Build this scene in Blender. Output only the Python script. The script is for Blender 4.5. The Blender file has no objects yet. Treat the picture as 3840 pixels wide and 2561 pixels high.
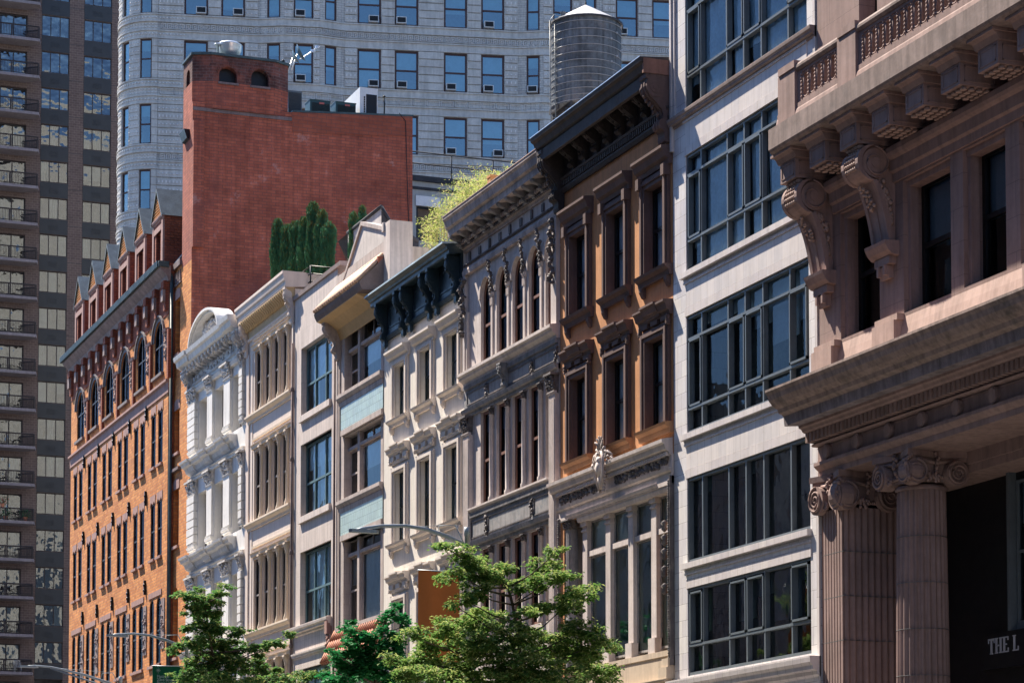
import bpy, math, random
from mathutils import Vector, Matrix, noise
R = random.Random(11)
sc = bpy.context.scene
col = sc.collection
rad = math.radians
# ------------------------------------------------------------ camera maths
F = 9500.0; VX = -1750.0; VY = 3330.0; H = 1.7
TH = math.atan((1920 - VX) / F); PIT = rad(3.6)
PY = VY - F * math.tan(PIT)
_cs, _sn, _cp, _sp = math.cos(TH), math.sin(TH), math.cos(PIT), math.sin(PIT)
def ray(px, py):
    a = (px - 1920) / F; b = (PY - py) / F
    w = _cp - b * _sp; h = _sp + b * _cp
    return Vector((a * _cs + w * _sn, -a * _sn + w * _cs, h))
def at_x(px, py, D):
    v = ray(px, py); t = D / v.x; return Vector((D, v.y * t, H + v.z * t))
def at_y(px, py, Y):
    v = ray(px, py); t = Y / v.y; return Vector((v.x * t, Y, H + v.z * t))
# ------------------------------------------------------------ mesh builder
SPLIT = {'post', 'string_course', 'carved_ornament', 'carved_frieze', 'pedestal', 'handrail', 'baluster_panel', 'frieze_disc', 'anchor_plate', 'sill', 'drainpipe', 'carved_panel', 'pilaster', 'panel_moulding', 'arcade_trim', 'rope_moulding', 'lintel', 'coping', 'curb', 'entablature', 'stay_rod', 'banner_rod', 'spandrel', 'leg', 'corner_moulding', 'pilaster_moulding', 'shop_cornice', 'window_surround', 'end_bracket', 'modillion', 'arched_hood', 'frieze_moulding', 'stepped_plinth', 'acanthus_carving'}
class MB:
    def __init__(s):
        s.v = []; s.f = []; s.sm = []; s.mi = []; s.m = 0; s.pc = []
    def add(s, vs, fs, smooth=False):
        b = len(s.v); s.v.extend(vs); f0 = len(s.f)
        for f in fs:
            s.f.append([b + i for i in f]); s.sm.append(smooth); s.mi.append(s.m)
        s.pc.append((b, len(s.v), f0, len(s.f)))
    def quad(s, a, b, c, d): s.add([a, b, c, d], [(0, 1, 2, 3)])
    # facade frame: x right, n outward (y = -n), z up
    def box(s, x0, x1, n0, n1, z0, z1):
        if x0 > x1: x0, x1 = x1, x0
        if n0 > n1: n0, n1 = n1, n0
        if z0 > z1: z0, z1 = z1, z0
        a, b = -n1, -n0
        s.add([(x0, a, z0), (x1, a, z0), (x1, b, z0), (x0, b, z0), (x0, a, z1), (x1, a, z1), (x1, b, z1), (x0, b, z1)],
              [(0, 3, 2, 1), (4, 5, 6, 7), (0, 1, 5, 4), (1, 2, 6, 5), (2, 3, 7, 6), (3, 0, 4, 7)])
    def prof(s, pts, x0, x1, smooth=False):
        """closed (n, z) polygon extruded along x"""
        k = len(pts)
        s.add([(x0, -n, z) for n, z in pts] + [(x1, -n, z) for n, z in pts],
              [(i, (i + 1) % k, k + (i + 1) % k, k + i) for i in range(k)], smooth)
        s.add([(x0, -n, z) for n, z in pts], [tuple(range(k))[::-1]])
        s.add([(x1, -n, z) for n, z in pts], [tuple(range(k))])
    def ext(s, pts, n0, n1, smooth=False):
        """closed (x, z) polygon extruded along n"""
        k = len(pts)
        s.add([(x, -n1, z) for x, z in pts] + [(x, -n0, z) for x, z in pts],
              [(i, k + i, k + (i + 1) % k, (i + 1) % k) for i in range(k)], smooth)
        s.add([(x, -n1, z) for x, z in pts], [tuple(range(k))])
        s.add([(x, -n0, z) for x, z in pts], [tuple(range(k))[::-1]])
    def vext(s, pts, z0, z1, smooth=False, sc1=1.0, c=(0, 0)):
        """closed (x, y) polygon extruded upward"""
        k = len(pts)
        top = [((x - c[0]) * sc1 + c[0], (y - c[1]) * sc1 + c[1], z1) for x, y in pts]
        s.add([(x, y, z0) for x, y in pts] + top, [(i, (i + 1) % k, k + (i + 1) % k, k + i) for i in range(k)], smooth)
        s.add([(x, y, z0) for x, y in pts], [tuple(range(k))[::-1]])
        s.add(top, [tuple(range(k))])
    def lathe(s, x, y, pts, seg=16, smooth=True, a0=0, a1=2 * math.pi):
        """(r, z) profile turned about a vertical axis"""
        full = abs(a1 - a0 - 2 * math.pi) < 1e-6
        n = seg if full else seg + 1
        vs = []
        for r, z in pts:
            for i in range(n):
                a = a0 + (a1 - a0) * i / seg
                vs.append((x + r * math.cos(a), y + r * math.sin(a), z))
        fs = []
        for j in range(len(pts) - 1):
            for i in range(seg):
                i2 = (i + 1) % n
                fs.append((j * n + i, j * n + i2, (j + 1) * n + i2, (j + 1) * n + i))
        s.add(vs, fs, smooth)
    def tube(s, pts, r, seg=6, smooth=True, r1=None):
        pts = [Vector(p) for p in pts]; vs = []; m = len(pts)
        up = Vector((0.13, 0.21, 0.97))
        for i, p in enumerate(pts):
            t = (pts[min(i + 1, m - 1)] - pts[max(i - 1, 0)]).normalized()
            a = t.cross(up)
            if a.length < 1e-3: a = t.cross(Vector((1, 0, 0)))
            a.normalize(); b = t.cross(a)
            rr = r if r1 is None else r + (r1 - r) * i / (m - 1)
            for k in range(seg):
                q = 2 * math.pi * k / seg
                vs.append(tuple(p + a * (rr * math.cos(q)) + b * (rr * math.sin(q))))
        fs = [(i * seg + k, i * seg + (k + 1) % seg, (i + 1) * seg + (k + 1) % seg, (i + 1) * seg + k)
              for i in range(m - 1) for k in range(seg)]
        fs += [tuple(range(seg))[::-1], tuple(range((m - 1) * seg, m * seg))]
        s.add(vs, fs, smooth)
    def blob(s, x, n, z, rx, rn, rz, j=.25):
        """small irregular lump used for carved ornament"""
        t = (1 + 5 ** .5) / 2
        P = [(-1, t, 0), (1, t, 0), (-1, -t, 0), (1, -t, 0), (0, -1, t), (0, 1, t), (0, -1, -t), (0, 1, -t), (t, 0, -1), (t, 0, 1), (-t, 0, -1), (-t, 0, 1)]
        FF = [(0, 11, 5), (0, 5, 1), (0, 1, 7), (0, 7, 10), (0, 10, 11), (1, 5, 9), (5, 11, 4), (11, 10, 2), (10, 7, 6), (7, 1, 8), (3, 9, 4), (3, 4, 2), (3, 2, 6), (3, 6, 8), (3, 8, 9), (4, 9, 5), (2, 4, 11), (6, 2, 10), (8, 6, 7), (9, 8, 1)]
        L = (1 + t * t) ** .5; vs = []
        for p in P:
            k = (1 + R.uniform(-j, j)) / L
            vs.append((x + p[0] * rx * k, -n + p[1] * rn * k, z + p[2] * rz * k))
        s.add(vs, FF, True)
    def lumps(s, x0, x1, n, z0, z1, cnt, r):
        for _ in range(cnt):
            q = r * R.uniform(.6, 1.3)
            s.blob(R.uniform(x0, x1), n, R.uniform(z0, z1), q * R.uniform(.6, 1.4), q * .8, q * R.uniform(.6, 1.5))
    def wall(s, x0, x1, z0, z1, n, holes, dep):
        """front skin with rectangular / arched openings and their reveals; hole=(xa,xb,za,zb[,rise])"""
        hs = []
        for h in holes:
            a, b = min(h[0], h[1]), max(h[0], h[1]); hs.append((a, b, h[2], h[3], h[4] if len(h) > 4 else 0))
        xs = sorted(set([x0, x1] + [q for h in hs for q in h[:2]]))
        zs = sorted(set([z0, z1] + [q for h in hs for q in h[2:4]]))
        xs = [q for q in xs if x0 - 1e-6 <= q <= x1 + 1e-6]; zs = [q for q in zs if z0 - 1e-6 <= q <= z1 + 1e-6]
        for i in range(len(xs) - 1):
            for k in range(len(zs) - 1):
                cx = (xs[i] + xs[i + 1]) / 2; cz = (zs[k] + zs[k + 1]) / 2
                if any(h[0] < cx < h[1] and h[2] < cz < h[3] for h in hs): continue
                s.quad((xs[i], -n, zs[k]), (xs[i + 1], -n, zs[k]), (xs[i + 1], -n, zs[k + 1]), (xs[i], -n, zs[k + 1]))
        m = n - dep
        for a, b, c, d, rise in hs:
            sp = d - rise
            s.quad((a, -n, c), (a, -m, c), (a, -m, sp), (a, -n, sp))
            s.quad((b, -n, c), (b, -n, sp), (b, -m, sp), (b, -m, c))
            s.quad((a, -n, c), (b, -n, c), (b, -m, c), (a, -m, c))
            if rise <= 0:
                s.quad((a, -n, d), (a, -m, d), (b, -m, d), (b, -n, d))
            else:
                N = 14; P = []
                for i in range(N + 1):
                    t = math.pi * (1 - i / N)
                    P.append(((a + b) / 2 + (b - a) / 2 * math.cos(t), sp + rise * math.sin(t)))
                for i in range(N):
                    (xa, za), (xb, zb) = P[i], P[i + 1]
                    s.quad((xa, -n, za), (xb, -n, zb), (xb, -n, d), (xa, -n, d))
                    s.quad((xa, -n, za), (xa, -m, za), (xb, -m, zb), (xb, -n, zb))
    def body(s, x0, x1, z1, dep, n=0, z0=0, roof=True):
        a, b = x0 + .01, x1 - .01; y0 = -n + .02; y1 = -n + dep
        s.quad((a, y0, z0), (a, y0, z1), (a, y1, z1), (a, y1, z0))
        s.quad((b, y0, z0), (b, y1, z0), (b, y1, z1), (b, y0, z1))
        s.quad((a, y1, z0), (a, y1, z1), (b, y1, z1), (b, y1, z0))
        if roof: s.quad((a, y0, z1), (b, y0, z1), (b, y1, z1), (a, y1, z1))
    def build(s, name, mats, parent=None):
        if name in SPLIT and len(s.pc) < 700:
            gs = s.groups()
            if len(gs) > 1:
                out = None
                for g in gs:
                    q = MB(); q.m = 0; ren = {}
                    for pi in g:
                        v0, v1, f0, f1 = s.pc[pi]; off = len(q.v) - v0
                        q.v.extend(s.v[v0:v1]); q.f.extend([[i + off for i in f] for f in s.f[f0:f1]]); q.sm.extend(s.sm[f0:f1]); q.mi.extend(s.mi[f0:f1])
                    out = q.build_one(name, mats, parent)
                return out
        return s.build_one(name, mats, parent)
    def groups(s):
        bb = []
        for v0, v1, f0, f1 in s.pc:
            P = s.v[v0:v1]; bb.append([min(p[k] for p in P) - .09 for k in range(3)] + [max(p[k] for p in P) + .09 for k in range(3)])
        n = len(bb); par = list(range(n))
        def fd(i):
            while par[i] != i: par[i] = par[par[i]]; i = par[i]
            return i
        for i in range(n):
            a = bb[i]
            for j in range(i + 1, n):
                b = bb[j]
                if a[0] < b[3] and b[0] < a[3] and a[1] < b[4] and b[1] < a[4] and a[2] < b[5] and b[2] < a[5]: par[fd(i)] = fd(j)
        g = {}
        for i in range(n): g.setdefault(fd(i), []).append(i)
        return list(g.values())
    def build_one(s, name, mats, parent=None):
        me = bpy.data.meshes.new(name); me.from_pydata([tuple(p) for p in s.v], [], s.f)
        if not isinstance(mats, (list, tuple)): mats = [mats]
        for m in mats: me.materials.append(m)
        me.polygons.foreach_set('use_smooth', s.sm); me.polygons.foreach_set('material_index', s.mi)
        me.update()
        o = bpy.data.objects.new(name, me); col.objects.link(o)
        if parent is not None: o.parent = parent
        return o
def tag(o, label=None, cat=None, group=None, kind=None):
    if label: o['label'] = label
    if cat: o['category'] = cat
    if group: o['group'] = group
    if kind: o['kind'] = kind
    return o
def thing(name, label, cat, loc=(0, 0, 0), rotz=0, group=None):
    o = bpy.data.objects.new(name, None); col.objects.link(o)
    o.location = loc; o.rotation_euler = (0, 0, rotz)
    return tag(o, label, cat, group)
def copy_tree(o, parent=None):
    c = o.copy(); col.objects.link(c); c.parent = parent
    for ch in [q for q in bpy.data.objects if q.parent == o]: copy_tree(ch, c)
    return c
# ------------------------------------------------------------ materials
def M(name, c, rough=.85, var=.15, vs=1.2, bump=.15, bs=14, streak=.0, brick=None, metal=0, spec=.3, stain=None, stain2=None):
    m = bpy.data.materials.new(name); m.use_nodes = True
    nt = m.node_tree; N = nt.nodes; L = nt.links; N.clear()
    out = N.new('ShaderNodeOutputMaterial'); bs_ = N.new('ShaderNodeBsdfPrincipled')
    L.new(bs_.outputs[0], out.inputs[0])
    bs_.inputs['Roughness'].default_value = rough; bs_.inputs['Metallic'].default_value = metal
    bs_.inputs['Specular IOR Level'].default_value = spec
    tc = N.new('ShaderNodeTexCoord')
    def noise_(scale, det=5, vec=None, ro=.6):
        n = N.new('ShaderNodeTexNoise'); n.inputs['Scale'].default_value = scale; n.inputs['Detail'].default_value = det
        n.inputs['Roughness'].default_value = ro; L.new(vec or tc.outputs['Object'], n.inputs['Vector']); return n.outputs['Fac']
    def rng(v, a, b, lo=.3, hi=.7):
        r = N.new('ShaderNodeMapRange'); r.inputs[1].default_value = lo; r.inputs[2].default_value = hi
        r.inputs[3].default_value = a; r.inputs[4].default_value = b; L.new(v, r.inputs[0]); return r.outputs[0]
    def mul(c_, f):
        x = N.new('ShaderNodeMix'); x.data_type = 'RGBA'; x.blend_type = 'MULTIPLY'; x.inputs[0].default_value = 1
        L.new(c_, x.inputs[6]); L.new(f, x.inputs[7]); return x.outputs[2]
    def mixc(f, a, b):
        x = N.new('ShaderNodeMix'); x.data_type = 'RGBA'; L.new(f, x.inputs[0]); L.new(a, x.inputs[6])
        if isinstance(b, tuple): x.inputs[7].default_value = (*b, 1)
        else: L.new(b, x.inputs[7])
        return x.outputs[2]
    rgb = N.new('ShaderNodeRGB'); rgb.outputs[0].default_value = (*c, 1); cc = rgb.outputs[0]
    hgt = None
    if brick:
        sp = N.new('ShaderNodeSeparateXYZ'); L.new(tc.outputs['Object'], sp.inputs[0])
        ad = N.new('ShaderNodeMath'); L.new(sp.outputs[0], ad.inputs[0]); L.new(sp.outputs[1], ad.inputs[1])
        cb = N.new('ShaderNodeCombineXYZ'); L.new(ad.outputs[0], cb.inputs[0]); L.new(sp.outputs[2], cb.inputs[1])
        bt = N.new('ShaderNodeTexBrick'); L.new(cb.outputs[0], bt.inputs['Vector'])
        bw, bh, ms, c2, cm = brick
        bt.inputs['Scale'].default_value = 1; bt.inputs['Brick Width'].default_value = bw; bt.inputs['Row Height'].default_value = bh
        bt.inputs['Mortar Size'].default_value = ms; bt.inputs['Mortar Smooth'].default_value = .3; bt.inputs['Bias'].default_value = 0
        bt.inputs['Color1'].default_value = (*c, 1); bt.inputs['Color2'].default_value = (*c2, 1); bt.inputs['Mortar'].default_value = (*cm, 1)
        cc = bt.outputs['Color']; hgt = bt.outputs['Fac']
    g = rng(noise_(vs), 1 - var, 1 + var); cc = mul(cc, g)
    g2 = rng(noise_(vs * 7, 3), 1 - var * .5, 1 + var * .5); cc = mul(cc, g2)
    if streak:
        mp = N.new('ShaderNodeMapping'); mp.inputs['Scale'].default_value = (5, 5, .35); L.new(tc.outputs['Object'], mp.inputs[0])
        cc = mul(cc, rng(noise_(1.0, 5, mp.outputs[0]), 1.04, 1 - streak, .42, .72))
    if stain:
        sc_, amt, lo, colr = stain
        f = rng(noise_(sc_, 6, None, .7), 0, amt, lo, lo + .14); cc = mixc(f, cc, colr)
    if stain2:
        sc_, amt, lo, colr = stain2
        f = rng(noise_(sc_, 8, None, .75), 0, amt, lo, lo + .08); cc = mixc(f, cc, colr)
    L.new(cc, bs_.inputs['Base Color'])
    rr = rng(noise_(3.0), rough - .08, min(1, rough + .1)); L.new(rr, bs_.inputs['Roughness'])
    if bump or hgt:
        bp = N.new('ShaderNodeBump'); bp.inputs['Strength'].default_value = max(bump, .01); bp.inputs['Distance'].default_value = .02
        L.new(noise_(bs, 4), bp.inputs['Height']); nn = bp.outputs[0]
        if hgt:
            iv = N.new('ShaderNodeMath'); iv.operation = 'SUBTRACT'; iv.inputs[0].default_value = 1; L.new(hgt, iv.inputs[1])
            b2 = N.new('ShaderNodeBump'); b2.inputs['Strength'].default_value = .6; b2.inputs['Distance'].default_value = .012
            L.new(iv.outputs[0], b2.inputs['Height']); L.new(nn, b2.inputs['Normal']); nn = b2.outputs[0]
        L.new(nn, bs_.inputs['Normal'])
    return m
def glass(name, tint=(.55, .7, .75), ior=1.75, wav=.35, ws=1.3, dark=.75, gc=(.86, .93, .97)):
    m = bpy.data.materials.new(name); m.use_nodes = True
    nt = m.node_tree; N = nt.nodes; L = nt.links; N.clear()
    out = N.new('ShaderNodeOutputMaterial'); mx = N.new('ShaderNodeMixShader'); L.new(mx.outputs[0], out.inputs[0])
    tr = N.new('ShaderNodeBsdfTransparent'); tr.inputs[0].default_value = (tint[0] * dark, tint[1] * dark, tint[2] * dark, 1)
    gl = N.new('ShaderNodeBsdfGlossy'); gl.inputs['Roughness'].default_value = .015; gl.inputs['Color'].default_value = (*gc, 1)
    tc = N.new('ShaderNodeTexCoord'); oi = N.new('ShaderNodeObjectInfo')
    ad = N.new('ShaderNodeVectorMath'); L.new(tc.outputs['Object'], ad.inputs[0])
    ml = N.new('ShaderNodeVectorMath'); ml.operation = 'SCALE'; ml.inputs['Scale'].default_value = 37
    cb = N.new('ShaderNodeCombineXYZ'); [L.new(oi.outputs['Random'], cb.inputs[i]) for i in range(3)]
    L.new(cb.outputs[0], ml.inputs[0]); L.new(ml.outputs[0], ad.inputs[1])
    nz = N.new('ShaderNodeTexNoise'); nz.inputs['Scale'].default_value = ws; nz.inputs['Detail'].default_value = 2; L.new(ad.outputs[0], nz.inputs['Vector'])
    bp = N.new('ShaderNodeBump'); bp.inputs['Strength'].default_value = wav; bp.inputs['Distance'].default_value = .06; L.new(nz.outputs['Fac'], bp.inputs['Height'])
    fr = N.new('ShaderNodeFresnel'); fr.inputs['IOR'].default_value = ior
    L.new(bp.outputs[0], gl.inputs['Normal']); L.new(fr.outputs[0], mx.inputs[0]); L.new(tr.outputs[0], mx.inputs[1]); L.new(gl.outputs[0], mx.inputs[2])
    return m
def leafmat(name, c, c2, tr=.35):
    m = bpy.data.materials.new(name); m.use_nodes = True
    nt = m.node_tree; N = nt.nodes; L = nt.links; N.clear()
    out = N.new('ShaderNodeOutputMaterial'); mx = N.new('ShaderNodeMixShader'); L.new(mx.outputs[0], out.inputs[0])
    pb = N.new('ShaderNodeBsdfPrincipled'); pb.inputs['Roughness'].default_value = .65; pb.inputs['Specular IOR Level'].default_value = .18
    tl = N.new('ShaderNodeBsdfTranslucent'); tc = N.new('ShaderNodeTexCoord')
    nz = N.new('ShaderNodeTexNoise'); nz.inputs['Scale'].default_value = 5; nz.inputs['Detail'].default_value = 3; L.new(tc.outputs['Object'], nz.inputs['Vector'])
    r = N.new('ShaderNodeMapRange'); r.inputs[1].default_value = .35; r.inputs[2].default_value = .65; L.new(nz.outputs['Fac'], r.inputs[0])
    x = N.new('ShaderNodeMix'); x.data_type = 'RGBA'; L.new(r.outputs[0], x.inputs[0]); x.inputs[6].default_value = (*c, 1); x.inputs[7].default_value = (*c2, 1)
    L.new(x.outputs[2], pb.inputs['Base Color']); L.new(x.outputs[2], tl.inputs['Color'])
    mx.inputs[0].default_value = tr; L.new(pb.outputs[0], mx.inputs[1]); L.new(tl.outputs[0], mx.inputs[2])
    return m
# palette
TILE = M('white_glazed_tile', (.70, .67, .65), .45, .06, .8, .05, 20, .10, brick=(.52, .46, .006, (.56, .53, .55), (.2, .18, .18)))
TILEP = M('white_tile_trim', (.62, .57, .55), .5, .08, .9, .05, 20, .12, brick=(.45, 3.0, .006, (.55, .50, .50), (.22, .2, .2)))
TILEV = M('white_tile_spandrel', (.67, .61, .58), .45, .06, .8, .05, 20, .12, brick=(.45, 1.6, .006, (.58, .54, .53), (.22, .2, .2)))
TAN = M('tan_stucco_wall', (.56, .27, .125), .9, .12, 1.0, .12, 30, .22, brick=(2.1, .95, .004, (.53, .25, .115), (.42, .2, .1)))
BROWN = M('brownstone_trim', (.13, .085, .078), .85, .18, 1.5, .2, 20, .2)
DKBROWN = M('dark_brown_cornice', (.06, .048, .047), .75, .25, 1.5, .25, 18, .3, stain=(1.2, .5, .54, (.10, .07, .06)))
REDLIP = M('rust_brown_cap', (.23, .12, .095), .85, .15, 1.5, .15, 20, .2)
CAST = M('weathered_cast_iron', (.29, .275, .275), .8, .2, 1.4, .2, 18, .35, stain=(1.1, .8, .5, (.12, .14, .16)))
CASTC = M('weathered_cast_iron_pale', (.56, .49, .46), .8, .12, 1.4, .15, 18, .25, stain=(1.3, .4, .58, (.26, .24, .25)))
CASTM = M('stained_cornice_iron', (.44, .36, .33), .8, .2, 1.4, .2, 18, .4, stain=(.9, .7, .5, (.13, .12, .13)))
CASTD = M('blackened_cast_iron', (.13, .115, .115), .75, .3, 1.8, .3, 18, .3, stain=(2, .6, .52, (.3, .26, .24)))
WOOD = M('red_brown_window_wood', (.20, .105, .08), .6, .15, 2, .1, 20)
CREAM = M('cream_painted_wall', (.70, .645, .575), .75, .07, .7, .06, 24, .14, brick=(1.5, .8, .004, (.69, .635, .56), (.5, .45, .4)), stain=(.7, .3, .58, (.5, .46, .42)))
CREAMT = M('cream_painted_trim', (.66, .585, .52), .7, .07, 1, .08, 24, .12)
TEAL = M('dark_teal_metal', (.022, .04, .052), .45, .2, 1.5, .12, 18, .1)
TEALT = M('pale_worn_metal_cap', (.40, .50, .56), .5, .2, 1.5, .1, 18, .2)
STONE = M('grey_limestone', (.50, .43, .39), .85, .12, 1.0, .12, 20, .3, brick=(.8, .42, .004, (.47, .40, .37), (.3, .26, .24)))
STONEP = M('grey_limestone_trim', (.46, .39, .36), .85, .15, 1.2, .12, 20, .3)
GREENT = M('sea_green_tile', (.38, .47, .44), .35, .12, 1.2, .04, 20, .12, brick=(.24, .3, .008, (.42, .53, .48), (.14, .2, .19)))
SOFFIT = M('ochre_soffit_plaster', (.55, .38, .2), .9, .1, 1, .1, 20)
TERRA = M('terracotta_tile', (.42, .17, .10), .7, .3, 3, .15, 20, .2)
TERRAL = M('weathered_pale_roof_tile', (.62, .42, .30), .8, .3, 4, .15, 20, .2)
STUCCO = M('patchy_grey_stucco', (.56, .51, .48), .9, .12, 1.5, .25, 6, .2, stain=(.9, .4, .52, (.38, .34, .33)))
CSTONE = M('cream_terracotta_block', (.62, .535, .49), .8, .09, 1.0, .1, 20, .28, brick=(.75, .55, .004, (.58, .50, .46), (.38, .33, .31)))
CSTONET = M('cream_terracotta_plain', (.62, .54, .50), .8, .09, 1.0, .1, 20, .28)
BLUEF = M('blue_green_window_paint', (.10, .17, .185), .5, .12, 2, .05, 20)
YCREAM = M('warm_cream_paint', (.70, .58, .45), .7, .06, 1, .06, 20, .1)
YCREAMP = M('pink_cream_paint', (.66, .56, .49), .7, .06, 1, .06, 20, .12)
WHITE = M('off_white_cast_front', (.70, .675, .64), .65, .07, 1, .06, 20, .2, stain=(.9, .35, .57, (.46, .44, .42)))
WHITEO = M('grimy_white_ornament', (.62, .58, .54), .75, .25, 4, .2, 20, .2, stain=(3, .6, .5, (.2, .19, .19)))
RED = M('old_red_brick', (.40, .115, .068), .9, .28, .3, .12, 20, .25, brick=(.46, .155, .018, (.30, .082, .052), (.19, .075, .06)), stain=(.18, .8, .49, (.17, .06, .052)), stain2=(.6, .55, .60, (.44, .27, .25)))
SOOT = M('sooty_red_brick', (.14, .055, .045), .9, .35, .8, .12, 20, .1, brick=(.42, .15, .014, (.07, .033, .03), (.13, .09, .085)), stain=(.35, .8, .5, (.25, .08, .055)))
ORANGE = M('orange_brick', (.68, .28, .08), .85, .16, .8, .1, 20, .15, brick=(.44, .16, .016, (.46, .155, .042), (.36, .17, .09)), stain=(.35, .4, .55, (.40, .17, .08)))
ORED = M('deep_red_brick', (.30, .085, .045), .9, .15, 1, .12, 20, .1, brick=(.40, .14, .014, (.22, .06, .035), (.12, .05, .04)))
PINKST = M('pinkish_brownstone', (.36, .22, .19), .85, .15, 1.2, .12, 20, .2)
DKSTONE = M('dark_carved_stone', (.17, .13, .13), .85, .25, 2, .2, 20, .2)
SLATE = M('blue_grey_slate', (.13, .16, .185), .45, .3, 2, .1, 20, .1, brick=(.5, .28, .02, (.2, .24, .27), (.05, .06, .07)))
COPPER = M('dark_verdigris_metal', (.05, .075, .08), .5, .3, 2, .1, 20)
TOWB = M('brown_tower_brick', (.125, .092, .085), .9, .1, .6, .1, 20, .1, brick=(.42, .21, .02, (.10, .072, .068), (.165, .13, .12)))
TOWD = M('dark_spandrel_metal', (.03, .035, .042), .5, .1, 1, .03, 10)
CONC = M('balcony_concrete', (.20, .18, .20), .9, .1, 1, .1, 20, .2)
DMETAL = M('dark_bronze_metal', (.03, .025, .028), .5, .1, 2, .03, 10)
FLAT = M('grey_glazed_brick', (.54, .52, .49), .7, .12, .4, .1, 20, .3, brick=(.5, .17, .016, (.47, .455, .43), (.28, .28, .28)), stain=(.35, .4, .55, (.36, .35, .33)))
FLATB = M('grey_terracotta_block', (.50, .485, .46), .7, .14, 1, .12, 20, .22, stain=(.6, .6, .52, (.33, .32, .31)))
FLATR = M('pale_relief_terracotta', (.62, .61, .60), .7, .08, 2, .12, 20, .1)
MAROON = M('maroon_window_frame', (.075, .042, .042), .55, .12, 2, .03, 10)
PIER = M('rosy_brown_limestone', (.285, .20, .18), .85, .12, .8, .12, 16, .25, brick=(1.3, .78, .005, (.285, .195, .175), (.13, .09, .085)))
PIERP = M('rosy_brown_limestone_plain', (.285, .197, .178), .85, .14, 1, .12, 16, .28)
SOOTS = M('sooty_weathered_limestone', (.30, .225, .20), .85, .2, .9, .12, 16, .45, stain=(.9, .75, .53, (.085, .075, .07)))
DARKIN = M('dark_interior', (.03, .03, .034), .9, .3, .8, 0, 5)
ROOM = M('dim_room_wall', (.13, .135, .14), .9, .4, .6, 0, 5)
BLACKM = M('black_painted_metal', (.012, .012, .014), .4, .1, 2, .03, 10)
BLIND = M('pale_window_blind', (.72, .75, .78), .8, .1, 1.5, .03, 10)
CURT = M('white_curtain_cloth', (.80, .84, .86), .9, .2, 1.3, .2, 3)
BROWNIN = M('brown_lower_sash_shade', (.22, .15, .13), .8, .2, 1.5, .03, 10)
ALU = M('galvanised_metal', (.62, .65, .68), .35, .12, 2, .05, 10, .1, metal=.7)
LAMPM = M('grey_lamp_paint', (.34, .39, .43), .4, .08, 2, .03, 10, 0, metal=.2)
TANKW = M('weathered_tank_wood', (.10, .12, .14), .75, .4, 1.1, .25, 10, .6, stain=(1.0, .6, .56, (.22, .20, .19)))
TANKR = M('grey_tank_roof_sheet', (.46, .46, .47), .7, .15, 1.2, .1, 10, .2)
ROOFB = M('black_roofing', (.04, .043, .05), .8, .3, 2, .2, 10)
ROOFG = M('grey_gravel_roof', (.22, .21, .21), .95, .2, 2, .2, 20)
GGREY = M('blue_grey_painted_wall', (.36, .38, .38), .85, .08, 1, .08, 14, .15)
GL_W = glass('sky_blue_glass', (.62, .8, .9), 1.8, .5, 1.0, .8, (.8, .85, .88))
GL_D = glass('old_window_glass', (.75, .85, .9), 1.5, .25, 1.0, .9, (.85, .9, .92))
GL_F = glass('blind_backed_glass', (.6, .88, .98), 3.0, .10, .7, 1, (.78, .97, 1))
GL_C = glass('clear_teal_glass', (.78, .92, .96), 1.22, .3, 1.2, .97)
GL_K = glass('dim_window_glass', (.5, .52, .6), 1.1, .2, 1.2, .7, (.30, .31, .36))
GL_B = glass('clear_sash_glass', (.85, .94, 1), 1.2, .2, 1.2, 1)
GL_T = glass('rippled_tower_glass', (.55, .65, .68), 2.6, 2.0, .9, .7, (.80, .84, .84))
BARK = M('grey_brown_bark', (.09, .07, .055), .9, .3, 3, .4, 12)
ASPH = M('asphalt', (.05, .05, .052), .95, .15, 1, .2, 30)
PAVE = M('pavement_concrete', (.20, .19, .18), .9, .1, 1, .1, 20, 0, brick=(1.5, 1.5, .01, (.19, .18, .17), (.12, .11, .11)))
GRND = M('city_ground', (.09, .088, .085), .95, .2, .05, .1, 5)
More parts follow.
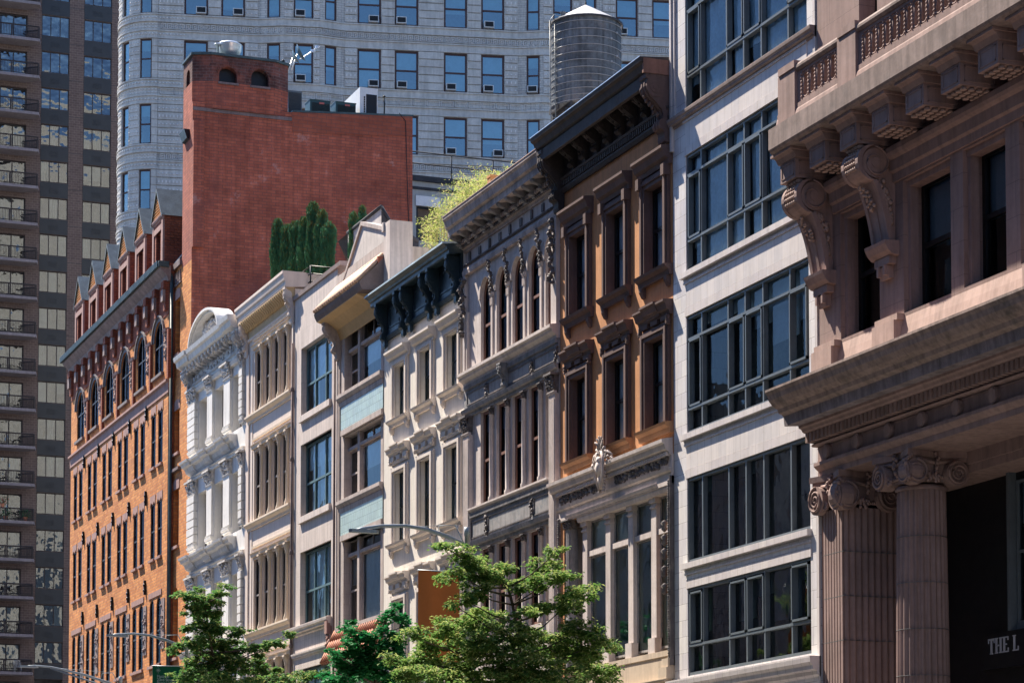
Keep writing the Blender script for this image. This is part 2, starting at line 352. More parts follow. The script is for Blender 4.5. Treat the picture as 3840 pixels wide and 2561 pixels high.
# ------------------------------------------------------------ shared building pieces
def window(root, x0, x1, z0, z1, n, fm, gm, bars=(), rails=(), fw=.06, fd=.06, blind=None, arch=0, name='window', room=True, bmat=None, sashstep=False, pd=.02):
    """frame (part) > pane, blind (sub-parts)"""
    if x0 > x1: x0, x1 = x1, x0
    b = MB(); zt = z1
    b.box(x0, x0 + fw, n - fd, n, z0, z1 - arch); b.box(x1 - fw, x1, n - fd, n, z0, z1 - arch)
    b.box(x0 + fw, x1 - fw, n - fd, n, z0, z0 + fw)
    if arch:
        N_ = 10; xm = (x0 + x1) / 2; w = (x1 - x0) / 2
        for i in range(N_):
            t0, t1 = math.pi * i / N_, math.pi * (i + 1) / N_
            def P(t, k): return (xm + (w - k) * math.cos(t), z1 - arch + (arch - k) * math.sin(t))
            b.ext([P(t0, 0), P(t1, 0), P(t1, fw), P(t0, fw)], n - fd, n)
    else:
        b.box(x0 + fw, x1 - fw, n - fd, n, z1 - fw, z1)
    for q in bars: b.box(q - fw * .45, q + fw * .45, n - fd * .8, n + .01, z0 + fw, z1 - fw)
    for q in rails: b.box(x0 + fw, x1 - fw, n - fd * .7, n + .005, q - fw * .45, q + fw * .45)
    w_ = b.build(name, fm, root)
    p = MB(); yy = -(n - fd * .5)
    if arch:
        pts = [(x0, yy, z0), (x1, yy, z0)] + [(xm + w * math.cos(math.pi * i / 10), yy, z1 - arch + arch * math.sin(math.pi * i / 10)) for i in range(11)]
        p.add(pts, [tuple(range(len(pts)))])
    else:
        p.quad((x0, yy, z0), (x1, yy, z0), (x1, yy, z1), (x0, yy, z1))
    p.build('pane', gm, w_)
    if blind:
        frac = blind if isinstance(blind, float) else R.choice(blind)
        if frac > 0.03:
            d = MB(); d.box(x0 + fw * .5, x1 - fw * .5, n - fd - .07, n - fd - .05, z1 - (z1 - z0) * frac, z1)
            d.build('blind', bmat or BLIND, w_)
    return w_
def curtain(parent, x0, x1, z0, z1, n, mat=None, amp=.05, per=.25):
    c = MB(); k = max(4, int(abs(x1 - x0) / .06)); ph = R.uniform(0, 6); pts = []
    for i in range(k + 1):
        x = x0 + (x1 - x0) * i / k; pts.append((x, n + amp * math.sin(ph + 2 * math.pi * (x - x0) / per + .8 * math.sin(9 * x))))
    sh = R.uniform(-.2, .2)
    for i in range(k):
        (a, na), (b_, nb) = pts[i], pts[i + 1]
        c.add([(a + sh, -na, z0), (b_ + sh, -nb, z0), (b_, -nb, z1), (a, -na, z1)], [(0, 1, 2, 3)], True)
    return c.build('curtain', mat or CURT, parent)
def scroll(zt, zb, proj, foot=.2, nb=0.0, k=18):
    """closed (n,z) outline of an S-shaped console hanging from zt to zb"""
    h = zt - zb
    K = [(1, 0), (1, .07), (.90, .08), (.97, .13), (.98, .19), (.93, .26), (.82, .33), (.66, .40), (.50, .46), (.38, .53), (.33, .60), (.36, .655), (.46, .68), (.53, .72), (.54, .77), (.48, .815), (.36, .83), (.30, .86), (.28, .91), (.30, .95), (.26, 1.0), (.14, 1.02), (.06, .985)]
    return [(nb, zt)] + [(nb + proj * a * (1 if b < .5 else .75 + foot), zt - h * b) for a, b in K] + [(nb, zt - h * .97)]
def console(parent, xc, w, zt, zb, proj, mat, nb=0.0, foot=.2, name='bracket', leaf=0, rings=True, rib=True):
    c = MB(); P = scroll(zt, zb, proj, foot, nb); c.prof(P, xc - w / 2, xc + w / 2)
    h = zt - zb
    if rib:
        Q = [(n + .022, z) for n, z in P[2:18]]; Q = Q + [(n - .04, z) for n, z in P[2:18]][::-1]
        c.prof(Q, xc - w * .28, xc - w * .10); c.prof(Q, xc + w * .10, xc + w * .28)
    if rings:
        for sgn in (-1, 1):
            for r, d in ((.15 * h, .02), (.09 * h, .035), (.045 * h, .05)):
                r = min(r, proj * .38); x = xc + sgn * w / 2; cx_, cz_ = nb + proj * .62, zt - h * .2
                pts = [(-(cx_ + r * math.cos(a * math.pi / 8)), cz_ + r * math.sin(a * math.pi / 8)) for a in range(16)]
                vs = [(x, y, z) for y, z in pts] + [(x + sgn * d, y * 1, z) for y, z in pts]
                c.add(vs, [tuple(range(16, 32)) if sgn > 0 else tuple(range(16, 32))[::-1]] + [(i, (i + 1) % 16, 16 + (i + 1) % 16, 16 + i) for i in range(16)])
    if leaf:
        for i in range(leaf):
            t = i / leaf; c.blob(xc + R.uniform(-.3, .3) * w, nb + proj * (1 - t) * .85 + .03, zt - h * (.3 + .6 * t), w * .2, .04, h * .05)
    return c.build(name, mat, parent)
def cornice_prof(zb, zt, proj, nb=0.0, steps=((0, 0), (.25, .12), (.28, .3), (.7, .36), (.72, .55), (.95, .7), (1, .92), (1, 1))):
    P = [(nb + s * proj, zb + t * (zt - zb)) for s, t in steps]
    return P + [(nb - .03, zt), (nb - .03, zb)]
def dentils(b, x0, x1, pitch, w, n0, n1, z0, z1):
    k = int(abs(x1 - x0) / pitch)
    for i in range(k + 1):
        x = x0 + (x1 - x0) * i / k; b.box(x - w / 2, x + w / 2, n0, n1, z0, z1)
def fluted(b, x0, x1, n, z0, z1, k=6, d=.03):
    """shallow vertical reeds standing on a pilaster face"""
    w = (x1 - x0) / k
    for i in range(k): b.box(x0 + w * (i + .22), x0 + w * (i + .78), n, n + d, z0, z1)
def capital(parent, x0, x1, n, z0, z1, mat, name='capital', proj=.14, cnt=22):
    c = MB(); w = x1 - x0; h = z1 - z0
    c.box(x0 - .05, x1 + .05, n - .1, n + proj + .04, z1 - h * .13, z1)
    c.box(x0 + .02, x1 - .02, n - .1, n + proj * .35, z0, z1 - h * .13)
    for i in range(cnt):
        t = R.random(); z = z0 + h * (.05 + .8 * t)
        c.blob(R.uniform(x0, x1), n + proj * (.3 + .6 * t), z, w * .12, .05, h * .11)
    for x in (x0 + .02, x1 - .02):
        for i in range(6):
            t = i / 6; c.blob(x, n + proj * (.2 + .8 * t), z0 + h * (.1 + .75 * t), .045, .045, h * .08)
    return c.build(name, mat, parent)
def street(name, label, cat, s_left, D=30.0):
    """facade frame on the street line; local x runs toward the camera"""
    return thing(name, label, cat, (D, s_left, 0), rad(-90))
OCHREB = M('ochre_brown_paint', (.36, .19, .10), .8, .12, 1.5, .12, 20, .15)
SASHG = M('grey_brown_sash', (.24, .215, .20), .7, .15, 2, .05, 20)
GRIMY = M('pale_grimy_carving', (.46, .40, .38), .8, .2, 4, .15, 20, .1)
YST = M('yellowed_stone', (.52, .42, .32), .85, .1, 1, .1, 20, .25)
GL_S = glass('pale_green_shop_glass', (.62, .84, .85), 2.3, .2, .8, 1.0, (.74, .92, .92))
COPPERP = M('pinkish_metal_flashing', (.50, .36, .31), .6, .15, 1.5, .08, 20, .2)
REDCAP = M('brown_stone_coping', (.34, .27, .25), .85, .15, 1.5, .15, 20, .2)
OCHREL = M('ochre_cornice_paint', (.55, .40, .23), .8, .1, 2, .06, 20)
BRNST = M('brown_grey_moulding', (.30, .235, .215), .8, .15, 1.5, .12, 20, .3)
STEEL = M('grey_steel_window_frame', (.115, .135, .15), .4, .1, 2, .02, 10)
# ============================================================ white tiled building
def white_tile_building():
    sL, sR = 64.88, 56.22
    r = street('office_building', 'white glazed-tile building with wide dark steel window bands beside the columned building', 'building', sL)
    X = lambda s: sL - s
    W = X(sR)
    bands = [(7.62, 10.07, (8.46,)), (10.78, 13.17, ()), (14.42, 17.76, (15.12, 17.1)), (19.02, 22.36, (19.9, 21.78)), (23.66, 27.1, (24.62, 26.5)), (28.3, 31.7, (29.2, 31.1))]
    a, b_ = X(64.02), X(56.68)
    m = MB(); m.wall(0, W, 0, 33.2, 0, [(a, b_, z0, z1) for z0, z1, _ in bands], .24)
    m.build('wall', TILE, r)
    m = MB(); m.body(0, W, 33.2, 16); m.build('side_walls', TILE, r)
    m = MB(); m.box(.1, W - .1, -1.9, -1.8, 1, 33); 
    for z0, z1, _ in bands: m.box(.1, W - .1, -1.8, -.26, z0 - .45, z0 - .3)
    m.build('room', ROOM, r)
    for i, (z0, z1, rails) in enumerate(bands):
        zn = bands[i + 1][0] if i + 1 < len(bands) else 33
        if i >= 1:
            m = MB(); m.box(a - .22, b_ + .06, -.02, .13, z0 - .17, z0 - .02 + .01); m.box(a - .1, b_ + .02, -.02, .05, z0 - .34, z0 - .28)
            m.build('sill', TILEP, r)
            m = MB(); m.box(a, b_, -.02, .018, bands[i - 1][1] + .25, z0 - .345); m.build('spandrel', TILEV, r)
            m = MB(); m.box(a - .05, b_ + .05, -.02, .03, bands[i - 1][1], bands[i - 1][1] + .24); m.build('lintel', TILEP, r)
        w = MB(); n1 = -.03; n0 = -.20
        fr = .07
        w.box(a, a + fr, n0, n1, z0, z1); w.box(b_ - fr, b_, n0, n1, z0, z1)
        w.box(a + fr, b_ - fr, n0, n1, z0, z0 + .09); w.box(a + fr, b_ - fr, n0, n1, z1 - .08, z1)
        ms = [X(q) for q in (63.08, 61.42, 60.38, 59.33, 57.78)]
        for q in ms: w.box(q - .035, q + .035, n0, n1, z0 + .09, z1 - .08)
        for q in rails: w.box(a + fr, b_ - fr, n0 + .02, n1 + .012, q - .035, q + .035)
        cols = [a + fr] + ms + [b_ - fr]
        rr = [z0 + .09] + list(rails) + [z1 - .08]
        for j in range(len(cols) - 1):              # opening casements
            if j in (0, 2, 3, 5) and rails:
                lo, hi = (rr[1], rr[2]) if len(rr) > 2 else (rr[0], rr[1])
                x0, x1 = cols[j] + .04, cols[j + 1] - .04; lo += .05; hi -= .04
                for (p, q, u, v) in ((x0, x0 + .05, lo, hi), (x1 - .05, x1, lo, hi), (x0, x1, lo, lo + .06), (x0, x1, hi - .05, hi)):
                    w.box(p, q, -.17, -.005 + (.03 if j == 5 else 0), u, v)
        wo = w.build('window', STEEL, r)
        for j in range(len(cols) - 1):
            g = MB(); g.quad((cols[j], .17, z0), (cols[j + 1], .17, z0), (cols[j + 1], .17, z1), (cols[j], .17, z1)); g.build('pane', GL_C if i >= 2 else GL_W, wo)
            if i >= 3:
                if R.random() < .92: curtain(wo, cols[j] + .02, cols[j + 1] - R.uniform(.0, .25), z0 + R.choice([0, .0, .0, .7]), z1, -.225, amp=.03, per=.45)
            elif R.random() < .8:
                d = MB(); d.box(cols[j], cols[j + 1], -.34, -.32, z1 - R.uniform(.3, 2), z1); d.build('blind', BLIND, wo)
    m = MB()
    m.box(0, .10, -.02, .10, 22.7, 33.2); m.box(.14, .24, -.02, .06, 23.7, 33.2); m.box(W - .12, W, -.02, .02, 0, 33.2)
    m.build('corner_moulding', TILEP, r)
    m = MB(); m.prof(cornice_prof(7.0, 7.52, .3), -.02, W); m.prof(cornice_prof(6.4, 6.7, .15), 0.02, W - .02); m.box(.25, W - .25, -.02, .03, 5.4, 6.4)
    m.build('shop_cornice', TILEP, r)
    m = MB(); m.prof(cornice_prof(23.32, 23.62, .17), -.12, W); m.build('string_course', BRNST, r)
    return r
# ============================================================ tan and brown house
def tan_brownstone():
    sL, sR = 73.40, 64.90
    r = street('townhouse', 'tan stucco house with dark brown window hoods and a deep bracketed dark cornice', 'building', sL)
    X = lambda s: sL - s
    W = X(sR); holes = []; rows = [(19.5, 22.05), (14.95, 17.55)]
    ctr = [X(71.77), X(68.83), X(66.02)]; hw = .65
    for z0, z1 in rows:
        for c in ctr: holes.append((c - hw - .05, c + hw + .05, z0 - .004, z1 + .05))
    holes.append((X(73.0), X(65.05), 8.45, 13.17))
    m = MB(); m.wall(0, W, 0, 25.2, 0, holes, .34); m.build('wall', TAN, r)
    m = MB(); m.body(0, W, 25.2, 16, n=0); m.build('side_walls', TAN, r)
    m = MB(); m.box(.1, W - .1, -2.5, -2.4, .5, 25); m.box(.1, W - .1, -2.4, -.4, 13.6, 13.8); m.box(.1, W - .1, -2.4, -.4, 18.2, 18.4); m.build('room', DARKIN, r)
    for ri, (z0, z1) in enumerate(rows):
        for c in ctr:
            w = window(r, c - hw, c + hw, z0, z1, -.17, BLACKM, GL_B, rails=((z0 + z1) / 2 + .05,), fw=.11, fd=.08, blind=[.9, 1.0, 1.0])
            t = MB()
            for k, (d, nn) in enumerate(((.31, .11), (.23, .16), (.14, .11))):
                e = hw + d
                t.box(c - e, c - e + .11, -.02, nn, z0, z1 + d); t.box(c + e - .11, c + e, -.02, nn, z0, z1 + d)
                t.box(c - e + .11, c + e - .11, -.02, nn - .004, z1 + d - .10, z1 + d)
            t.box(c - hw - .1, c - hw, -.34, .12, z0, z1 + .1); t.box(c + hw, c + hw + .1, -.34, .12, z0, z1 + .1); t.box(c - hw - .1, c + hw + .1, -.34, .116, z1 + .003, z1 + .1)
            t.build('window_surround', BROWN, w)
            h = MB(); hx = hw + .44
            if ri == 0:
                h.prof([(-.02, 22.42), (.1, 22.42), (.13, 22.55), (.22, 22.62), (.28, 22.78), (.35, 22.84), (.35, 22.92), (-.02, 22.96)], c - hx, c + hx)
                h.box(c + hx - .3, c + hx - .1, -.02, .24, 22.1, 22.42); h.box(c - hx + .1, c - hx + .3, -.02, .24, 22.1, 22.42)
            else:
                P = [(-.02, 18.06), (.1, 18.06), (.12, 18.16), (.2, 18.2), (.25, 18.36), (.31, 18.4), (.31, 18.46), (-.02, 18.5)]
                h.prof(P, c - hx, c + hx); h.prof([(n + .05, z + .05) for n, z in P], c - hx * .45, c + hx * .45)
                for dx in (-.7, 0, .7): h.box(c + dx - .22, c + dx + .24, -.02, .12, 17.93, 18.06)
                for sx in (-1, 1):
                    for k in range(5): h.blob(c + sx * (hx - .12), .1, 18.0 - k * .05, .1, .08, .06)
            h.build('hood', BROWN, w)
            s = MB(); s.prof([(-.02, z0 - .3), (.1, z0 - .3), (.13, z0 - .16), (.24, z0 - .08), (.27, z0), (-.02, z0 + .02)], c - hx, c + hx)
            if ri == 0:
                for sx in (-1, 1): s.prof([(-.02, z0 - .62), (.06, z0 - .58), (.14, z0 - .42), (.15, z0 - .3), (-.02, z0 - .3)], c + sx * (hx - .22) - .1, c + sx * (hx - .22) + .1)
            s.build('sill', BROWN if ri == 0 else OCHREB, w)
    # deep cornice on consoles
    m = MB()
    m.prof([(-.05, 25.3), (.72, 24.9), (.74, 25.0), (.82, 25.06), (.88, 25.22), (.97, 25.28), (1.0, 25.40), (-.05, 25.50)], X(73.5), X(64.93))
    m.box(X(73.45), X(64.95), .66, .78, 24.62, 24.95)
    m.box(X(73.4), W, -.02, .05, 23.75, 25.2)
    m.prof([(-.02, 23.62), (.08, 23.62), (.14, 23.72), (.14, 23.78), (-.02, 23.8)], 0, W)
    dentils(m, .25, W - .3, .14, .075, .02, .17, 23.80, 23.98)
    m.prof([(-.02, 23.99), (.18, 23.99), (.2, 24.06), (-.02, 24.08)], 0, W)
    co = m.build('cornice', DKBROWN, r)
    m = MB(); m.box(X(73.49), X(64.94), .70, 1.005, 25.405, 25.43); m.build('gutter_edge', ALU, co)
    m = MB(); m.box(X(65.0), X(64.91), -.02, .9, 24.95, 25.38); m.build('cornice_end', REDLIP, co)
    ks = [72.95 - .93 * i for i in range(1, 8)]
    for s_ in ks: console(co, X(s_), .26, 24.86, 24.05, .55, DKBROWN, nb=.03, foot=.1, leaf=4)
    for s_, w in ((73.2, .42), (65.17, .46)): console(co, X(s_), w, 24.95, 23.05, .78, DKBROWN if s_ > 70 else BROWN, nb=.03, foot=.16, leaf=10, name='end_bracket')
    # shop front
    m = MB(); m.prof([(-.05, 14.02), (.12, 14.02), (.14, 14.1), (.24, 14.16), (.27, 14.3), (.34, 14.34), (.35, 14.44), (-.05, 14.52)], X(73.75), X(64.96))
    dentils(m, .1, W - .15, .13, .07, .05, .2, 13.98, 14.08); m.box(0, W, -.02, .07, 13.17, 14.02)
    m.prof([(.05, 13.5), (.14, 13.55), (.17, 13.64), (.05, 13.66)], .02, W - .02); m.prof([(.05, 13.2), (.1, 13.22), (.13, 13.3), (.05, 13.32)], .6, W - 1)
    sc_ = m.build('shop_cornice', CASTC, r)
    m = MB(); m.lumps(.15, X(69.9), .09, 13.72, 13.95, 130, .055); m.lumps(X(68.9), W - .2, .09, 13.72, 13.95, 130, .055); m.build('carved_frieze', CASTD, sc_)
    # cartouche
    m = MB(); cx = X(69.35)
    m.blob(cx, .38, 14.28, .2, .16, .34, .05); m.blob(cx, .34, 13.95, .13, .12, .36, .05); m.blob(cx, .42, 14.5, .16, .1, .14, .05)
    car = m.build('cartouche', CASTC, sc_)
    m = MB()
    for sg in (-1, 1):
        spiral(m, cx + sg * .3, .34, 14.68, .19, 1.7, .05, .05, 'n', 1, sg)
        m.tube([(cx + sg * .16, -.4, 14.75), (cx + sg * .34, -.42, 14.45), (cx + sg * .26, -.42, 14.0), (cx + sg * .1, -.36, 13.62)], .045, 6)
        m.tube([(cx + sg * .2, -.3, 14.62), (cx + sg * .5, -.34, 14.72), (cx + sg * .72, -.3, 14.58), (cx + sg * .66, -.28, 14.48)], .05, 6, True, .03)
        for q in range(10): m.blob(cx + sg * (.3 + .05 * q), .3 + R.uniform(-.03, .05), 14.52 + R.uniform(-.05, .12) - .012 * q, .06, .05, .05)
        for q in range(7): m.blob(cx + sg * (.12 + .02 * q), .33, 13.58 + q * .09, .06, .06, .06)
    for a in (-50, -25, 0, 25, 50):
        t = rad(90 + a); m.tube([(cx + .1 * math.cos(t), -.36, 14.8 + .1 * math.sin(t)), (cx + .28 * math.cos(t), -.38, 14.86 + .28 * math.sin(t)), (cx + .4 * math.cos(t) + .04, -.44, 14.86 + .36 * math.sin(t))], .06, 5, True, .025)
    for q in range(12): m.blob(cx + R.uniform(-.2, .2), .36, 14.78 + R.uniform(-.06, .14), .06, .06, .06)
    m.build('carved_ornament', GRIMY, car)
    # bay of tall windows
    m = MB(); lx, rx = X(71.95), X(65.08)
    m.box(X(73.02), X(72.98) + .02, -.9, .0, 8.45, 13.17)
    m.box(X(73.0), X(65.05), -.9, -.42, 13.0, 13.17)
    xs = [X(71.9), X(70.1), X(68.4), X(66.75)]
    for x in xs:
        m.box(x, x + .36, -.40, -.12, 8.9, 12.9); m.box(x - .03, x + .40, -.42, -.06, 12.86, 13.0); m.box(x - .02, x + .38, -.42, -.08, 12.7, 12.76)
        m.box(x - .05, x + .42, -.42, -.03, 8.48, 8.92)
    m.box(xs[0] + .36, rx, -.40, -.16, 11.9, 12.06)
    m.prof([(-.42, 13.0), (.0, 13.0), (.04, 13.1), (.04, 13.17), (-.42, 13.17)], X(72.0), rx)
    bay = m.build('bay_frame', CASTC, r)
    for i, x in enumerate(xs):
        x1 = xs[i + 1] if i < 3 else rx + .3
        window(bay, x + .36, x1, 12.06, 13.0, -.25, CAST, GL_S, fw=.06, name='window', blind=1.0)
        window(bay, x + .36, x1, 8.6, 11.9, -.25, CAST, GL_S, fw=.06, name='window', blind=1.0)
    m = MB(); m.box(X(72.95), rx, -.45, .05, 8.3, 8.46); m.prof(cornice_prof(7.4, 7.62, .3), X(73.3), X(64.98)); m.box(X(73.3), W, -.02, .02, 5, 8.3); m.build('sill', YST, r)
    m = MB(); m.lathe(X(72.68), .1, [(.2, 8.5), (.2, 9.0), (.28, 9.4), (.3, 9.8), (.19, 10.1), (.17, 10.2), (.16, 12.9), (.18, 13.0)], 20)
    for i in range(16):
        a = i * math.pi / 8; m.box(X(72.68) + .165 * math.cos(a) - .012, X(72.68) + .165 * math.cos(a) + .012, -.1 + .165 * math.sin(a) - .012, -.1 + .165 * math.sin(a) + .012, 10.2, 12.9)
    col_ = m.build('column', CAST, r)
    capital(col_, X(72.93), X(72.43), -.0, 12.88, 13.17, CASTD, cnt=26)
    m = MB()
    for s_ in (64.99, 73.27):
        z = 8.0
        while z < 13.3: m.blob(X(s_), .12, z, .055, .055, .05, .15); z += .07
    for z in (12.0, 11.6, 11.2, 10.7, 10.2): m.lathe(X(65.25), -.14, [(.02, z - .18), (.1, z - .1), (.06, z), (.12, z + .08), (.02, z + .16)], 8)
    m.box(X(64.93), X(64.9), -.02, .14, 8, 13.4)
    m.build('rope_moulding', CASTD, r)
    m = MB(); m.box(X(65.5), X(64.92), -.02, .25, 7.62, 7.95); m.box(X(65.35), X(64.93), -.02, .2, 7.95, 8.2); m.build('stepped_plinth', YST, r)
    return r
# ============================================================ arched cast-iron front
def cast_iron_arched():
    sL, sR = 82.12, 73.42
    r = street('loft_building', 'weathered grey cast-iron front with five arched top windows under a bracketed cornice', 'building', sL)
    X = lambda s: sL - s
    W = X(sR)
    op = [(80.62, 79.60), (79.1, 78.08), (77.62, 76.60), (76.14, 75.12), (74.66, 73.80)]
    op = [(X(a), X(b)) for a, b in op]
    holes = [(a, b, 19.56, 22.55, .66) for a, b in op] + [(a - .02, b + .02, 14.78, 17.98) for a, b in op] + [(a - .02, b + .02, 10.2, 13.25) for a, b in op]
    m = MB(); m.wall(0, W, 0, 25.0, 0, holes, .18); m.build('wall', CASTC, r)
    m = MB(); m.body(0, W, 24.9, 17, n=0); m.build('side_walls', CASTC, r)
    m = MB(); m.box(.1, W - .1, -2.2, -2.1, .5, 24)
    for z in (9.8, 14.2, 19.1): m.box(.1, W - .1, -2.1, -.36, z, z + .15)
    m.build('room', DARKIN, r)
    for a, b in op:
        for (z0, z1, ar) in ((19.56, 22.55, .66), (14.78, 17.98, 0), (10.2, 13.25, 0)):
            zm = z0 + (z1 - z0) * (.46 if ar else .47)
            w = window(r, a, b, z0, z1, -.10, WOOD, GL_K, rails=(zm,), bars=(), fw=.10, fd=.08, arch=ar)
            d = MB(); d.box(a + .1, b - .1, -.22, -.20, z0 + .05, zm); d.build('blind', BROWNIN, w)
            if R.random() < .7:
                d = MB(); d.box(a + .1, b - .1, -.22, -.20, z1 - R.uniform(.6, 1.3), z1 - .3 * (ar > 0)); d.build('blind', BLIND, w)
    # top floor piers: caps, arch rings, leafy keystones
    m = MB()
    for i, (a, b) in enumerate(op):
        xm = (a + b) / 2; rr = (b - a) / 2
        for t0 in range(12):
            t, u = math.pi * t0 / 12, math.pi * (t0 + 1) / 12
            m.ext([(xm + (rr + q) * math.cos(v), 21.89 + (.66 + q * .9) * math.sin(v)) for v, q in ((t, .02), (u, .02), (u, .14), (t, .14))], -.02, .05)
        m.prof(cornice_prof(21.70, 21.88, .1), b + .01, b + .27); m.box(b + .06, b + .22, .0, .05, 19.6, 21.7)
        for k in range(3): m.box(b + .03 + k * .09, b + .07 + k * .09, .04, .07, 21.45, 21.7)
    m.box(0, .18, -.02, .12, 19.5, 23.0); m.box(.3, .36, -.02, .1, 19.5, 21.7); m.box(W - .5, W - .05, -.02, .12, 19.5, 23.0)
    ar = m.build('arcade_trim', CASTC, r)
    m = MB()
    for i, (a, b) in enumerate(op):
        for xx in (b + .15,):
            for k in range(16): m.blob(xx + R.uniform(-.08, .08), .1 + .08 * (k > 9), 21.9 + k * .07, .07, .07, .07)
    for xx in (.1, W - .3):
        for k in range(26): m.blob(xx + R.uniform(-.1, .1), .2 + .05 * math.sin(k), 20.9 + k * .08, .09, .1, .08)
    m.build('carved_ornament', CASTD, ar)
    # main cornice
    m = MB()
    m.prof([(-.02, 24.5), (.50, 24.38), (.62, 24.40), (.63, 24.62), (.72, 24.68), (.76, 24.9), (.82, 24.98), (.82, 25.07), (-.02, 25.35)], X(82.28), W)
    m.prof([(-.02, 23.86), (.06, 23.86), (.08, 23.96), (.16, 24.0), (.16, 24.12), (.22, 24.16), (.22, 24.24), (-.02, 24.3)], X(82.2), W)
    dentils(m, .02, W, .17, .09, .1, .26, 24.1, 24.24)
    m.prof([(-.02, 23.28), (.06, 23.3), (.1, 23.42), (.02, 23.44)], 0, W); m.prof([(-.02, 23.0), (.12, 23.02), (.14, 23.16), (.08, 23.28), (-.02, 23.3)], X(82.15), W)
    co = m.build('cornice', CASTM, r)
    m = MB()
    k = 62
    for i in range(k):
        x = .05 + (W - .1) * i / k
        m.ext([(x, 23.98), (x + .05, 23.98), (x + .11, 24.04), (x + .05, 24.1), (x, 24.1), (x + .06, 24.04)], .12, .20)
    for i in range(9):
        x = .45 + (W - .9) * i / 8
        (m.box(x - .11, x + .11, .0, .04, 23.5, 23.76) if i % 2 else m.box(x - .07, x + .07, .0, .06, 23.48, 23.8))
    for i in range(90): m.blob(.05 + (W - .1) * i / 90, .1, 23.36, .035, .04, .05)
    m.build('frieze_moulding', CASTD, co)
    m = MB(); m.box(X(82.27), W, .4, .84, 25.075, 25.1); m.quad((X(82.27), .02, 25.36), (W, .02, 25.36), (W, -.82, 25.11), (X(82.27), -.82, 25.11)); m.build('cornice_cap', COPPERP, co)
    for i in range(11): console(co, X(82.05) + i * .765, .2, 24.42, 24.0, .52, CAST, nb=.1, foot=.2, rings=False, rib=True, leaf=0)
    # sill ledge and entablatures
    m = MB(); m.prof([(-.02, 19.1), (.1, 19.1), (.12, 19.2), (.26, 19.3), (.28, 19.38), (.35, 19.42), (.35, 19.52), (-.02, 19.58)], X(82.1), X(73.45)); m.build('sill', CASTC, r)
    for (zt, zb, dz) in ((19.1, 18.0, 0), (14.55, 13.3, 1)):
        m = MB(); m.box(0 if not dz else .65, W if not dz else W - .65, -.02, .06, zb, zt)
        dentils(m, .1 + .6 * dz, W - .1 - .6 * dz, .12, .07, .04, .14, zt - .14, zt)
        m.prof([(-.02, zb + .1), (.16, zb + .14), (.2, zb + .26), (-.02, zb + .3)], .6 * dz, W - .6 * dz)
        e = m.build('entablature', CAST, r)
        m = MB()
        for a, b in ((.3, 2.1), (2.4, 6.3), (6.6, W - .3)):
            a = max(a, .75 * dz); b = min(b, W - .75 * dz)
            for (p, q, u, v) in ((a, b, zb + .4, zb + .44), (a, b, zt - .3, zt - .26), (a, a + .04, zb + .4, zt - .26), (b - .04, b, zb + .4, zt - .26)): m.box(p, q, .05, .085, u, v)
            m.lumps(b + .05, b + .25, .1, zb + .35, zt - .25, 14, .06)
        m.build('panel_moulding', CASTD, e)
    m = MB(); m.prof([(-.02, 14.5), (.08, 14.5), (.1, 14.62), (.2, 14.68), (.2, 14.74), (-.02, 14.76)], .68, W - .68); m.build('sill', CASTC, r)
    console(r, X(78.0), .34, 19.15, 18.2, .32, CAST, nb=.05, foot=.2, leaf=12, name='keystone_scroll')
    # piers of the square-headed floors
    for (x0, x1) in ((.1, .71), (W - .64, W - .1)):
        m = MB(); m.box(x0, x1, -.02, .14, 5, 17.35); fluted(m, x0 + .04, x1 - .04, .14, 5, 17.2, 7, .022); m.prof(cornice_prof(17.3, 17.42, .08, .12), x0 - .04, x1 + .04)
        p = m.build('pilaster', CASTC, r); capital(p, x0, x1, .1, 17.45, 18.0, CASTD, cnt=34, proj=.18)
    for i, (a, b) in enumerate(op[:-1]):
        xm = b + .16
        for (z0, z1) in ((14.76, 17.95), (10.2, 13.25)):
            m = MB(); m.lathe(xm, -.06, [(.11, z0), (.11, z0 + .12), (.075, z0 + .16), (.07, z1 - .3), (.1, z1 - .26)], 12)
            c = m.build('colonnette', CASTC, r); capital(c, xm - .11, xm + .11, .0, z1 - .28, z1 - .02, CASTD, cnt=12, proj=.12)
    return r
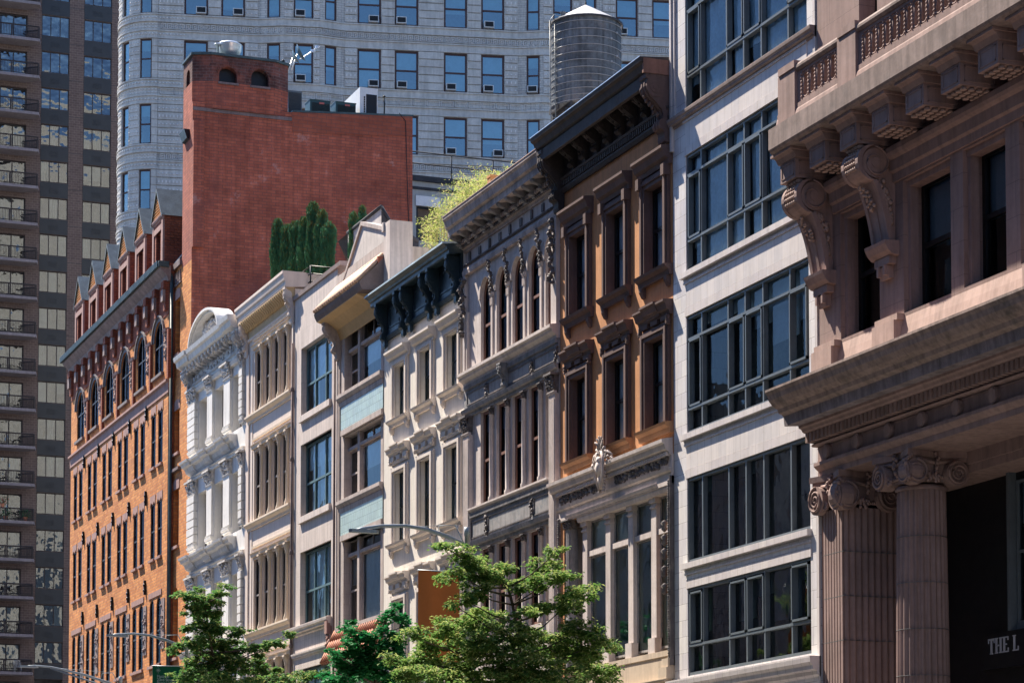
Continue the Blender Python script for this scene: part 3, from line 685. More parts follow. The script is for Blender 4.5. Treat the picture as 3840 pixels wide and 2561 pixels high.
# ============================================================ cream house with teal cornice
def cream_house():
    sL, sR = 91.22, 82.14
    r = street('townhouse', 'cream painted house with dark teal cornice on paired scroll brackets', 'building', sL)
    X = lambda s: sL - s
    W = X(sR); ctr = [X(89.25), X(86.35), X(83.45)]; hw = .62
    rows = [(19.3, 21.35), (14.6, 17.3), (9.8, 12.45)]
    m = MB(); m.wall(0, W, 0, 24.2, 0, [(c - hw, c + hw, a, b) for a, b in rows for c in ctr], .30); m.build('wall', CREAM, r)
    m = MB(); m.body(0, W, 24.1, 17); m.build('side_walls', CREAM, r)
    m = MB(); m.box(.1, W - .1, -2.5, -2.4, .5, 24); m.build('room', DARKIN, r)
    for ri, (z0, z1) in enumerate(rows):
        for c in ctr:
            w = window(r, c - hw, c + hw, z0, z1, -.18, TEAL, GL_B, rails=((z0 + z1) / 2 + .05,), fw=.06, fd=.05, blind=[.5, .9, 1.0])
            t = MB()
            for k, (d, nn) in enumerate(((.33, .08), (.24, .12), (.15, .08))):
                e = hw + d
                t.box(c - e, c - e + .15, -.02, nn, z0, z1 + d * .6); t.box(c + e - .15, c + e, -.02, nn, z0, z1 + d * .6)
                t.box(c - e + .15, c + e - .15, -.02, nn - .004, z1 + d * .6 - .11, z1 + d * .6)
            t.build('window_surround', CREAMT, w)
            h = MB(); hx = hw + .48
            if ri == 0: h.prof([(-.02, 21.5), (.08, 21.5), (.1, 21.6), (.2, 21.66), (.26, 21.8), (.32, 21.84), (.32, 21.92), (-.02, 21.96)], c - hx, c + hx)
            else:
                q = z1 + .62; P = [(-.02, q - .02), (.08, q - .02), (.12, q + .08), (.2, q + .12), (.24, q + .24), (.29, q + .27), (.29, q + .33), (-.02, q + .36)]
                h.prof(P, c - hx, c + hx); h.prof([(n + .05, z + .05) for n, z in P], c - hx * .4, c + hx * .4)
                for dx in (-.75, 0, .75): h.box(c + dx - .22, c + dx + .22, -.02, .12, q - .2, q - .02)
                h.prof([(-.02, q - .3), (.06, q - .3), (.09, q - .2), (-.02, q - .2)], c - hx + .1, c + hx - .1)
                for sx in (-1, 1):
                    for k in range(4): h.blob(c + sx * (hx - .12), .09, q - .08 - k * .06, .09, .07, .06)
            h.build('hood', CREAMT, w)
            s = MB(); s.prof([(-.02, z0 - .26), (.08, z0 - .26), (.12, z0 - .14), (.22, z0 - .08), (.25, z0 - .01), (-.02, z0 + .02)], c - hx, c + hx)
            for sx in (-1, 1): s.prof([(-.02, z0 - .5), (.05, z0 - .5), (.14, z0 - .36), (.14, z0 - .26), (-.02, z0 - .26)], c + sx * (hx - .2) - .09, c + sx * (hx - .2) + .09)
            s.build('sill', CREAMT, w)
    m = MB()
    m.prof([(-.05, 23.95), (.5, 23.86), (.53, 23.9), (.53, 24.02), (.6, 24.04), (.62, 24.12), (.72, 24.18), (.78, 24.2), (-.05, 24.26)], -.12, X(82.4))
    m.box(0, X(82.4), -.02, .08, 22.55, 23.95); m.prof([(-.02, 22.5), (.1, 22.5), (.16, 22.62), (.08, 22.72), (-.02, 22.74)], 0, X(82.4))
    for a in (.9, 3.8, 6.6):
        for (p, q, u, v) in ((a, a + 1.7, 22.9, 22.96), (a, a + 1.7, 23.6, 23.66), (a, a + .06, 22.9, 23.66), (a + 1.64, a + 1.7, 22.9, 23.66)): m.box(p, q, .06, .11, u, v)
    co = m.build('cornice', TEAL, r)
    m = MB(); m.prof([(.7, 24.205), (.79, 24.205), (.79, 24.27), (-.05, 24.36), (-.05, 24.3)], -.13, X(82.38)); m.build('cornice_cap', TEALT, co)
    for s_ in (90.75, 88.55, 87.75, 85.6, 84.8, 82.75): console(co, X(s_), .24, 23.88, 22.22, .50, TEAL, nb=.05, foot=.22, leaf=4)
    return r
# ============================================================ narrow stone front with tiled awning
def awning_building():
    sL, sR = 97.28, 91.26
    r = street('shop_building', 'narrow grey stone front with green tile bands and a tiled roof awning at the top', 'building', sL)
    X = lambda s: sL - s
    W = X(sR); a, b = X(96.35), X(91.3)
    rows = [(21.5, 24.15, 23.2), (17.2, 19.75, 19.22), (12.1, 15.55, 14.95)]
    m = MB(); m.wall(0, W, 0, 26.5, 0, [(a, b - .02, z0, z1) for z0, z1, _ in rows], .45); m.build('wall', STONE, r)
    m = MB(); m.body(0, W, 26.4, 16); m.build('side_walls', CSTONET, r)
    m = MB(); m.box(.1, W - .1, -2.5, -2.4, .5, 26); m.build('room', DARKIN, r)
    for z0, z1, zt in rows:
        m = MB(); xa, xb = X(95.0), X(92.05)
        for x in (xa, xb): m.box(x, x + .28, -.42, -.14, z0, z1)
        m.box(a, b, -.40, -.16, zt - .06, zt + .07); f = m.build('window_frame', STONEP, r)
        for (p, q, k) in ((a, xa, 0), (xa + .28, xb, 1), (xb + .28, b - .02, 0)):
            window(f, p, q, z0, zt - .06, -.28, STONEP, GL_C if k else GL_D, rails=(() if k else ((z0 + zt) / 2,)), fw=.08, fd=.06, blind=[.5, 1.0] if k else [0.0, .4])
            window(f, p, q, zt + .07, z1, -.28, STONEP, GL_C if k else GL_D, bars=(((p + q) / 2,) if k else ()), fw=.06, fd=.06)
        s = MB(); s.prof([(-.02, z0 - .28), (.06, z0 - .28), (.14, z0 - .18), (.16, z0 - .14), (.16, z0), (-.02, z0)], X(97.0), X(91.32)); s.prof([(-.02, z0 - .5), (.04, z0 - .5), (.06, z0 - .3), (-.02, z0 - .28)], X(96.8), X(91.34)); s.build('sill', STONEP, r)
    for z0, z1 in ((20.0, 20.98), (15.75, 16.7)):
        m = MB(); m.box(X(96.7), b, -.02, .03, z0 + .05, z1); m.build('tile_band', GREENT, r)
        m = MB(); m.box(X(96.55), b, -.4, .1, z0 - .2, z0 + .02); m.build('lintel', STONEP, r)
    m = MB()
    for x in (.06, .2, .36): m.box(x, x + .08, -.02, .05, 4, 24.2)
    m.build('pilaster_moulding', STONEP, r)
    # top awning
    m = MB(); m.add([(-.05, 0, 26.0), (W, 0, 26.0), (W, -.93, 24.92), (-.05, -1.04, 24.86)], [(0, 1, 2, 3)])
    m.prof([(-.02, 24.6), (.88, 24.55), (.92, 24.62), (.96, 24.7), (1.0, 24.84), (-.02, 25.9)], -.04, W)
    aw = m.build('awning', M('awning_fascia', (.16, .12, .11), .8, .2, 2, .1, 20), r)
    m = MB(); k = 21
    for i in range(k):
        x = -.02 + (W) * i / k; m.tube([(x + .12, -.01, 26.03), (x + .12, -.5, 25.48), (x + .12, -1.04, 24.90)], .085, 6)
    m.build('roof_tiles', TERRAL, aw)
    m = MB(); m.prof([(-.02, 23.75), (.02, 23.75), (.18, 24.15), (.55, 24.42), (.88, 24.52), (.88, 24.6), (-.02, 24.62)], .02, W - .7); m.box(.5, W, -.02, .1, 24.18, 24.5); m.build('soffit', SOFFIT, r)
    m = MB(); m.box(W - 2.2, W - .02, -.02, .25, 24.95, 25.9); m.build('parapet_panel', M('brick_red_paint', (.36, .12, .075), .9, .1, 1, .1, 20), r)
    console(r, .28, .35, 24.5, 23.0, .72, STONEP, nb=.0, foot=.12, leaf=8)
    # gabled parapet
    m = MB(); g = [(X(97.0), 25.7), (W - .05, 25.7), (W - .05, 26.95), (X(94.2), 27.85), (X(96.75), 26.0)]
    m.ext(g, -.5, -.05); gp = m.build('gable', STUCCO, r)
    m = MB()
    for (p, q) in (((X(97.05), 25.75), (X(94.2), 27.85)), ((X(94.2), 27.85), (W - .1, 26.95))):
        m.ext([(p[0], p[1] - .02), (q[0], q[1] - .02), (q[0], q[1] + .14), (p[0], p[1] + .14)], -.56, .02)
    m.build('coping', STONEP, gp)
    m = MB(); m.box(W - .02, W + .72, -.9, .02, 23.9, 27.15); m.box(W - .1, W + .1, -.5, .08, 26.85, 27.2); m.build('chimney', CSTONET, r)
    # tiled pent roof over the shop
    m = MB(); m.prof([(-.02, 10.9), (.62, 10.62), (.64, 10.7), (.04, 12.0), (-.02, 12.02)], .02, W); pr = m.build('pent_roof', TERRA, r)
    m = MB(); k = 20
    for i in range(k):
        x = .1 + (W - .15) * i / k
        for j in range(3):
            t0, t1 = j / 3, (j + 1) / 3
            m.tube([(x, -(.05 + .6 * t0), 12.02 - 1.34 * t0), (x, -(.05 + .6 * t1) - .015, 12.02 - 1.34 * t1 + .01)], .08, 6)
    m.build('roof_tiles', TERRA, pr)
    m = MB(); m.box(.5, W, -.02, .12, 11.98, 12.1); m.build('ledge', CSTONET, r)
    return r
# ============================================================ cream blocks with blue-green windows
def block_front():
    sL, sR = 103.52, 97.30
    r = street('office_building', 'cream terracotta block front with wide blue-green painted windows', 'building', sL)
    X = lambda s: sL - s
    W = X(sR); a, b = X(102.5), X(98.05)
    rows = [(21.62, 24.55), (17.32, 20.42), (12.75, 15.85), (8.6, 10.9)]
    m = MB(); m.wall(0, W, 0, 26.9, 0, [(a, b, z0, z1) for z0, z1 in rows], .38)
    m.build('wall', CSTONE, r)
    m = MB(); m.body(0, W, 26.6, 16); m.build('side_walls', CSTONET, r)
    m = MB(); m.box(.1, W - .1, -2.5, -2.4, .5, 26); m.build('room', DARKIN, r)
    for z0, z1 in rows:
        zm = z0 + (z1 - z0) * .46
        w = window(r, a, b, z0, z1, -.24, BLUEF, GL_C, bars=(X(101.15), X(99.65)), rails=(zm,), fw=.10, fd=.10, blind=[.35, .5], bmat=CURT)
        for p, q in ((a + .15, X(101.3)), (X(101.0), X(99.8)), (X(99.5), b - .1)):
            if R.random() < .75: curtain(w, p + R.uniform(.1, .4), q, z0, z1, -.42)
        s = MB(); s.box(a - .02, b, -.02, .12, z0 - .26, z0); s.build('sill', CSTONET, r)
    for (z0, z1) in ((20.42, 21.36), (15.85, 17.06), (10.9, 12.5)):
        m = MB(); m.box(a, b, -.5, -.10, z0, z1 + .26); m.build('spandrel', CSTONET, r)
    # recess above each spandrel: side jamb strip
    m = MB(); m.prof([(-.02, 26.82), (.08, 26.84), (.1, 27.0), (-.35, 27.02), (-.35, 26.82)], 0, W + .6); m.build('coping', REDCAP, r)
    m = MB(); m.prof(cornice_prof(12.3, 12.7, .25), -.4, W - .6); m.prof(cornice_prof(11.35, 11.6, .12), 0, W - .6); m.build('ledge', CSTONET, r)
    m = MB(); m.box(W - .95, W - .62, -.02, .22, 12.0, 12.68); m.lumps(W - .9, W - .5, .14, 11.5, 12.0, 16, .08); m.build('carved_bracket', PINKST, r)
    m = MB(); m.tube([(W - .04, -.1, 4), (W - .04, -.1, 24.4)], .05, 8); m.tube([(-.0, -.1, 4), (-.0, -.1, 25)], .05, 8)
    for z in (8, 12, 16, 20, 23): m.lathe(-.0, -.1, [(.05, z - .1), (.075, z - .08), (.075, z + .08), (.05, z + .1)], 8)
    m.build('drainpipe', DKSTONE, r)
    return r
# ============================================================ warm cream colonnette building
def colonnette_front():
    sL, sR = 111.38, 103.54
    r = street('loft_building', 'warm cream front with rows of slender colonnettes between narrow windows', 'building', sL)
    X = lambda s: sL - s
    W = X(sR)
    op = [(109.95, 108.72), (108.42, 107.28), (106.98, 105.86), (105.56, 104.52)]
    op = [(X(p), X(q)) for p, q in op] + [(X(104.22), X(103.78))]
    rows = [(23.05, 25.9), (18.15, 21.35), (13.2, 16.45), (9.2, 11.6)]
    m = MB(); m.wall(0, W, 0, 27.4, 0, [(a, b, z0, z1) for z0, z1 in rows for a, b in op], .16); m.build('wall', YCREAMP, r)
    m = MB(); m.body(0, W, 27.4, 16); m.build('side_walls', YCREAMP, r)
    m = MB(); m.box(.1, W - .1, -2.5, -2.4, .5, 27); m.build('room', DARKIN, r)
    for ri, (z0, z1) in enumerate(rows):
        for a, b in op:
            zm = (z0 + z1) / 2
            w = window(r, a, b, z0, z1, -.10, SASHG, GL_K, rails=(zm,), fw=.09, fd=.06, blind=[.3, .5])
            d = MB(); d.box(a + .08, b - .08, -.22, -.20, z0 + .05, zm - .05); d.build('blind', BROWNIN, w)
        for a, b in op[:-1]:
            x = b + .15; m = MB()
            m.lathe(x, -.05, [(.14, z0), (.14, z0 + .08), (.10, z0 + .2), (.075, z0 + .35), (.07, z1 - .4), (.1, z1 - .36), (.08, z1 - .3), (.13, z1 - .1), (.16, z1 - .05), (.16, z1)], 12)
            m.box(x - .16, x + .16, 0, .2, z1, z1 + .08); m.build('colonnette', YCREAM, r)
        s = MB(); s.prof([(-.02, z0 - .34), (.06, z0 - .34), (.08, z0 - .22), (.2, z0 - .12), (.22, z0 - .08), (.22, z0), (-.02, z0)], X(110.9), W - .12); s.build('sill', YCREAM, r)
        e = MB(); e.prof([(-.02, z1 + .1), (.1, z1 + .1), (.12, z1 + .22), (.18, z1 + .26), (-.02, z1 + .3)], X(110.1), W - .1)
        e.prof([(-.02, z1 + .5), (.06, z1 + .5), (.07, z1 + .6), (-.02, z1 + .62)], X(110.1), W - .1); e.build('lintel', YCREAM, r)
    m = MB(); m.box(X(111.3), X(110.75), -.02, .06, 4, 25.95); m.box(X(110.5), X(110.2), -.02, .03, 4, 25.9); m.box(W - .22, W - .05, -.02, .06, 4, 25.9); m.build('pilaster', YCREAMP, r)
    m = MB()
    m.prof([(-.5, 27.5), (.4, 27.42), (.44, 27.5), (.45, 27.66), (.5, 27.72), (.54, 27.95), (.57, 28.0), (.57, 28.12), (-.5, 28.12)], X(111.45), W + .06)
    m.prof([(-.02, 26.5), (.08, 26.52), (.1, 26.62), (-.02, 26.64)], X(111.0), W - .02)
    co = m.build('cornice', YCREAMP, r)
    m = MB(); m.prof([(-.02, 26.66), (.04, 26.66), (.1, 27.0), (.22, 27.25), (.38, 27.4), (.40, 27.5), (-.02, 27.5)], X(111.3), W - .02); m.build('cove', OCHREL, co)
    m = MB(); k = 26
    for i in range(k):
        x = X(111.1) + 7.5 * i / k
        m.tube([(x, -.12, 26.95), (x + .03, -.2, 27.15), (x, -.33, 27.28), (x + .02, -.42, 27.42)], .085, 5)
    m.build('rib_moulding', OCHREL, co)
    for s_, w_ in ((111.15, .4), (103.75, .36)): console(co, X(s_), w_, 27.45, 25.9, .42, YCREAMP, nb=.02, foot=.15, leaf=8)
    m = MB(); m.box(W - .1, W + .02, -1.2, -.5, 27, 28.1); m.build('parapet_return', YCREAMP, r)
    return r
# ============================================================ ornate white front
def white_ornate():
    sL, sR = 121.95, 111.42
    r = street('loft_building', 'ornate white cast-iron front with a curved pediment and leafy column capitals', 'building', sL)
    X = lambda s: sL - s
    W = X(sR)
    op = [(120.25, 118.3), (117.1, 115.15), (113.8, 112.05)]; op = [(X(p), X(q)) for p, q in op]
    rows = [(22.9, 25.5), (18.15, 20.95), (13.4, 16.2), (9.2, 11.5)]
    m = MB(); m.wall(0, W, 0, 28.0, 0, [(a, b, z0, z1) for z0, z1 in rows for a, b in op], .55); m.build('wall', WHITE, r)
    m = MB(); m.body(0, W, 27.9, 16); m.build('side_walls', WHITE, r)
    m = MB(); m.box(.1, W - .1, -2.5, -2.4, .5, 27); m.build('room', DARKIN, r)
    for z0, z1 in rows:
        for a, b in op: window(r, a, b, z0, z1, -.36, SASHG, GL_D, rails=((z0 + z1) / 2,), fw=.10, fd=.06, blind=[.4, .6])
    cols = [(X(121.85), X(120.35), 1), (X(118.28), X(117.12), 0), (X(115.13), X(113.82), 0), (X(112.05), X(111.45), 1)]
    for z0, z1 in rows:
        zc = z1 + .05
        for x0, x1, rust in cols:
            m = MB(); m.box(x0 + .08, x1 - .08, -.02, .12, z0 + .3, zc)
            m.prof(cornice_prof(z0, z0 + .3, .2), x0, x1)
            m.prof(cornice_prof(z0 + .3, z0 + .42, .08, .1), x0 + .05, x1 - .05)
            if rust:
                k = 6; h = (zc - z0 - .5) / k
                for i in range(k): m.box(x0 + .02, x1 - .02, .0, .2, z0 + .45 + i * h, z0 + .45 + (i + .86) * h)
            m.prof(cornice_prof(zc - .08, zc, .06, .12), x0 + .05, x1 - .05)
            p = m.build('column', WHITE, r)
            capital(p, x0 + .02, x1 - .02, .06, zc, zc + .68, WHITEO, proj=.24, cnt=34)
        m = MB()
        e0 = z1 + .74
        m.prof([(-.02, e0), (.1, e0), (.12, e0 + .12), (.2, e0 + .16), (-.02, e0 + .2)], 0, W)
        if z0 < 22:
            q = e0 + .35
            P = [(-.02, q), (.12, q + .1), (.2, q + .3), (.36, q + .36), (.4, q + .48), (.48, q + .52), (.5, q + .62), (-.02, q + .66)]
            m.prof(P, -.08, X(113.0))
            for x0, x1, _ in cols[:3]: m.prof([(n + .1, z + .012) for n, z in P], x0 - .05, x1 + .05)
        m.build('entablature', WHITE, r)
    # top cornice
    m = MB()
    P = [(-.02, 27.0), (.3, 27.1), (.34, 27.3), (.6, 27.42), (.66, 27.66), (.76, 27.72), (.8, 27.92), (-.02, 27.98)]
    m.prof(P, .0, W - .3); m.prof([(n + .08, z + .02) for n, z in P], -.15, 2.0); m.prof([(n + .08, z + .02) for n, z in P], 8.6, W - .2)
    m.prof([(-.02, 26.35), (.1, 26.38), (.16, 26.5), (-.02, 26.52)], 0, W)
    m.prof([(-.02, 25.95), (.14, 25.98), (.2, 26.14), (.08, 26.2), (-.02, 26.3)], 0, W)
    co = m.build('cornice', WHITE, r)
    m = MB()
    for i in range(14):
        x = 1.0 + 8.2 * i / 13
        m.prof([(.04, 26.98), (.3, 27.02), (.52, 27.2), (.5, 27.36), (.04, 27.36)], x - .14, x + .14)
        m.lumps(x - .16, x + .16, .42, 26.98, 27.25, 5, .08)
    m.lumps(.3, W - .3, .12, 26.5, 26.9, 60, .08)
    m.build('modillion', WHITEO, co)
    console(co, .45, .7, 27.2, 25.9, .55, WHITEO, nb=.02, foot=.2, leaf=16, name='end_bracket')
    console(co, W - .4, .6, 27.2, 25.9, .55, WHITEO, nb=.02, foot=.2, leaf=16, name='end_bracket')
    # segmental pediment
    m = MB(); x0, x1 = X(119.5), X(113.7); xm = (x0 + x1) / 2; hw = (x1 - x0) / 2; N_ = 24
    def arcp(t, k): return (xm - (hw - k) * math.cos(t), 27.9 + (1.35 - k) * math.sin(t))
    for i in range(N_):
        t, u = math.pi * i / N_, math.pi * (i + 1) / N_
        m.ext([arcp(t, .05), arcp(u, .05), arcp(u, .17), arcp(t, .17)], -.1, .80, False); m.ext([arcp(t, .17), arcp(u, .17), arcp(u, .27), arcp(t, .27)], .0, .66)
    pts = [arcp(math.pi * i / N_, .24) for i in range(N_ + 1)]; m.ext(pts, -.1, .12)
    pd_ = m.build('curved_pediment', WHITE, co)
    m = MB(); m.lumps(xm - 1.5, xm + 1.5, .3, 28.0, 28.8, 90, .13); m.build('carved_ornament', WHITEO, pd_)
    return r
HOODG = M('grey_arch_stone', (.19, .165, .165), .85, .2, 2, .15, 20, .2)
DKSTONEP = M('grey_brown_carved_stone', (.26, .20, .19), .85, .25, 2, .2, 20, .2)
GOLDB = M('golden_stud_brick', (.60, .33, .14), .7, .15, 2, .05, 20)
SLATEP = M('grey_green_slate_sheet', (.14, .16, .16), .6, .25, 2, .1, 20, .1)
ACW = M('air_conditioner_case', (.55, .57, .58), .5, .08, 2, .02, 10)
# ============================================================ tall red brick building
def red_brick_tower():
    sL = 125.5
    r = street('apartment_building', 'tall red brick building with a sooty arched turret and a large blank side wall', 'building', sL)
    X = lambda s: sL - s
    a, b = X(124.0), X(122.0)                    # tall part front strip
    lw = [(X(125.35), X(124.25), 18.95, 21.85), (X(125.3), X(124.25), 23.7, 25.9), (X(125.3), X(124.3), 28.75, 31.6), (X(125.3), X(124.25), 13.3, 16.85, .5), (X(125.3), X(124.2), 9, 12)]
    m = MB(); m.wall(0, a, 0, 33.4, 0, lw, .3); m.wall(a, b, 0, 33.0, 0, [], .1); m.build('front_wall', ORANGE, r)
    for h in lw: 
        w = window(r, h[0], h[1], h[2], h[3], -.22, MAROON, GL_D, rails=((h[2] + h[3]) / 2,), fw=.08, arch=h[4] if len(h) > 4 else 0)
        m = MB(); m.box(h[0] - .1, h[1] + .1, -.02, .12, h[2] - .14, h[2]); 
        if len(h) < 5: m.ext([(h[0] - .12, h[3]), (h[1] + .12, h[3]), (h[1] + .12, h[3] + .42), ((h[0] + h[1]) / 2, h[3] + .55), (h[0] - .12, h[3] + .42)], -.02, .03)
        m.build('lintel', PINKST, w)
    m = MB(); m.box(0, a + .1, -.02, .16, 22.75, 22.9); m.box(0, a, -.02, .12, 33.2, 33.5); m.box(0, a, -.02, .08, 32.3, 32.4)
    for i in range(4): m.ext([(.1 + .36 * i, 32.45), (.34 + .36 * i, 32.45), (.22 + .36 * i, 33.0)], .0, .07)
    m.build('string_course', DKSTONE, r)
    m = MB(); m.wall(a, b, 33.0, 41.0, 0, [], .1); m.build('upper_front_wall', RED, r)
    # side wall facing the camera : x=b plane, extends into the block (local y)
    m = MB()
    y1 = 5.15; y2 = 11.62
    m.quad((b, 0, 0), (b, y1, 0), (b, y1, 41.0), (b, 0, 41.0))
    m.add([(b, y1, 0), (b, y2, 0), (b, y2, 41.54), (b, y1, 41.05)], [(0, 1, 2, 3)])
    m.box(b - .02, b + .05, -.5, -.0, 33.5, 41.0) if False else None
    m.build('side_wall', RED, r)
    m = MB(); m.add([(b, y1, 41.05), (b, y2, 41.54), (a - 8, y2, 41.54), (a - 8, y1, 41.05)], [(0, 1, 2, 3)])
    m.quad((b, y2, 0), (b - 10, y2, 0), (b - 10, y2, 41.5), (b, y2, 41.54)); m.quad((a, 0, 33), (a, 8, 33), (a, 8, 41), (a, 0, 41))
    m.build('roof', ROOFB, r)
    m = MB(); m.add([(b + .04, y1 + .02, 41.02), (b + .04, y2 + .04, 41.50), (b + .04, y2 + .04, 41.60), (b + .04, y1 + .02, 41.12), (b - .3, y1 + .02, 41.02), (b - .3, y2 + .04, 41.50), (b - .3, y2 + .04, 41.60), (b - .3, y1 + .02, 41.12)],
          [(0, 1, 2, 3), (3, 2, 6, 7), (1, 5, 6, 2), (0, 4, 7, 3), (4, 5, 6, 7)])
    m.build('coping', COPPER, r)
    m = MB(); m.add([(b + .03, y1, 39.95), (b + .03, y2 - .02, 40.45), (b + .03, y2 - .02, 41.5), (b + .03, y1, 41.0)], [(0, 1, 2, 3)]); m.build('newer_brickwork', M('newer_red_brick', (.30, .085, .05), .9, .12, .6, .1, 20, .1, brick=(.5, .19, .014, (.25, .07, .042), (.15, .07, .06))), r)
    # projecting chimney breasts
    m = MB(); m.box(b, b + .22, -.55, 0, 33.6, 40.0); m.build('corner_pilaster', RED, r)
    m = MB(); m.box(b - 1.9, b + .06, -5.14, -.02, 40.55, 40.72); m.build('stone_band', DKSTONE, r)
    # octagonal-ish turret
    P = [(b + .12, .02), (b + .02, 0), (b - 1.9, -.01), (b - 2.3, .7), (b - 2.3, 4.6), (b - 1.9, 5.05), (b - .9, 5.16), (b - .1, 5.05), (b + .14, 4.2), (b + .14, .95)]
    oc = [(b + .14, .95), (b + .14, 4.2), (b - .25, 5.0), (b - 1.9, 5.05), (b - 2.0, 0.0), (b - .25, .02)]
    zt = [43.42, 43.62, 43.4, 43.4, 43.0, 43.0]
    def hole_wall(mb, p, q, z0, z1, holes, z1b=None):
        # wall panel between plan points with arched openings (u along the panel)
        L = math.hypot(q[0] - p[0], q[1] - p[1]); t = MB(); t.wall(0, L, z0, z1, 0, holes, .5)
        dx, dy = (q[0] - p[0]) / L, (q[1] - p[1]) / L; nx, ny = dy, -dx
        vs = [(p[0] + dx * v[0] - nx * v[1], p[1] + dy * v[0] - ny * v[1], v[2]) for v in t.v]
        mb.add(vs, t.f)
    m = MB()
    hole_wall(m, oc[0], oc[1], 40.72, 42.1, [])
    hole_wall(m, oc[1], oc[2], 40.72, 42.1, [])
    hole_wall(m, oc[5], oc[0], 40.72, 42.1, [])
    hole_wall(m, oc[4], oc[5], 40.72, 42.1, [])
    m.build('turret_base', RED, r)
    m = MB()
    hole_wall(m, oc[0], oc[1], 42.1, 43.45, [(.35, 1.28, 42.1, 42.92, .46), (2.02, 2.92, 42.1, 42.98, .45)])
    hole_wall(m, oc[1], oc[2], 42.1, 43.45, []); hole_wall(m, oc[2], oc[3], 42.1, 43.3, []); hole_wall(m, oc[4], oc[5], 42.1, 43.3, [(.6, 1.3, 42.1, 42.9, .35)]); hole_wall(m, oc[5], oc[0], 42.1, 43.45, [])
    for c0, z in ((.815, 42.46), (2.47, 42.53)):
        for i in range(15):
            t = math.pi * (i + .5) / 15; yc = .95 + c0 - .64 * math.cos(t) * 0 ; yy = .95 + c0 + .57 * math.cos(t); zz = z + .57 * math.sin(t)
            m.add([(b + .17 if k & 1 else b + .1, yy + (.045 if k & 2 else -.045), zz + (.09 if k & 4 else -.09)) for k in range(8)], [(0, 1, 3, 2), (4, 5, 7, 6), (0, 1, 5, 4), (2, 3, 7, 6), (0, 2, 6, 4), (1, 3, 7, 5)])
    tu = m.build('turret', SOOT, r)
    m = MB(); c = [(x + (.08 if x > b - 1 else -.05), y + (.08 if y > 2 else -.08)) for x, y in oc]
    k = len(c); zz = [43.45] * 6
    m.vext(c[::-1], 43.44, 43.56); m.build('turret_cap', COPPER, tu)
    m = MB(); m.vext([(x * .0 + (b - 1.2) + (x - b + 1.2) * .72, 2.6 + (y - 2.6) * .8) for x, y in oc][::-1], 41.9, 43.4); m.build('turret_room', BLACKM, tu)
    m = MB(); m.box(b + .1, b + .2, -2.45, -1.2, 42.02, 42.1) if False else None
    for (u, v) in ((1.25, 2.3), (2.9, 3.95)):
        m.add([(b + q, w, z) for q in (.12, .22) for w in (u, v) for z in (42.0, 42.1)], [(0, 1, 3, 2), (4, 5, 7, 6), (0, 1, 5, 4), (2, 3, 7, 6), (0, 2, 6, 4), (1, 3, 7, 5)])
    m.build('sill', DKSTONE, tu)
    m = MB(); m.prof([(-.1, 39.2), (.15, 39.3), (.3, 39.75), (-.1, 39.75)], a + .4, b - .6); m.build('iron_bracket', BLACKM, r)
    m = MB(); m.tube([(b + .05, y2 - .75, 41.6), (b + .07, y2 - .4, 41.2), (b + .07, y2 - .32, 38.5), (b + .07, y2 - .15, 34), (b + .07, y2 - .1, 26)], .02, 5); m.build('cable', BLACKM, r)
    return r, b, y1, y2
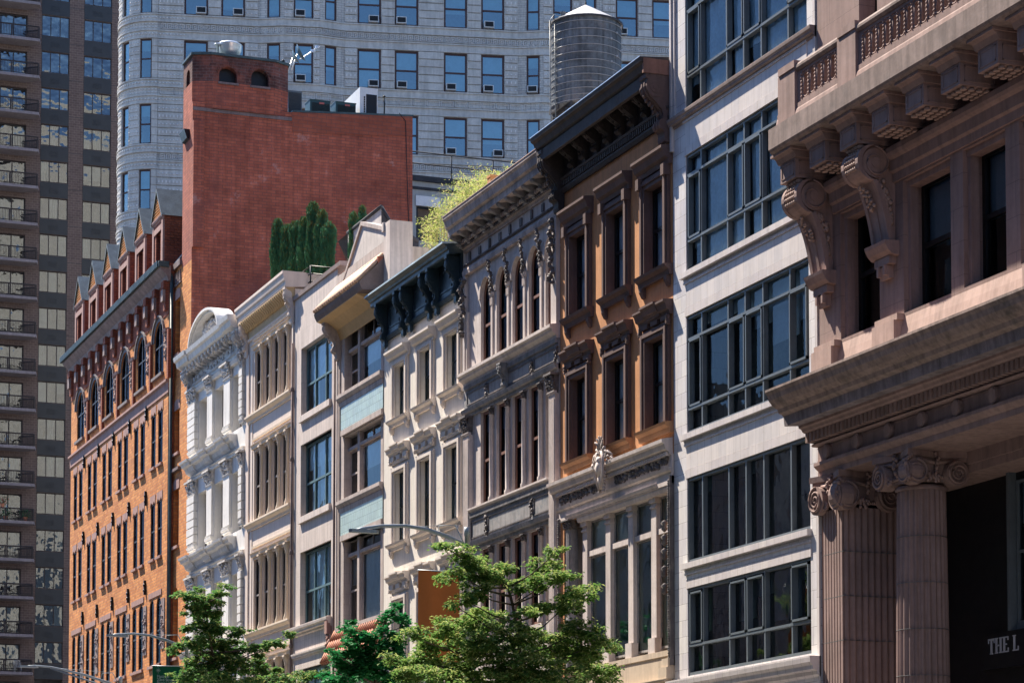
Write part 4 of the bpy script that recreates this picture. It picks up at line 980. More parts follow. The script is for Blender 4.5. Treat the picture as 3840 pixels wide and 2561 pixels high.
# ============================================================ orange brick building with dormers
def dormer_building():
    K = .99; S = lambda s: s * K; Z = lambda z: H + (z - H) * K
    sL = S(152.05)
    r = street('brick_building', 'orange brick building with six gabled dormers on a slate roof', 'building', sL, 29.7)
    X = lambda s: sL - S(s)
    W = X(126.72)
    pitch = 4.08
    arch = [(X(150.25 - pitch * i + (.02 * i)), X(148.15 - pitch * i + .02 * i), Z(28.45), Z(31.25), .9) for i in range(6)]
    pairs = []
    for (z0, z1) in ((23.75, 26.55), (18.9, 21.85)):
        for i in range(6):
            c = 151.05 - pitch * i - .03 * i
            pairs += [(X(c), X(c - 1.0), Z(z0), Z(z1)), (X(c - 1.55), X(c - 2.6), Z(z0), Z(z1))]
    trip = []
    for i in range(6):
        c = 151.05 - pitch * i - .02 * i
        trip += [(X(c), X(c - 1.0), Z(13.3), Z(16.8), .45), (X(c - 1.55), X(c - 2.6), Z(13.3), Z(16.8), .45)]
    low = [(h[0], h[1], 8.5, 12.2) for h in trip]
    m = MB(); m.wall(0, W, 0, Z(31.2) + .2, 0, arch + pairs + trip + low, .10); m.build('wall', ORANGE, r)
    m = MB(); m.body(0, W, Z(33.9), 9); m.build('side_walls', ORED, r)
    m = MB(); m.box(.1, W - .1, -2.5, -2.4, .5, 33); m.build('room', DARKIN, r)
    for h in arch:
        w = window(r, h[0], h[1], h[2], h[3], -.05, DMETAL, GL_K, rails=(h[2] + 1.5,), bars=((h[0] + h[1]) / 2,), fw=.09, arch=h[4])
        t = MB(); xm = (h[0] + h[1]) / 2; hw = abs(h[1] - h[0]) / 2; N_ = 14
        def P(q, k): return (xm - (hw + k) * math.cos(q), h[3] - h[4] + (h[4] + k) * math.sin(q))
        for i in range(N_):
            q, u = math.pi * i / N_, math.pi * (i + 1) / N_; t.ext([P(q, .02), P(u, .02), P(u, .24), P(q, .24)], -.02, .04); t.ext([P(q, .24), P(u, .24), P(u, .34), P(q, .34)], -.02, .12)
        t.box(h[0] - .12, h[1] + .12, -.02, .16, h[2] - .16, h[2] - .01); t.build('arched_hood', HOODG, w)
    for h in pairs:
        w = window(r, h[0], h[1], h[2], h[3], -.04, DMETAL, GL_K, rails=((h[2] + h[3]) / 2,), fw=.09)
        t = MB(); t.box(h[0] - .06, h[1] + .06, -.02, .12, h[2] - .14, h[2] - .01)
        N_ = 8; xm = (h[0] + h[1]) / 2; hw = abs(h[1] - h[0]) / 2 + .1
        t.ext([(xm - hw, h[3] - .12), (xm - hw, h[3] + .42), (xm + hw, h[3] + .42), (xm + hw, h[3] - .12), (xm + hw * .6, h[3] + .1), (xm, h[3] - .05), (xm - hw * .6, h[3] + .1)], -.02, .025); t.build('lintel', PINKST, w)
    for h in trip:
        w = window(r, h[0], h[1], h[2], h[3], -.04, DMETAL, GL_K, rails=((h[2] + h[3]) / 2,), fw=.09, arch=h[4])
    m = MB()
    for i in range(6):                              # hood mouldings running between arches
        x1 = arch[i][1] + .42; x2 = (arch[i + 1][0] - .42) if i < 5 else W
        m.prof([(-.02, Z(30.35)), (.16, Z(30.35)), (.2, Z(30.5)), (-.02, Z(30.56))], x1, x2)
        m.box(trip[2 * i][0] - .15, trip[2 * i + 1][1] + .15, -.02, .04, Z(16.85), Z(17.15))
        m.box(trip[2 * i][0] - .1, trip[2 * i + 1][1] + .1, -.02, .1, Z(13.15), Z(13.3))
    m.prof([(-.02, Z(27.15)), (.05, Z(27.15)), (.06, Z(27.65)), (.18, Z(27.72)), (.18, Z(27.84)), (-.02, Z(27.86))], -.05, W + .12)
    m.build('string_course', PINKST, r)
    for i in range(6):
        x0 = arch[i][1] + .5; m = MB(); m.box(x0, x0 + .62, -.02, .08, Z(28.9), Z(30.9) - .35)
        m.lumps(x0 + .08, x0 + .54, .1, Z(29), Z(30.4), 26, .08); m.build('carved_panel', DKSTONEP, r)
        m = MB(); m.box(x0 + .76, x0 + 1.05, -.02, .14, Z(27.86), Z(30.4)); m.build('brick_pier', ORED, r)
        m = MB(); m.lumps(trip[2 * i + 1][1] + .2, trip[2 * i + 1][1] + .8, .06, Z(14.2), Z(16.4), 24, .07); m.box(trip[2 * i + 1][1] + .15, trip[2 * i + 1][1] + .85, -.02, .04, Z(14), Z(16.6)); m.build('carved_panel', DKSTONEP, r)
    m = MB()
    for zz in (26.9, 22.35, 17.6):
        for i in range(1, 6):
            x = X(151.05 - pitch * i + .85); m.box(x - .05, x + .05, -.02, .12, Z(zz) - .38, Z(zz) + .38); m.blob(x, .1, Z(zz) + .12, .12, .06, .1); m.blob(x, .1, Z(zz) - .15, .1, .06, .08)
    m.build('anchor_plate', BLACKM, r)
    # bracket frieze under the eave
    m = MB(); m.box(0, W, -.02, .03, Z(31.25), Z(33.3))
    for i in range(13):
        x = .4 + (W - .8) * i / 12; m.box(x - .25, x + .25, .0, .16, Z(31.5), Z(32.9)); m.box(x - .3, x + .3, .0, .28, Z(32.6), Z(33.0))
    fz = m.build('brick_frieze', ORED, r)
    m = MB(); m.prof([(-.02, Z(32.95)), (.1, Z(32.95)), (.2, Z(33.2)), (.5, Z(33.5)), (.54, Z(33.62)), (-.02, Z(33.7))], -.2, W + .25)
    for i in range(13):
        x = .4 + (W - .8) * i / 12; m.box(x - .22, x + .22, .15, .3, Z(31.95), Z(32.55))
    m.build('eave', DKSTONEP, r)
    m = MB(); m.prof([(.1, Z(33.6)), (.62, Z(33.62)), (.66, Z(33.78)), (.62, Z(33.9)), (.1, Z(33.9))], -.3, W + .35)
    k = 90
    for i in range(k): m.box(-.25 + (W + .5) * i / k, -.25 + (W + .5) * (i + .55) / k, .3, .70, Z(33.6), Z(33.93))
    m.build('gutter', COPPER, r)
    # slate roof
    m = MB(); m.add([(0, .2, Z(33.8)), (W + .1, .2, Z(33.8)), (W + .1, 3.2, Z(37.7)), (0, 3.2, Z(37.7)), (W + .1, 6.2, Z(33.8)), (0, 6.2, Z(33.8))], [(0, 1, 2, 3), (3, 2, 4, 5), (1, 4, 2), (0, 3, 5)]); m.build('roof', SLATE, r)
    for i in range(6):
        x1 = X(128.22 + pitch * i + .03 * i); x0 = x1 - 2.32; xm = (x0 + x1) / 2
        zb, zs, za = Z(33.8), Z(36.88), Z(38.48); n = -.02
        m = MB(); m.wall(x0, x1, zb, zs, n, [(x0 + .66, x1 - .66, zb + .3, zs - .75)], .3)
        m.quad((x0, -n, zb), (x0, -n, zs), (x0, 2.4, zs), (x0, 2.4, zb)); m.quad((x1, -n, zb), (x1, 2.4, zb), (x1, 2.4, zs), (x1, -n, zs))
        for z in [zb + 1.2 + .16 * q for q in range(9)]:
            for q in range(5): 
                yy = .3 + q * .34 + (.17 if int((z - zb) / .16) % 2 else 0)
                m.add([(x1 + .04 if k_ & 1 else x1 - .02, yy + (.08 if k_ & 2 else -.08), z + (.05 if k_ & 4 else -.05)) for k_ in range(8)], [(0, 1, 3, 2), (4, 5, 7, 6), (0, 1, 5, 4), (2, 3, 7, 6), (0, 2, 6, 4), (1, 3, 7, 5)])
        d = m.build('dormer', ORED, r)
        m = MB(); m.box(x0 - .02, x0 + .3, n - .05, n + .05, zb, zs - .3); m.box(x1 - .3, x1 + .02, n - .05, n + .05, zb, zs - .3); m.box(x0, x1, n - .05, n + .045, zs - .75, zs - .45)
        m.prof(cornice_prof(zs - .25, zs, .12, n), x0 - .05, x1 + .05); m.build('dormer_trim', PINKST, d)
        m = MB(); m.ext([(x0, zs), (x1, zs), (xm, za - .15)], n - .2, n + .02)
        g = m.build('dormer_gable', ORED, d)
        m = MB(); 
        for q in range(9):
            z = zs + .12 + q * .15; w_ = (x1 - x0) / 2 * (1 - (z - zs) / (za - zs)) - .15
            kk = int(w_ / .11)
            for j in range(-kk, kk + 1): m.box(xm + j * .13 - .035, xm + j * .13 + .035, n, n + .07, z - .035, z + .035)
        m.build('gable_studs', GOLDB, g)
        m = MB(); o = .12
        m.add([(x0 - o, -n - .14, zs - .1), (xm, -n - .14, za + .02), (xm, 3.3, za + .02), (x0 - o, 2.6, zs - .1), (x1 + o, -n - .14, zs - .1), (x1 + o, 2.6, zs - .1),
               (x0 - o, -n - .14, zs - .24), (xm, -n - .14, za - .16), (x1 + o, -n - .14, zs - .24)], [(0, 1, 2, 3), (1, 4, 5, 2), (0, 6, 7, 1), (1, 7, 8, 4)])
        m.build('dormer_roof', SLATEP, d)
        window(d, x0 + .66, x1 - .66, zb + .3, zs - .75, n - .2, DMETAL, GL_K, rails=((zb + zs) / 2,), fw=.06)
    m = MB(); m.tube([(W + .12, .1, 3), (W + .12, .1, Z(33.2))], .09, 8); m.tube([(W + .12, .1, Z(33.2)), (W + .1, -.2, Z(33.6))], .08, 6); m.build('drainpipe', COPPER, r)
    return r
# ============================================================ dark tower with balconies
def balcony_tower():
    Y = 215.0
    r = thing('apartment_tower', 'dark brown brick apartment tower with stacked balconies at the left', 'building', (0, Y, 0), 0)
    x0, x1 = 30.0, 46.4; zt = 92
    cols = [(39.48, 41.9), (43.17, 45.6)]; P = 3.2; rows = []
    k = -8
    z = 75.2
    rows = [75.22 + P * i for i in range(-20, 5)]
    h_ = [(c[0], c[1], zz, zz + 1.86) for c in cols for zz in rows] + [(33.6, 38.25, zz - .75, zz + 1.6) for zz in rows]
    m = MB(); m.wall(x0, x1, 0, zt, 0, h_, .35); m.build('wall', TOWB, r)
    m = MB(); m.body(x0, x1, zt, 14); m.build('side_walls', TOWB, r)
    m = MB(); m.box(x0 + .1, x1 - .1, -1.7, -1.6, 1, zt - 1); m.build('room', ROOM, r)
    m = MB()
    for zz in rows: m.box(x0, x1, -.015, .004, zz - .5, zz - .46); m.box(39.2, x1, -.015, .004, zz - .02 + 1.96, zz + 2.0) if False else None
    m.build('brick_joint', TOWD, r)
    for c in cols:
        for i, zz in enumerate(rows):
            if zz < 18: continue
            w3 = (c[1] - c[0]) / 3
            w = window(r, c[0], c[1], zz, zz + 1.86, -.1, DMETAL, GL_T, bars=(c[0] + w3, c[0] + 2 * w3), fw=.08, fd=.05)
            for q in range(3):
                u = R.random()
                if u < .5:
                    if R.random() < .5: curtain(w, c[0] + q * w3 + .04, c[0] + (q + 1) * w3 - .04, zz, zz + 1.86, -.3, CURT, .03, .16)
                    else:
                        d = MB(); f = R.choice([.5, .7, 1, 1]); d.box(c[0] + q * w3 + .04, c[0] + (q + 1) * w3 - .04, -.24, -.22, zz + 1.86 * (1 - f), zz + 1.86); d.build('blind', BLIND, w)
            s = MB(); s.box(c[0], c[1], -.02, .03, zz - 1.32, zz - .03)
            if i % 1 == 0:
                for q in range(9): s.box(c[0] + .8 + q * .09, c[0] + .85 + q * .09, .03, .05, zz - .95, zz - .5)
            s.build('spandrel', TOWD, w)
    for zz in rows:
        if zz < 18: continue
        w = window(r, 33.6, 38.25, zz - .75, zz + 1.6, -.2, DMETAL, GL_T, bars=(34.9, 36.0, 37.1), fw=.1, fd=.06)
        if R.random() < .6: curtain(w, *R.choice([(36.1, 37.05), (35.0, 36), (37.15, 38.1)]), zz - .75, zz + 1.6, -.45, CURT, .03, .16)
        if zz > 78 + P: continue
        zb = zz - 1.15; fl = 1.75
        m = MB(); m.vext([(32.5, .05), (37.9, .05), (39.22, -.9), (39.0, -fl), (32.5, -fl)], zb, zb + .24); bal = m.build('balcony', CONC, r)
        m = MB(); P_ = [(32.6, -fl + .06), (38.92, -fl + .06), (39.1, -.9), (37.95, .0)]
        for q in range(3):
            p, u = P_[q], P_[q + 1]; L = math.hypot(u[0] - p[0], u[1] - p[1]); kk = int(L / .13)
            for j in range(kk): 
                t = j / kk; x, y = p[0] + (u[0] - p[0]) * t, p[1] + (u[1] - p[1]) * t; m.box(x - .015, x + .015, -y - .015, -y + .015, zb + .3, zb + 1.22)
            m.tube([(p[0], p[1], zb + 1.27), (u[0], u[1], zb + 1.27)], .06, 6); m.tube([(p[0], p[1], zb + .34), (u[0], u[1], zb + .34)], .03, 4)
        for p in P_[:3] + [(36.6, -fl + .06)]: m.box(p[0] - .05, p[0] + .05, -p[1] - .05, -p[1] + .05, zb + .2, zb + 1.25)
        m.build('railing', DMETAL, bal)
    return r, rows
# ============================================================ triangular corner building
def corner_building():
    ang = rad(-12.7); P0 = (39.752, 173.32)
    r = thing('skyscraper', 'pale grey ornate skyscraper with a rounded corner filling the background', 'building', (P0[0], P0[1], 0), ang)
    pit = 4.7; rows = [58.85 + pit * i for i in range(-5, 4)]; hh = 2.86
    flat = [(2.14, 3.81), (4.75, 6.42), (14.46, 16.15), (17.15, 18.84), (20.70, 22.38), (23.41, 25.09), (33.30, 34.93), (36.0, 37.6), (39.3, 41.0), (42.0, 43.7)]
    bays = [((7.4, 13.5), ((7.98, 8.91), (9.87, 11.26), (12.1, 12.95))), ((26.1, 32.3), ((26.69, 27.61), (28.6, 30.0), (31.0, 31.85)))]
    flatsegs = [(.3, 7.4), (13.5, 26.1), (32.3, 46)]
    zt = 80
    m = MB(); mb = MB()
    def seg(a, b, n, wins, M_):
        M_.wall(a, b, 0, zt, n, [(w[0], w[1], z, z + hh) for w in wins for z in rows], .3)
    for a, b in flatsegs: seg(a, b, 0, [w for w in flat if a < w[0] < b], m)
    # plain wall strips of the bays (three facets: left splay, front, right splay)
    for (a, b), ws in bays:
        seg(a + 1.75, b - 1.75, .45, [ws[1]], m)
        for side, w in ((0, ws[0]), (1, ws[2])):
            p = (a, 0) if side == 0 else (b - 1.75, -.45); q = (a + 1.75, -.45) if side == 0 else (b, 0)
            L = math.hypot(q[0] - p[0], q[1] - p[1]); t = MB(); u0 = (w[0] - p[0]) * L / 1.75; u1 = (w[1] - p[0]) * L / 1.75
            t.wall(0, L, 0, zt, 0, [(u0, u1, z, z + hh) for z in rows], .3)
            dx, dy = (q[0] - p[0]) / L, (q[1] - p[1]) / L
            m.add([(p[0] + dx * v[0] - dy * v[1], p[1] + dy * v[0] + dx * v[1], v[2]) for v in t.v], t.f)
    m.build('wall', FLAT, r)
    m = MB(); m.quad((46, 0, 0), (46, 20, 0), (46, 20, zt), (46, 0, zt)); m.quad((-2, 3, 0), (-2, 3, zt), (46, 20, zt), (46, 20, 0)); m.quad((-2, 0, zt), (46, 0, zt), (46, 20, zt), (-2, 3, zt)); m.build('back_walls', FLAT, r)
    m = MB(); m.box(.5, 45.5, -2.0, -1.9, 1, zt - 1); m.build('room', ROOM, r)
    # rounded prow
    cx, cy, RR = .2, 2.55, 2.62
    m = MB()
    def arcwall(M_, a0, a1, rad_, z0, z1, k=10):
        for i in range(k):
            t, u = a0 + (a1 - a0) * i / k, a0 + (a1 - a0) * (i + 1) / k
            M_.quad((cx + rad_ * math.cos(t), cy + rad_ * math.sin(t), z0), (cx + rad_ * math.cos(u), cy + rad_ * math.sin(u), z0), (cx + rad_ * math.cos(u), cy + rad_ * math.sin(u), z1), (cx + rad_ * math.cos(t), cy + rad_ * math.sin(t), z1))
    D = math.pi / 180
    wa = [(244 * D, 263 * D), (205 * D, 224 * D), (165 * D, 184 * D)]
    segs = [(263 * D, 272 * D), (224 * D, 244 * D), (184 * D, 205 * D), (90 * D, 165 * D)]
    zr = sorted(rows)
    for a0, a1 in segs: arcwall(m, a0, a1, RR, 0, zt)
    for a0, a1 in wa:
        lo = 0
        for z in zr: arcwall(m, a0, a1, RR, lo, z, 4); lo = z + hh
        arcwall(m, a0, a1, RR, lo, zt, 4)
        for z in zr:
            for a in (a0, a1): m.quad((cx + RR * math.cos(a), cy + RR * math.sin(a), z), (cx + (RR - .3) * math.cos(a), cy + (RR - .3) * math.sin(a), z), (cx + (RR - .3) * math.cos(a), cy + (RR - .3) * math.sin(a), z + hh), (cx + RR * math.cos(a), cy + RR * math.sin(a), z + hh))
    m.build('prow_wall', FLATB, r)
    m = MB(); m.lathe(cx, cy, [(1.2, 1), (1.2, zt - 1)], 24); m.build('prow_room', ROOM, r)
    # rustication blocks, bands
    m = MB(); rl = MB()
    bh = hh / 5.0
    def blocks(a, b, n, z0, orn):
        for i in range(5):
            m.box(a, b, n - .02, n + .09, z0 + i * bh + .05, z0 + (i + 1) * bh - .03)
            if orn:
                k = max(2, int((b - a) / .24)); zc = z0 + (i + .5) * bh
                for j in range(k):
                    x = a + (b - a) * (j + .5) / k
                    if i % 2: rl.box(x - .045, x + .045, n + .08, n + .13, zc - .09, zc + .09)
                    else: rl.blob(x, n + .10, zc, .07, .04, .07, .05)
    for z in zr:
        if z < 38: continue
        ed = [.3] + [q for w in flat if w[0] < 7.4 for q in w] + [7.35]
        blocks(.32, 2.1, 0, z, True); blocks(3.85, 4.71, 0, z, False); blocks(6.46, 7.35, 0, z, True)
        for a, b in ((13.55, 14.42), (16.19, 17.11), (18.88, 20.66), (22.42, 23.37), (25.13, 26.05), (32.35, 33.26), (34.97, 35.96), (37.7, 39.2)): blocks(a, b, 0, z, a in (13.55, 25.13, 32.35))
        for (a, b), ws in bays:
            blocks(a + 1.78, ws[1][0] - .04, .45, z, True); blocks(ws[1][1] + .04, b - 1.78, .45, z, True)
        for a0, a1 in segs[:3]:
            for i in range(5):
                for j in range(4):
                    t, u = a0 + (a1 - a0) * j / 4, a0 + (a1 - a0) * (j + 1) / 4
                    vs = []
                    for q in (RR - .02, RR + .05):
                        for w_ in (t, u):
                            for zz in (z + i * bh + .05, z + (i + 1) * bh - .03): vs.append((cx + q * math.cos(w_), cy + q * math.sin(w_), zz))
                    m.add(vs, [(0, 1, 3, 2), (4, 5, 7, 6), (0, 1, 5, 4), (2, 3, 7, 6), (0, 2, 6, 4), (1, 3, 7, 5)])
                    tm = (t + u) / 2
                    if a1 - a0 > .2: rl.blob(cx + (RR + .05) * math.cos(tm), -(cy + (RR + .05) * math.sin(tm)), z + (i + .5) * bh, .06, .05, .07, .05)
    m.build('rusticated_blocks', FLATB, r)
    # belts between the floors
    m = MB()
    def belt(z0, z1, d):
        for a, b in flatsegs: m.box(a, b, -.02, d, z0, z1)
        for (a, b), ws in bays:
            m.vext([(a, .02), (a, -d), (a + 1.75, -.45 - d), (b - 1.75, -.45 - d), (b, -d), (b, .02)], z0, z1)
        k = 20
        P = [(cx + (RR + d) * math.cos(t), cy + (RR + d) * math.sin(t)) for t in [(150 + 122 * i / k) * D for i in range(k + 1)]]
        m.vext(P + [(.2, .4)], z0, z1)
    for i, z in enumerate(zr):
        if z < 38: continue
        t = z + hh
        belt(t + .02, t + .12, .10); belt(t + .55, t + .64, .13); belt(t + 1.22, t + 1.31, .13); belt(t + 1.72, t + 1.82, .12)
        belt(t + .12, t + .55, .05); belt(t + 1.31, t + 1.72, .05)
        key = (i % 2 == 1)
        zz = t + .93
        x = .5
        while x < 45.5:
            inb = [b for b in bays if b[0][0] < x < b[0][1]]
            n = 0.0
            if inb: 
                a, b = inb[0][0]; n = .45 * min(1, (x - a) / 1.75, (b - x) / 1.75)
            if key:
                for (p, q, u, v) in ((0, .04, -.2, .2), (.0, .34, .16, .2), (.3, .34, -.12, .2), (.12, .34, -.12, -.08), (.12, .16, -.12, .06), (.12, .24, .04, .08), (0, .42, -.2, -.165)): rl.box(x + p, x + q, n + .0, n + .09, zz + u, zz + v)
                x += .44
            else:
                for (p, q, u, v) in ((0, .9, .17, .2), (0, .9, -.2, -.17), (0, .03, -.2, .2), (.87, .9, -.2, .2)): rl.box(x + p, x + q, n + .0, n + .08, zz + u, zz + v)
                x += 1.0
        # studs on prow and first pier belts
        for zc in (t + .34, t + 1.52):
            for j in range(8): rl.blob(.45 + j * .24, .08, zc, .07, .05, .07, .05)
            for j in range(20):
                a = (272 - 5.2 * (j + .5)) * D; rl.blob(cx + (RR + .07) * math.cos(a), -(cy + (RR + .07) * math.sin(a)), zc, .07, .06, .08, .05)
        for j in range(20):
            a = (272 - 5.2 * (j + .5)) * D; x_, y_ = cx + (RR + .03) * math.cos(a), cy + (RR + .03) * math.sin(a)
            rl.box(x_ - .06, x_ + .06, -y_ - .03, -y_ + .03, zz - .14, zz - .08) ; rl.box(x_ - .06, x_ + .06, -y_ - .03, -y_ + .03, zz + .08, zz + .14)
    m.build('belt_courses', FLATB, r)
    rl.build('relief_ornament', FLATR, r)
    spots = []
    for (z) in zr:
        if z < 42: continue
        for w in flat:
            fr = 0
            wo = window(r, w[0], w[1], z, z + hh, -.12, MAROON, GL_F, rails=(z + hh * .5,), fw=.13, fd=.08)
            spots.append((w, z, 0))
            d = MB(); d.box(w[0] + .13, w[1] - .13, -.30, -.28, z + hh * (1 - R.choice([.22, .4, .5, .5, .62, .8, .95])), z + hh); d.build('blind', BLIND, wo)
        for (a, b), ws in bays:
            w = ws[1]
            wo = window(r, w[0], w[1], z, z + hh, .33, MAROON, GL_F, rails=(z + hh * .5,), fw=.12, fd=.08); spots.append((w, z, .45))
            d = MB(); d.box(w[0] + .13, w[1] - .13, .13, .15, z + hh * (1 - R.choice([.3, .5, .7, .9])), z + hh); d.build('blind', BLIND, wo)
            for side, w in ((0, ws[0]), (1, ws[2])):
                p = (a, 0) if side == 0 else (b - 1.75, -.45); q = (a + 1.75, -.45) if side == 0 else (b, 0)
                L = math.hypot(q[0] - p[0], q[1] - p[1]); u0 = (w[0] - p[0]) * L / 1.75; u1 = (w[1] - p[0]) * L / 1.75
                wo = window(r, u0, u1, z, z + hh, -.12, MAROON, GL_F, rails=(z + hh * .5,), fw=.12, fd=.08, blind=[.3, .6, .9])
                wo.location = (p[0], p[1], 0); wo.rotation_euler = (0, 0, math.atan2(q[1] - p[1], q[0] - p[0]))
        for a0, a1 in wa[:2]:
            am = (a0 + a1) / 2; w_ = 2 * (RR) * math.sin((a1 - a0) / 2)
            wo = window(r, -w_ / 2, w_ / 2, z, z + hh, -.12, MAROON, GL_F, rails=(z + hh * .5,), fw=.10, fd=.08, blind=[.3, .5])
            wo.location = (cx + RR * math.cos(am), cy + RR * math.sin(am), 0); wo.rotation_euler = (0, 0, am + math.pi / 2)
    # window air conditioners: separate things
    def ac_proto():
        t = thing('air_conditioner', 'x', 'air conditioner')
        m = MB(); m.box(-.36, .36, 0, .42, 0, .48); m.build('case', ACW, t)
        m = MB(); m.box(-.30, .30, .42, .435, .06, .42)
        for i in range(7): m.box(-.30, .30, .435, .445, .08 + i * .05, .1 + i * .05)
        m.build('grille', BLACKM, t)
        return t
    pr = ac_proto(); first = True
    # (window index key, row, side offset)
    rowname = {3: 'lowest visible', 4: 'third', 5: 'second', 6: 'top'}
    L = [('row of windows level with the tank cone', None)]
    ac = [(2.97, 63.55, .35, 'top row, first wide window past the rounded corner'), (5.58, 63.55, .35, 'top row, second wide window past the rounded corner'), (10.56, 63.55, -.25, 'top row, middle window of the bay above the dishes'),
          (15.3, 63.55, .3, 'top row, two windows above the white rooftop unit'), (18.0, 63.55, -.4, 'top row, second window right of the left bay'), (24.26, 63.55, -.3, 'top row, fourth window right of the left bay'),
          (10.56, 58.85, -.2, 'window right behind the satellite dishes'), (15.3, 58.85, .3, 'window just above the white rooftop unit'), (18.0, 58.85, -.35, 'window right of the white rooftop unit'),
          (21.55, 58.85, -.35, 'second row, third window right of the dishes bay'), (24.26, 58.85, -.35, 'second row, fourth window right of the dishes bay'),
          (21.55, 54.15, -.35, 'left window above the thin roof railing'), (24.26, 54.15, .35, 'right window above the thin roof railing'), (34.1, 63.55, -.35, 'window right of the water tank roof')]
    for (u, z, off, lab) in ac:
        n = .33 if abs(u - 10.56) < .1 else -.12
        o = pr if first else copy_tree(pr); first = False
        x = u + off; loc = Matrix.Rotation(ang, 4, 'Z') @ Vector((x, -n - .0, z + .08))
        o.location = (P0[0] + loc.x, P0[1] + loc.y, loc.z); o.rotation_euler = (0, 0, ang)
        tag(o, 'white air conditioner, ' + lab, 'air conditioner', 'air conditioners in the skyscraper windows')
    for (u, off, lab) in ((27.15, 0, 'narrow window left of the water tank'),):
        o = copy_tree(pr); pp = (26.1 + (27.15 - 26.1), -.45 * (27.15 - 26.1) / 1.75)
        loc = Matrix.Rotation(ang, 4, 'Z') @ Vector((pp[0], pp[1] + .1, 58.95)); o.location = (P0[0] + loc.x, P0[1] + loc.y, loc.z)
        o.rotation_euler = (0, 0, ang - .25); tag(o, 'white air conditioner, ' + lab, 'air conditioner', 'air conditioners in the skyscraper windows')
    return r
SOOTSL = M('dirty_balcony_stone', (.24, .185, .17), .9, .2, 1.2, .15, 16, .4, stain=(1.6, .5, .56, (.15, .125, .12)))
SOOTSG = M('streaked_corona_stone', (.25, .21, .22), .85, .25, 1, .12, 16, .5, stain=(1.2, .6, .5, (.12, .1, .11)))
PALEST = M('pale_carved_limestone', (.34, .245, .21), .85, .2, 3, .15, 20, .1)
PINKL = M('sunlit_pinkish_limestone', (.40, .285, .25), .85, .1, 1, .1, 16, .25)  # pedestal and base limestone, sunlit pink put into its colour
CYP = leafmat('cypress_green', (.045, .15, .075), (.09, .24, .11), .3)
CYPT = leafmat('cypress_brown_tips', (.16, .13, .04), (.11, .17, .05), .2)
BAML = leafmat('bamboo_yellow_green', (.42, .46, .12), (.30, .40, .10), .45)
BAML2 = leafmat('bamboo_straw', (.55, .48, .25), (.40, .36, .16), .4)
BAMS = M('bamboo_stem', (.35, .32, .12), .6, .2, 3, .05, 10)
# ============================================================ columned limestone building
def spiral(m, x, n, z, r, turns=2.6, d=.05, th=.035, face='n', sgn=1, hand=1):
    P = []
    k = int(turns * 14)
    for i in range(k + 1):
        t = i / k; a = turns * 2 * math.pi * t * hand + 1.57; q = r * (1 - .92 * t)
        if face == 'n': P.append((x + q * math.cos(a), -(n + d * .3), z + q * math.sin(a)))
        else: P.append((x + sgn * d * .3, -(n + q * math.cos(a)), z + q * math.sin(a)))
    m.tube(P, th, 5, True, th * .45)
def disc(m, x, n, z, r, d, face='n', sgn=1, seg=20):
    if face == 'n': m.ext([(x + r * math.cos(2 * math.pi * i / seg), z + r * math.sin(2 * math.pi * i / seg)) for i in range(seg)], n - d, n)
    else: m.prof([(n + r * math.cos(2 * math.pi * i / seg), z + r * math.sin(2 * math.pi * i / seg)) for i in range(seg)], x, x - sgn * d)
def ionic(parent, x0, x1, n0, n1, z0, z1, mat):
    """capital over a shaft footprint, volutes on the street and camera faces"""
    m = MB(); h = z1 - z0; o = .27; xm = (x0 + x1) / 2; nm = (n0 + n1) / 2
    P = [(x0 - o, n1 + o), (xm, n1 + .03), (x1 + o, n1 + o), (x1 + .03, nm), (x1 + o, n0 - o), (xm, n0 - .02), (x0 - o, n0 - o), (x0 - .03, nm)]
    m.vext([(x, -n) for x, n in P][::-1], z1 - .15, z1); m.vext([(x, -n) for x, n in [(xm + (x - xm) * .93, nm + (n - nm) * .93) for x, n in P]][::-1], z1 - .24, z1 - .15)
    m.box(x0 - .0, x1 + .0, n0, n1, z0 + .1, z1 - .22)
    for i in range(22):
        t = i / 22
        m.blob(x0 + (x1 - x0) * t, n1 + .02, z0 + .22, .04, .04, .06, .05); m.blob(x1 + .02, n0 + (n1 - n0) * t, z0 + .22, .04, .04, .06, .05)
    r = h * .37; zc = z0 + h * .37
    for x, hd in ((x0 - .02, 1), (x1 - .0, -1)):
        disc(m, x, n1 + .22, zc, r, .34); spiral(m, x, n1 + .22, zc, r * .92, d=.08, th=.04, hand=hd)
    for n, hd in ((n1 - .0, 1), (n0 + .05, -1)):
        disc(m, x1 + .22, n, zc, r, .34, 'x', 1); spiral(m, x1 + .22, n, zc, r * .92, d=.08, th=.04, face='x', sgn=1, hand=hd)
    m.tube([(x0 + .1, -n1 - .1, zc + r), (xm, -n1 - .06, zc + r * .8), (x1 - .1, -n1 - .1, zc + r)], .05, 6)
    m.tube([(x1 + .1, -n1 + .1, zc + r), (x1 + .06, -nm, zc + r * .8), (x1 + .1, -n0 - .1, zc + r)], .05, 6)
    for (x, n) in ((xm, n1 + .12), (x1 + .12, nm)):
        for k in range(9): m.blob(x + R.uniform(-.07, .07), n + R.uniform(-.05, .03), z1 - .05 - k * .06, .06, .05, .06)
    for k in range(16):
        m.blob(x1 + .2 + R.uniform(-.07, .07), n1 + .2 + R.uniform(-.07, .07), z0 + .1 + h * .8 * k / 16, .06, .06, .07)
        m.blob(x0 + .4 * r + R.uniform(0, .3), n1 + .14, z0 + .08 + .2 * R.random(), .05, .04, .06)
        m.blob(x1 + .14, n1 - .35 - R.uniform(0, .3), z0 + .08 + .2 * R.random(), .04, .05, .06)
    return m.build('capital', mat, parent)
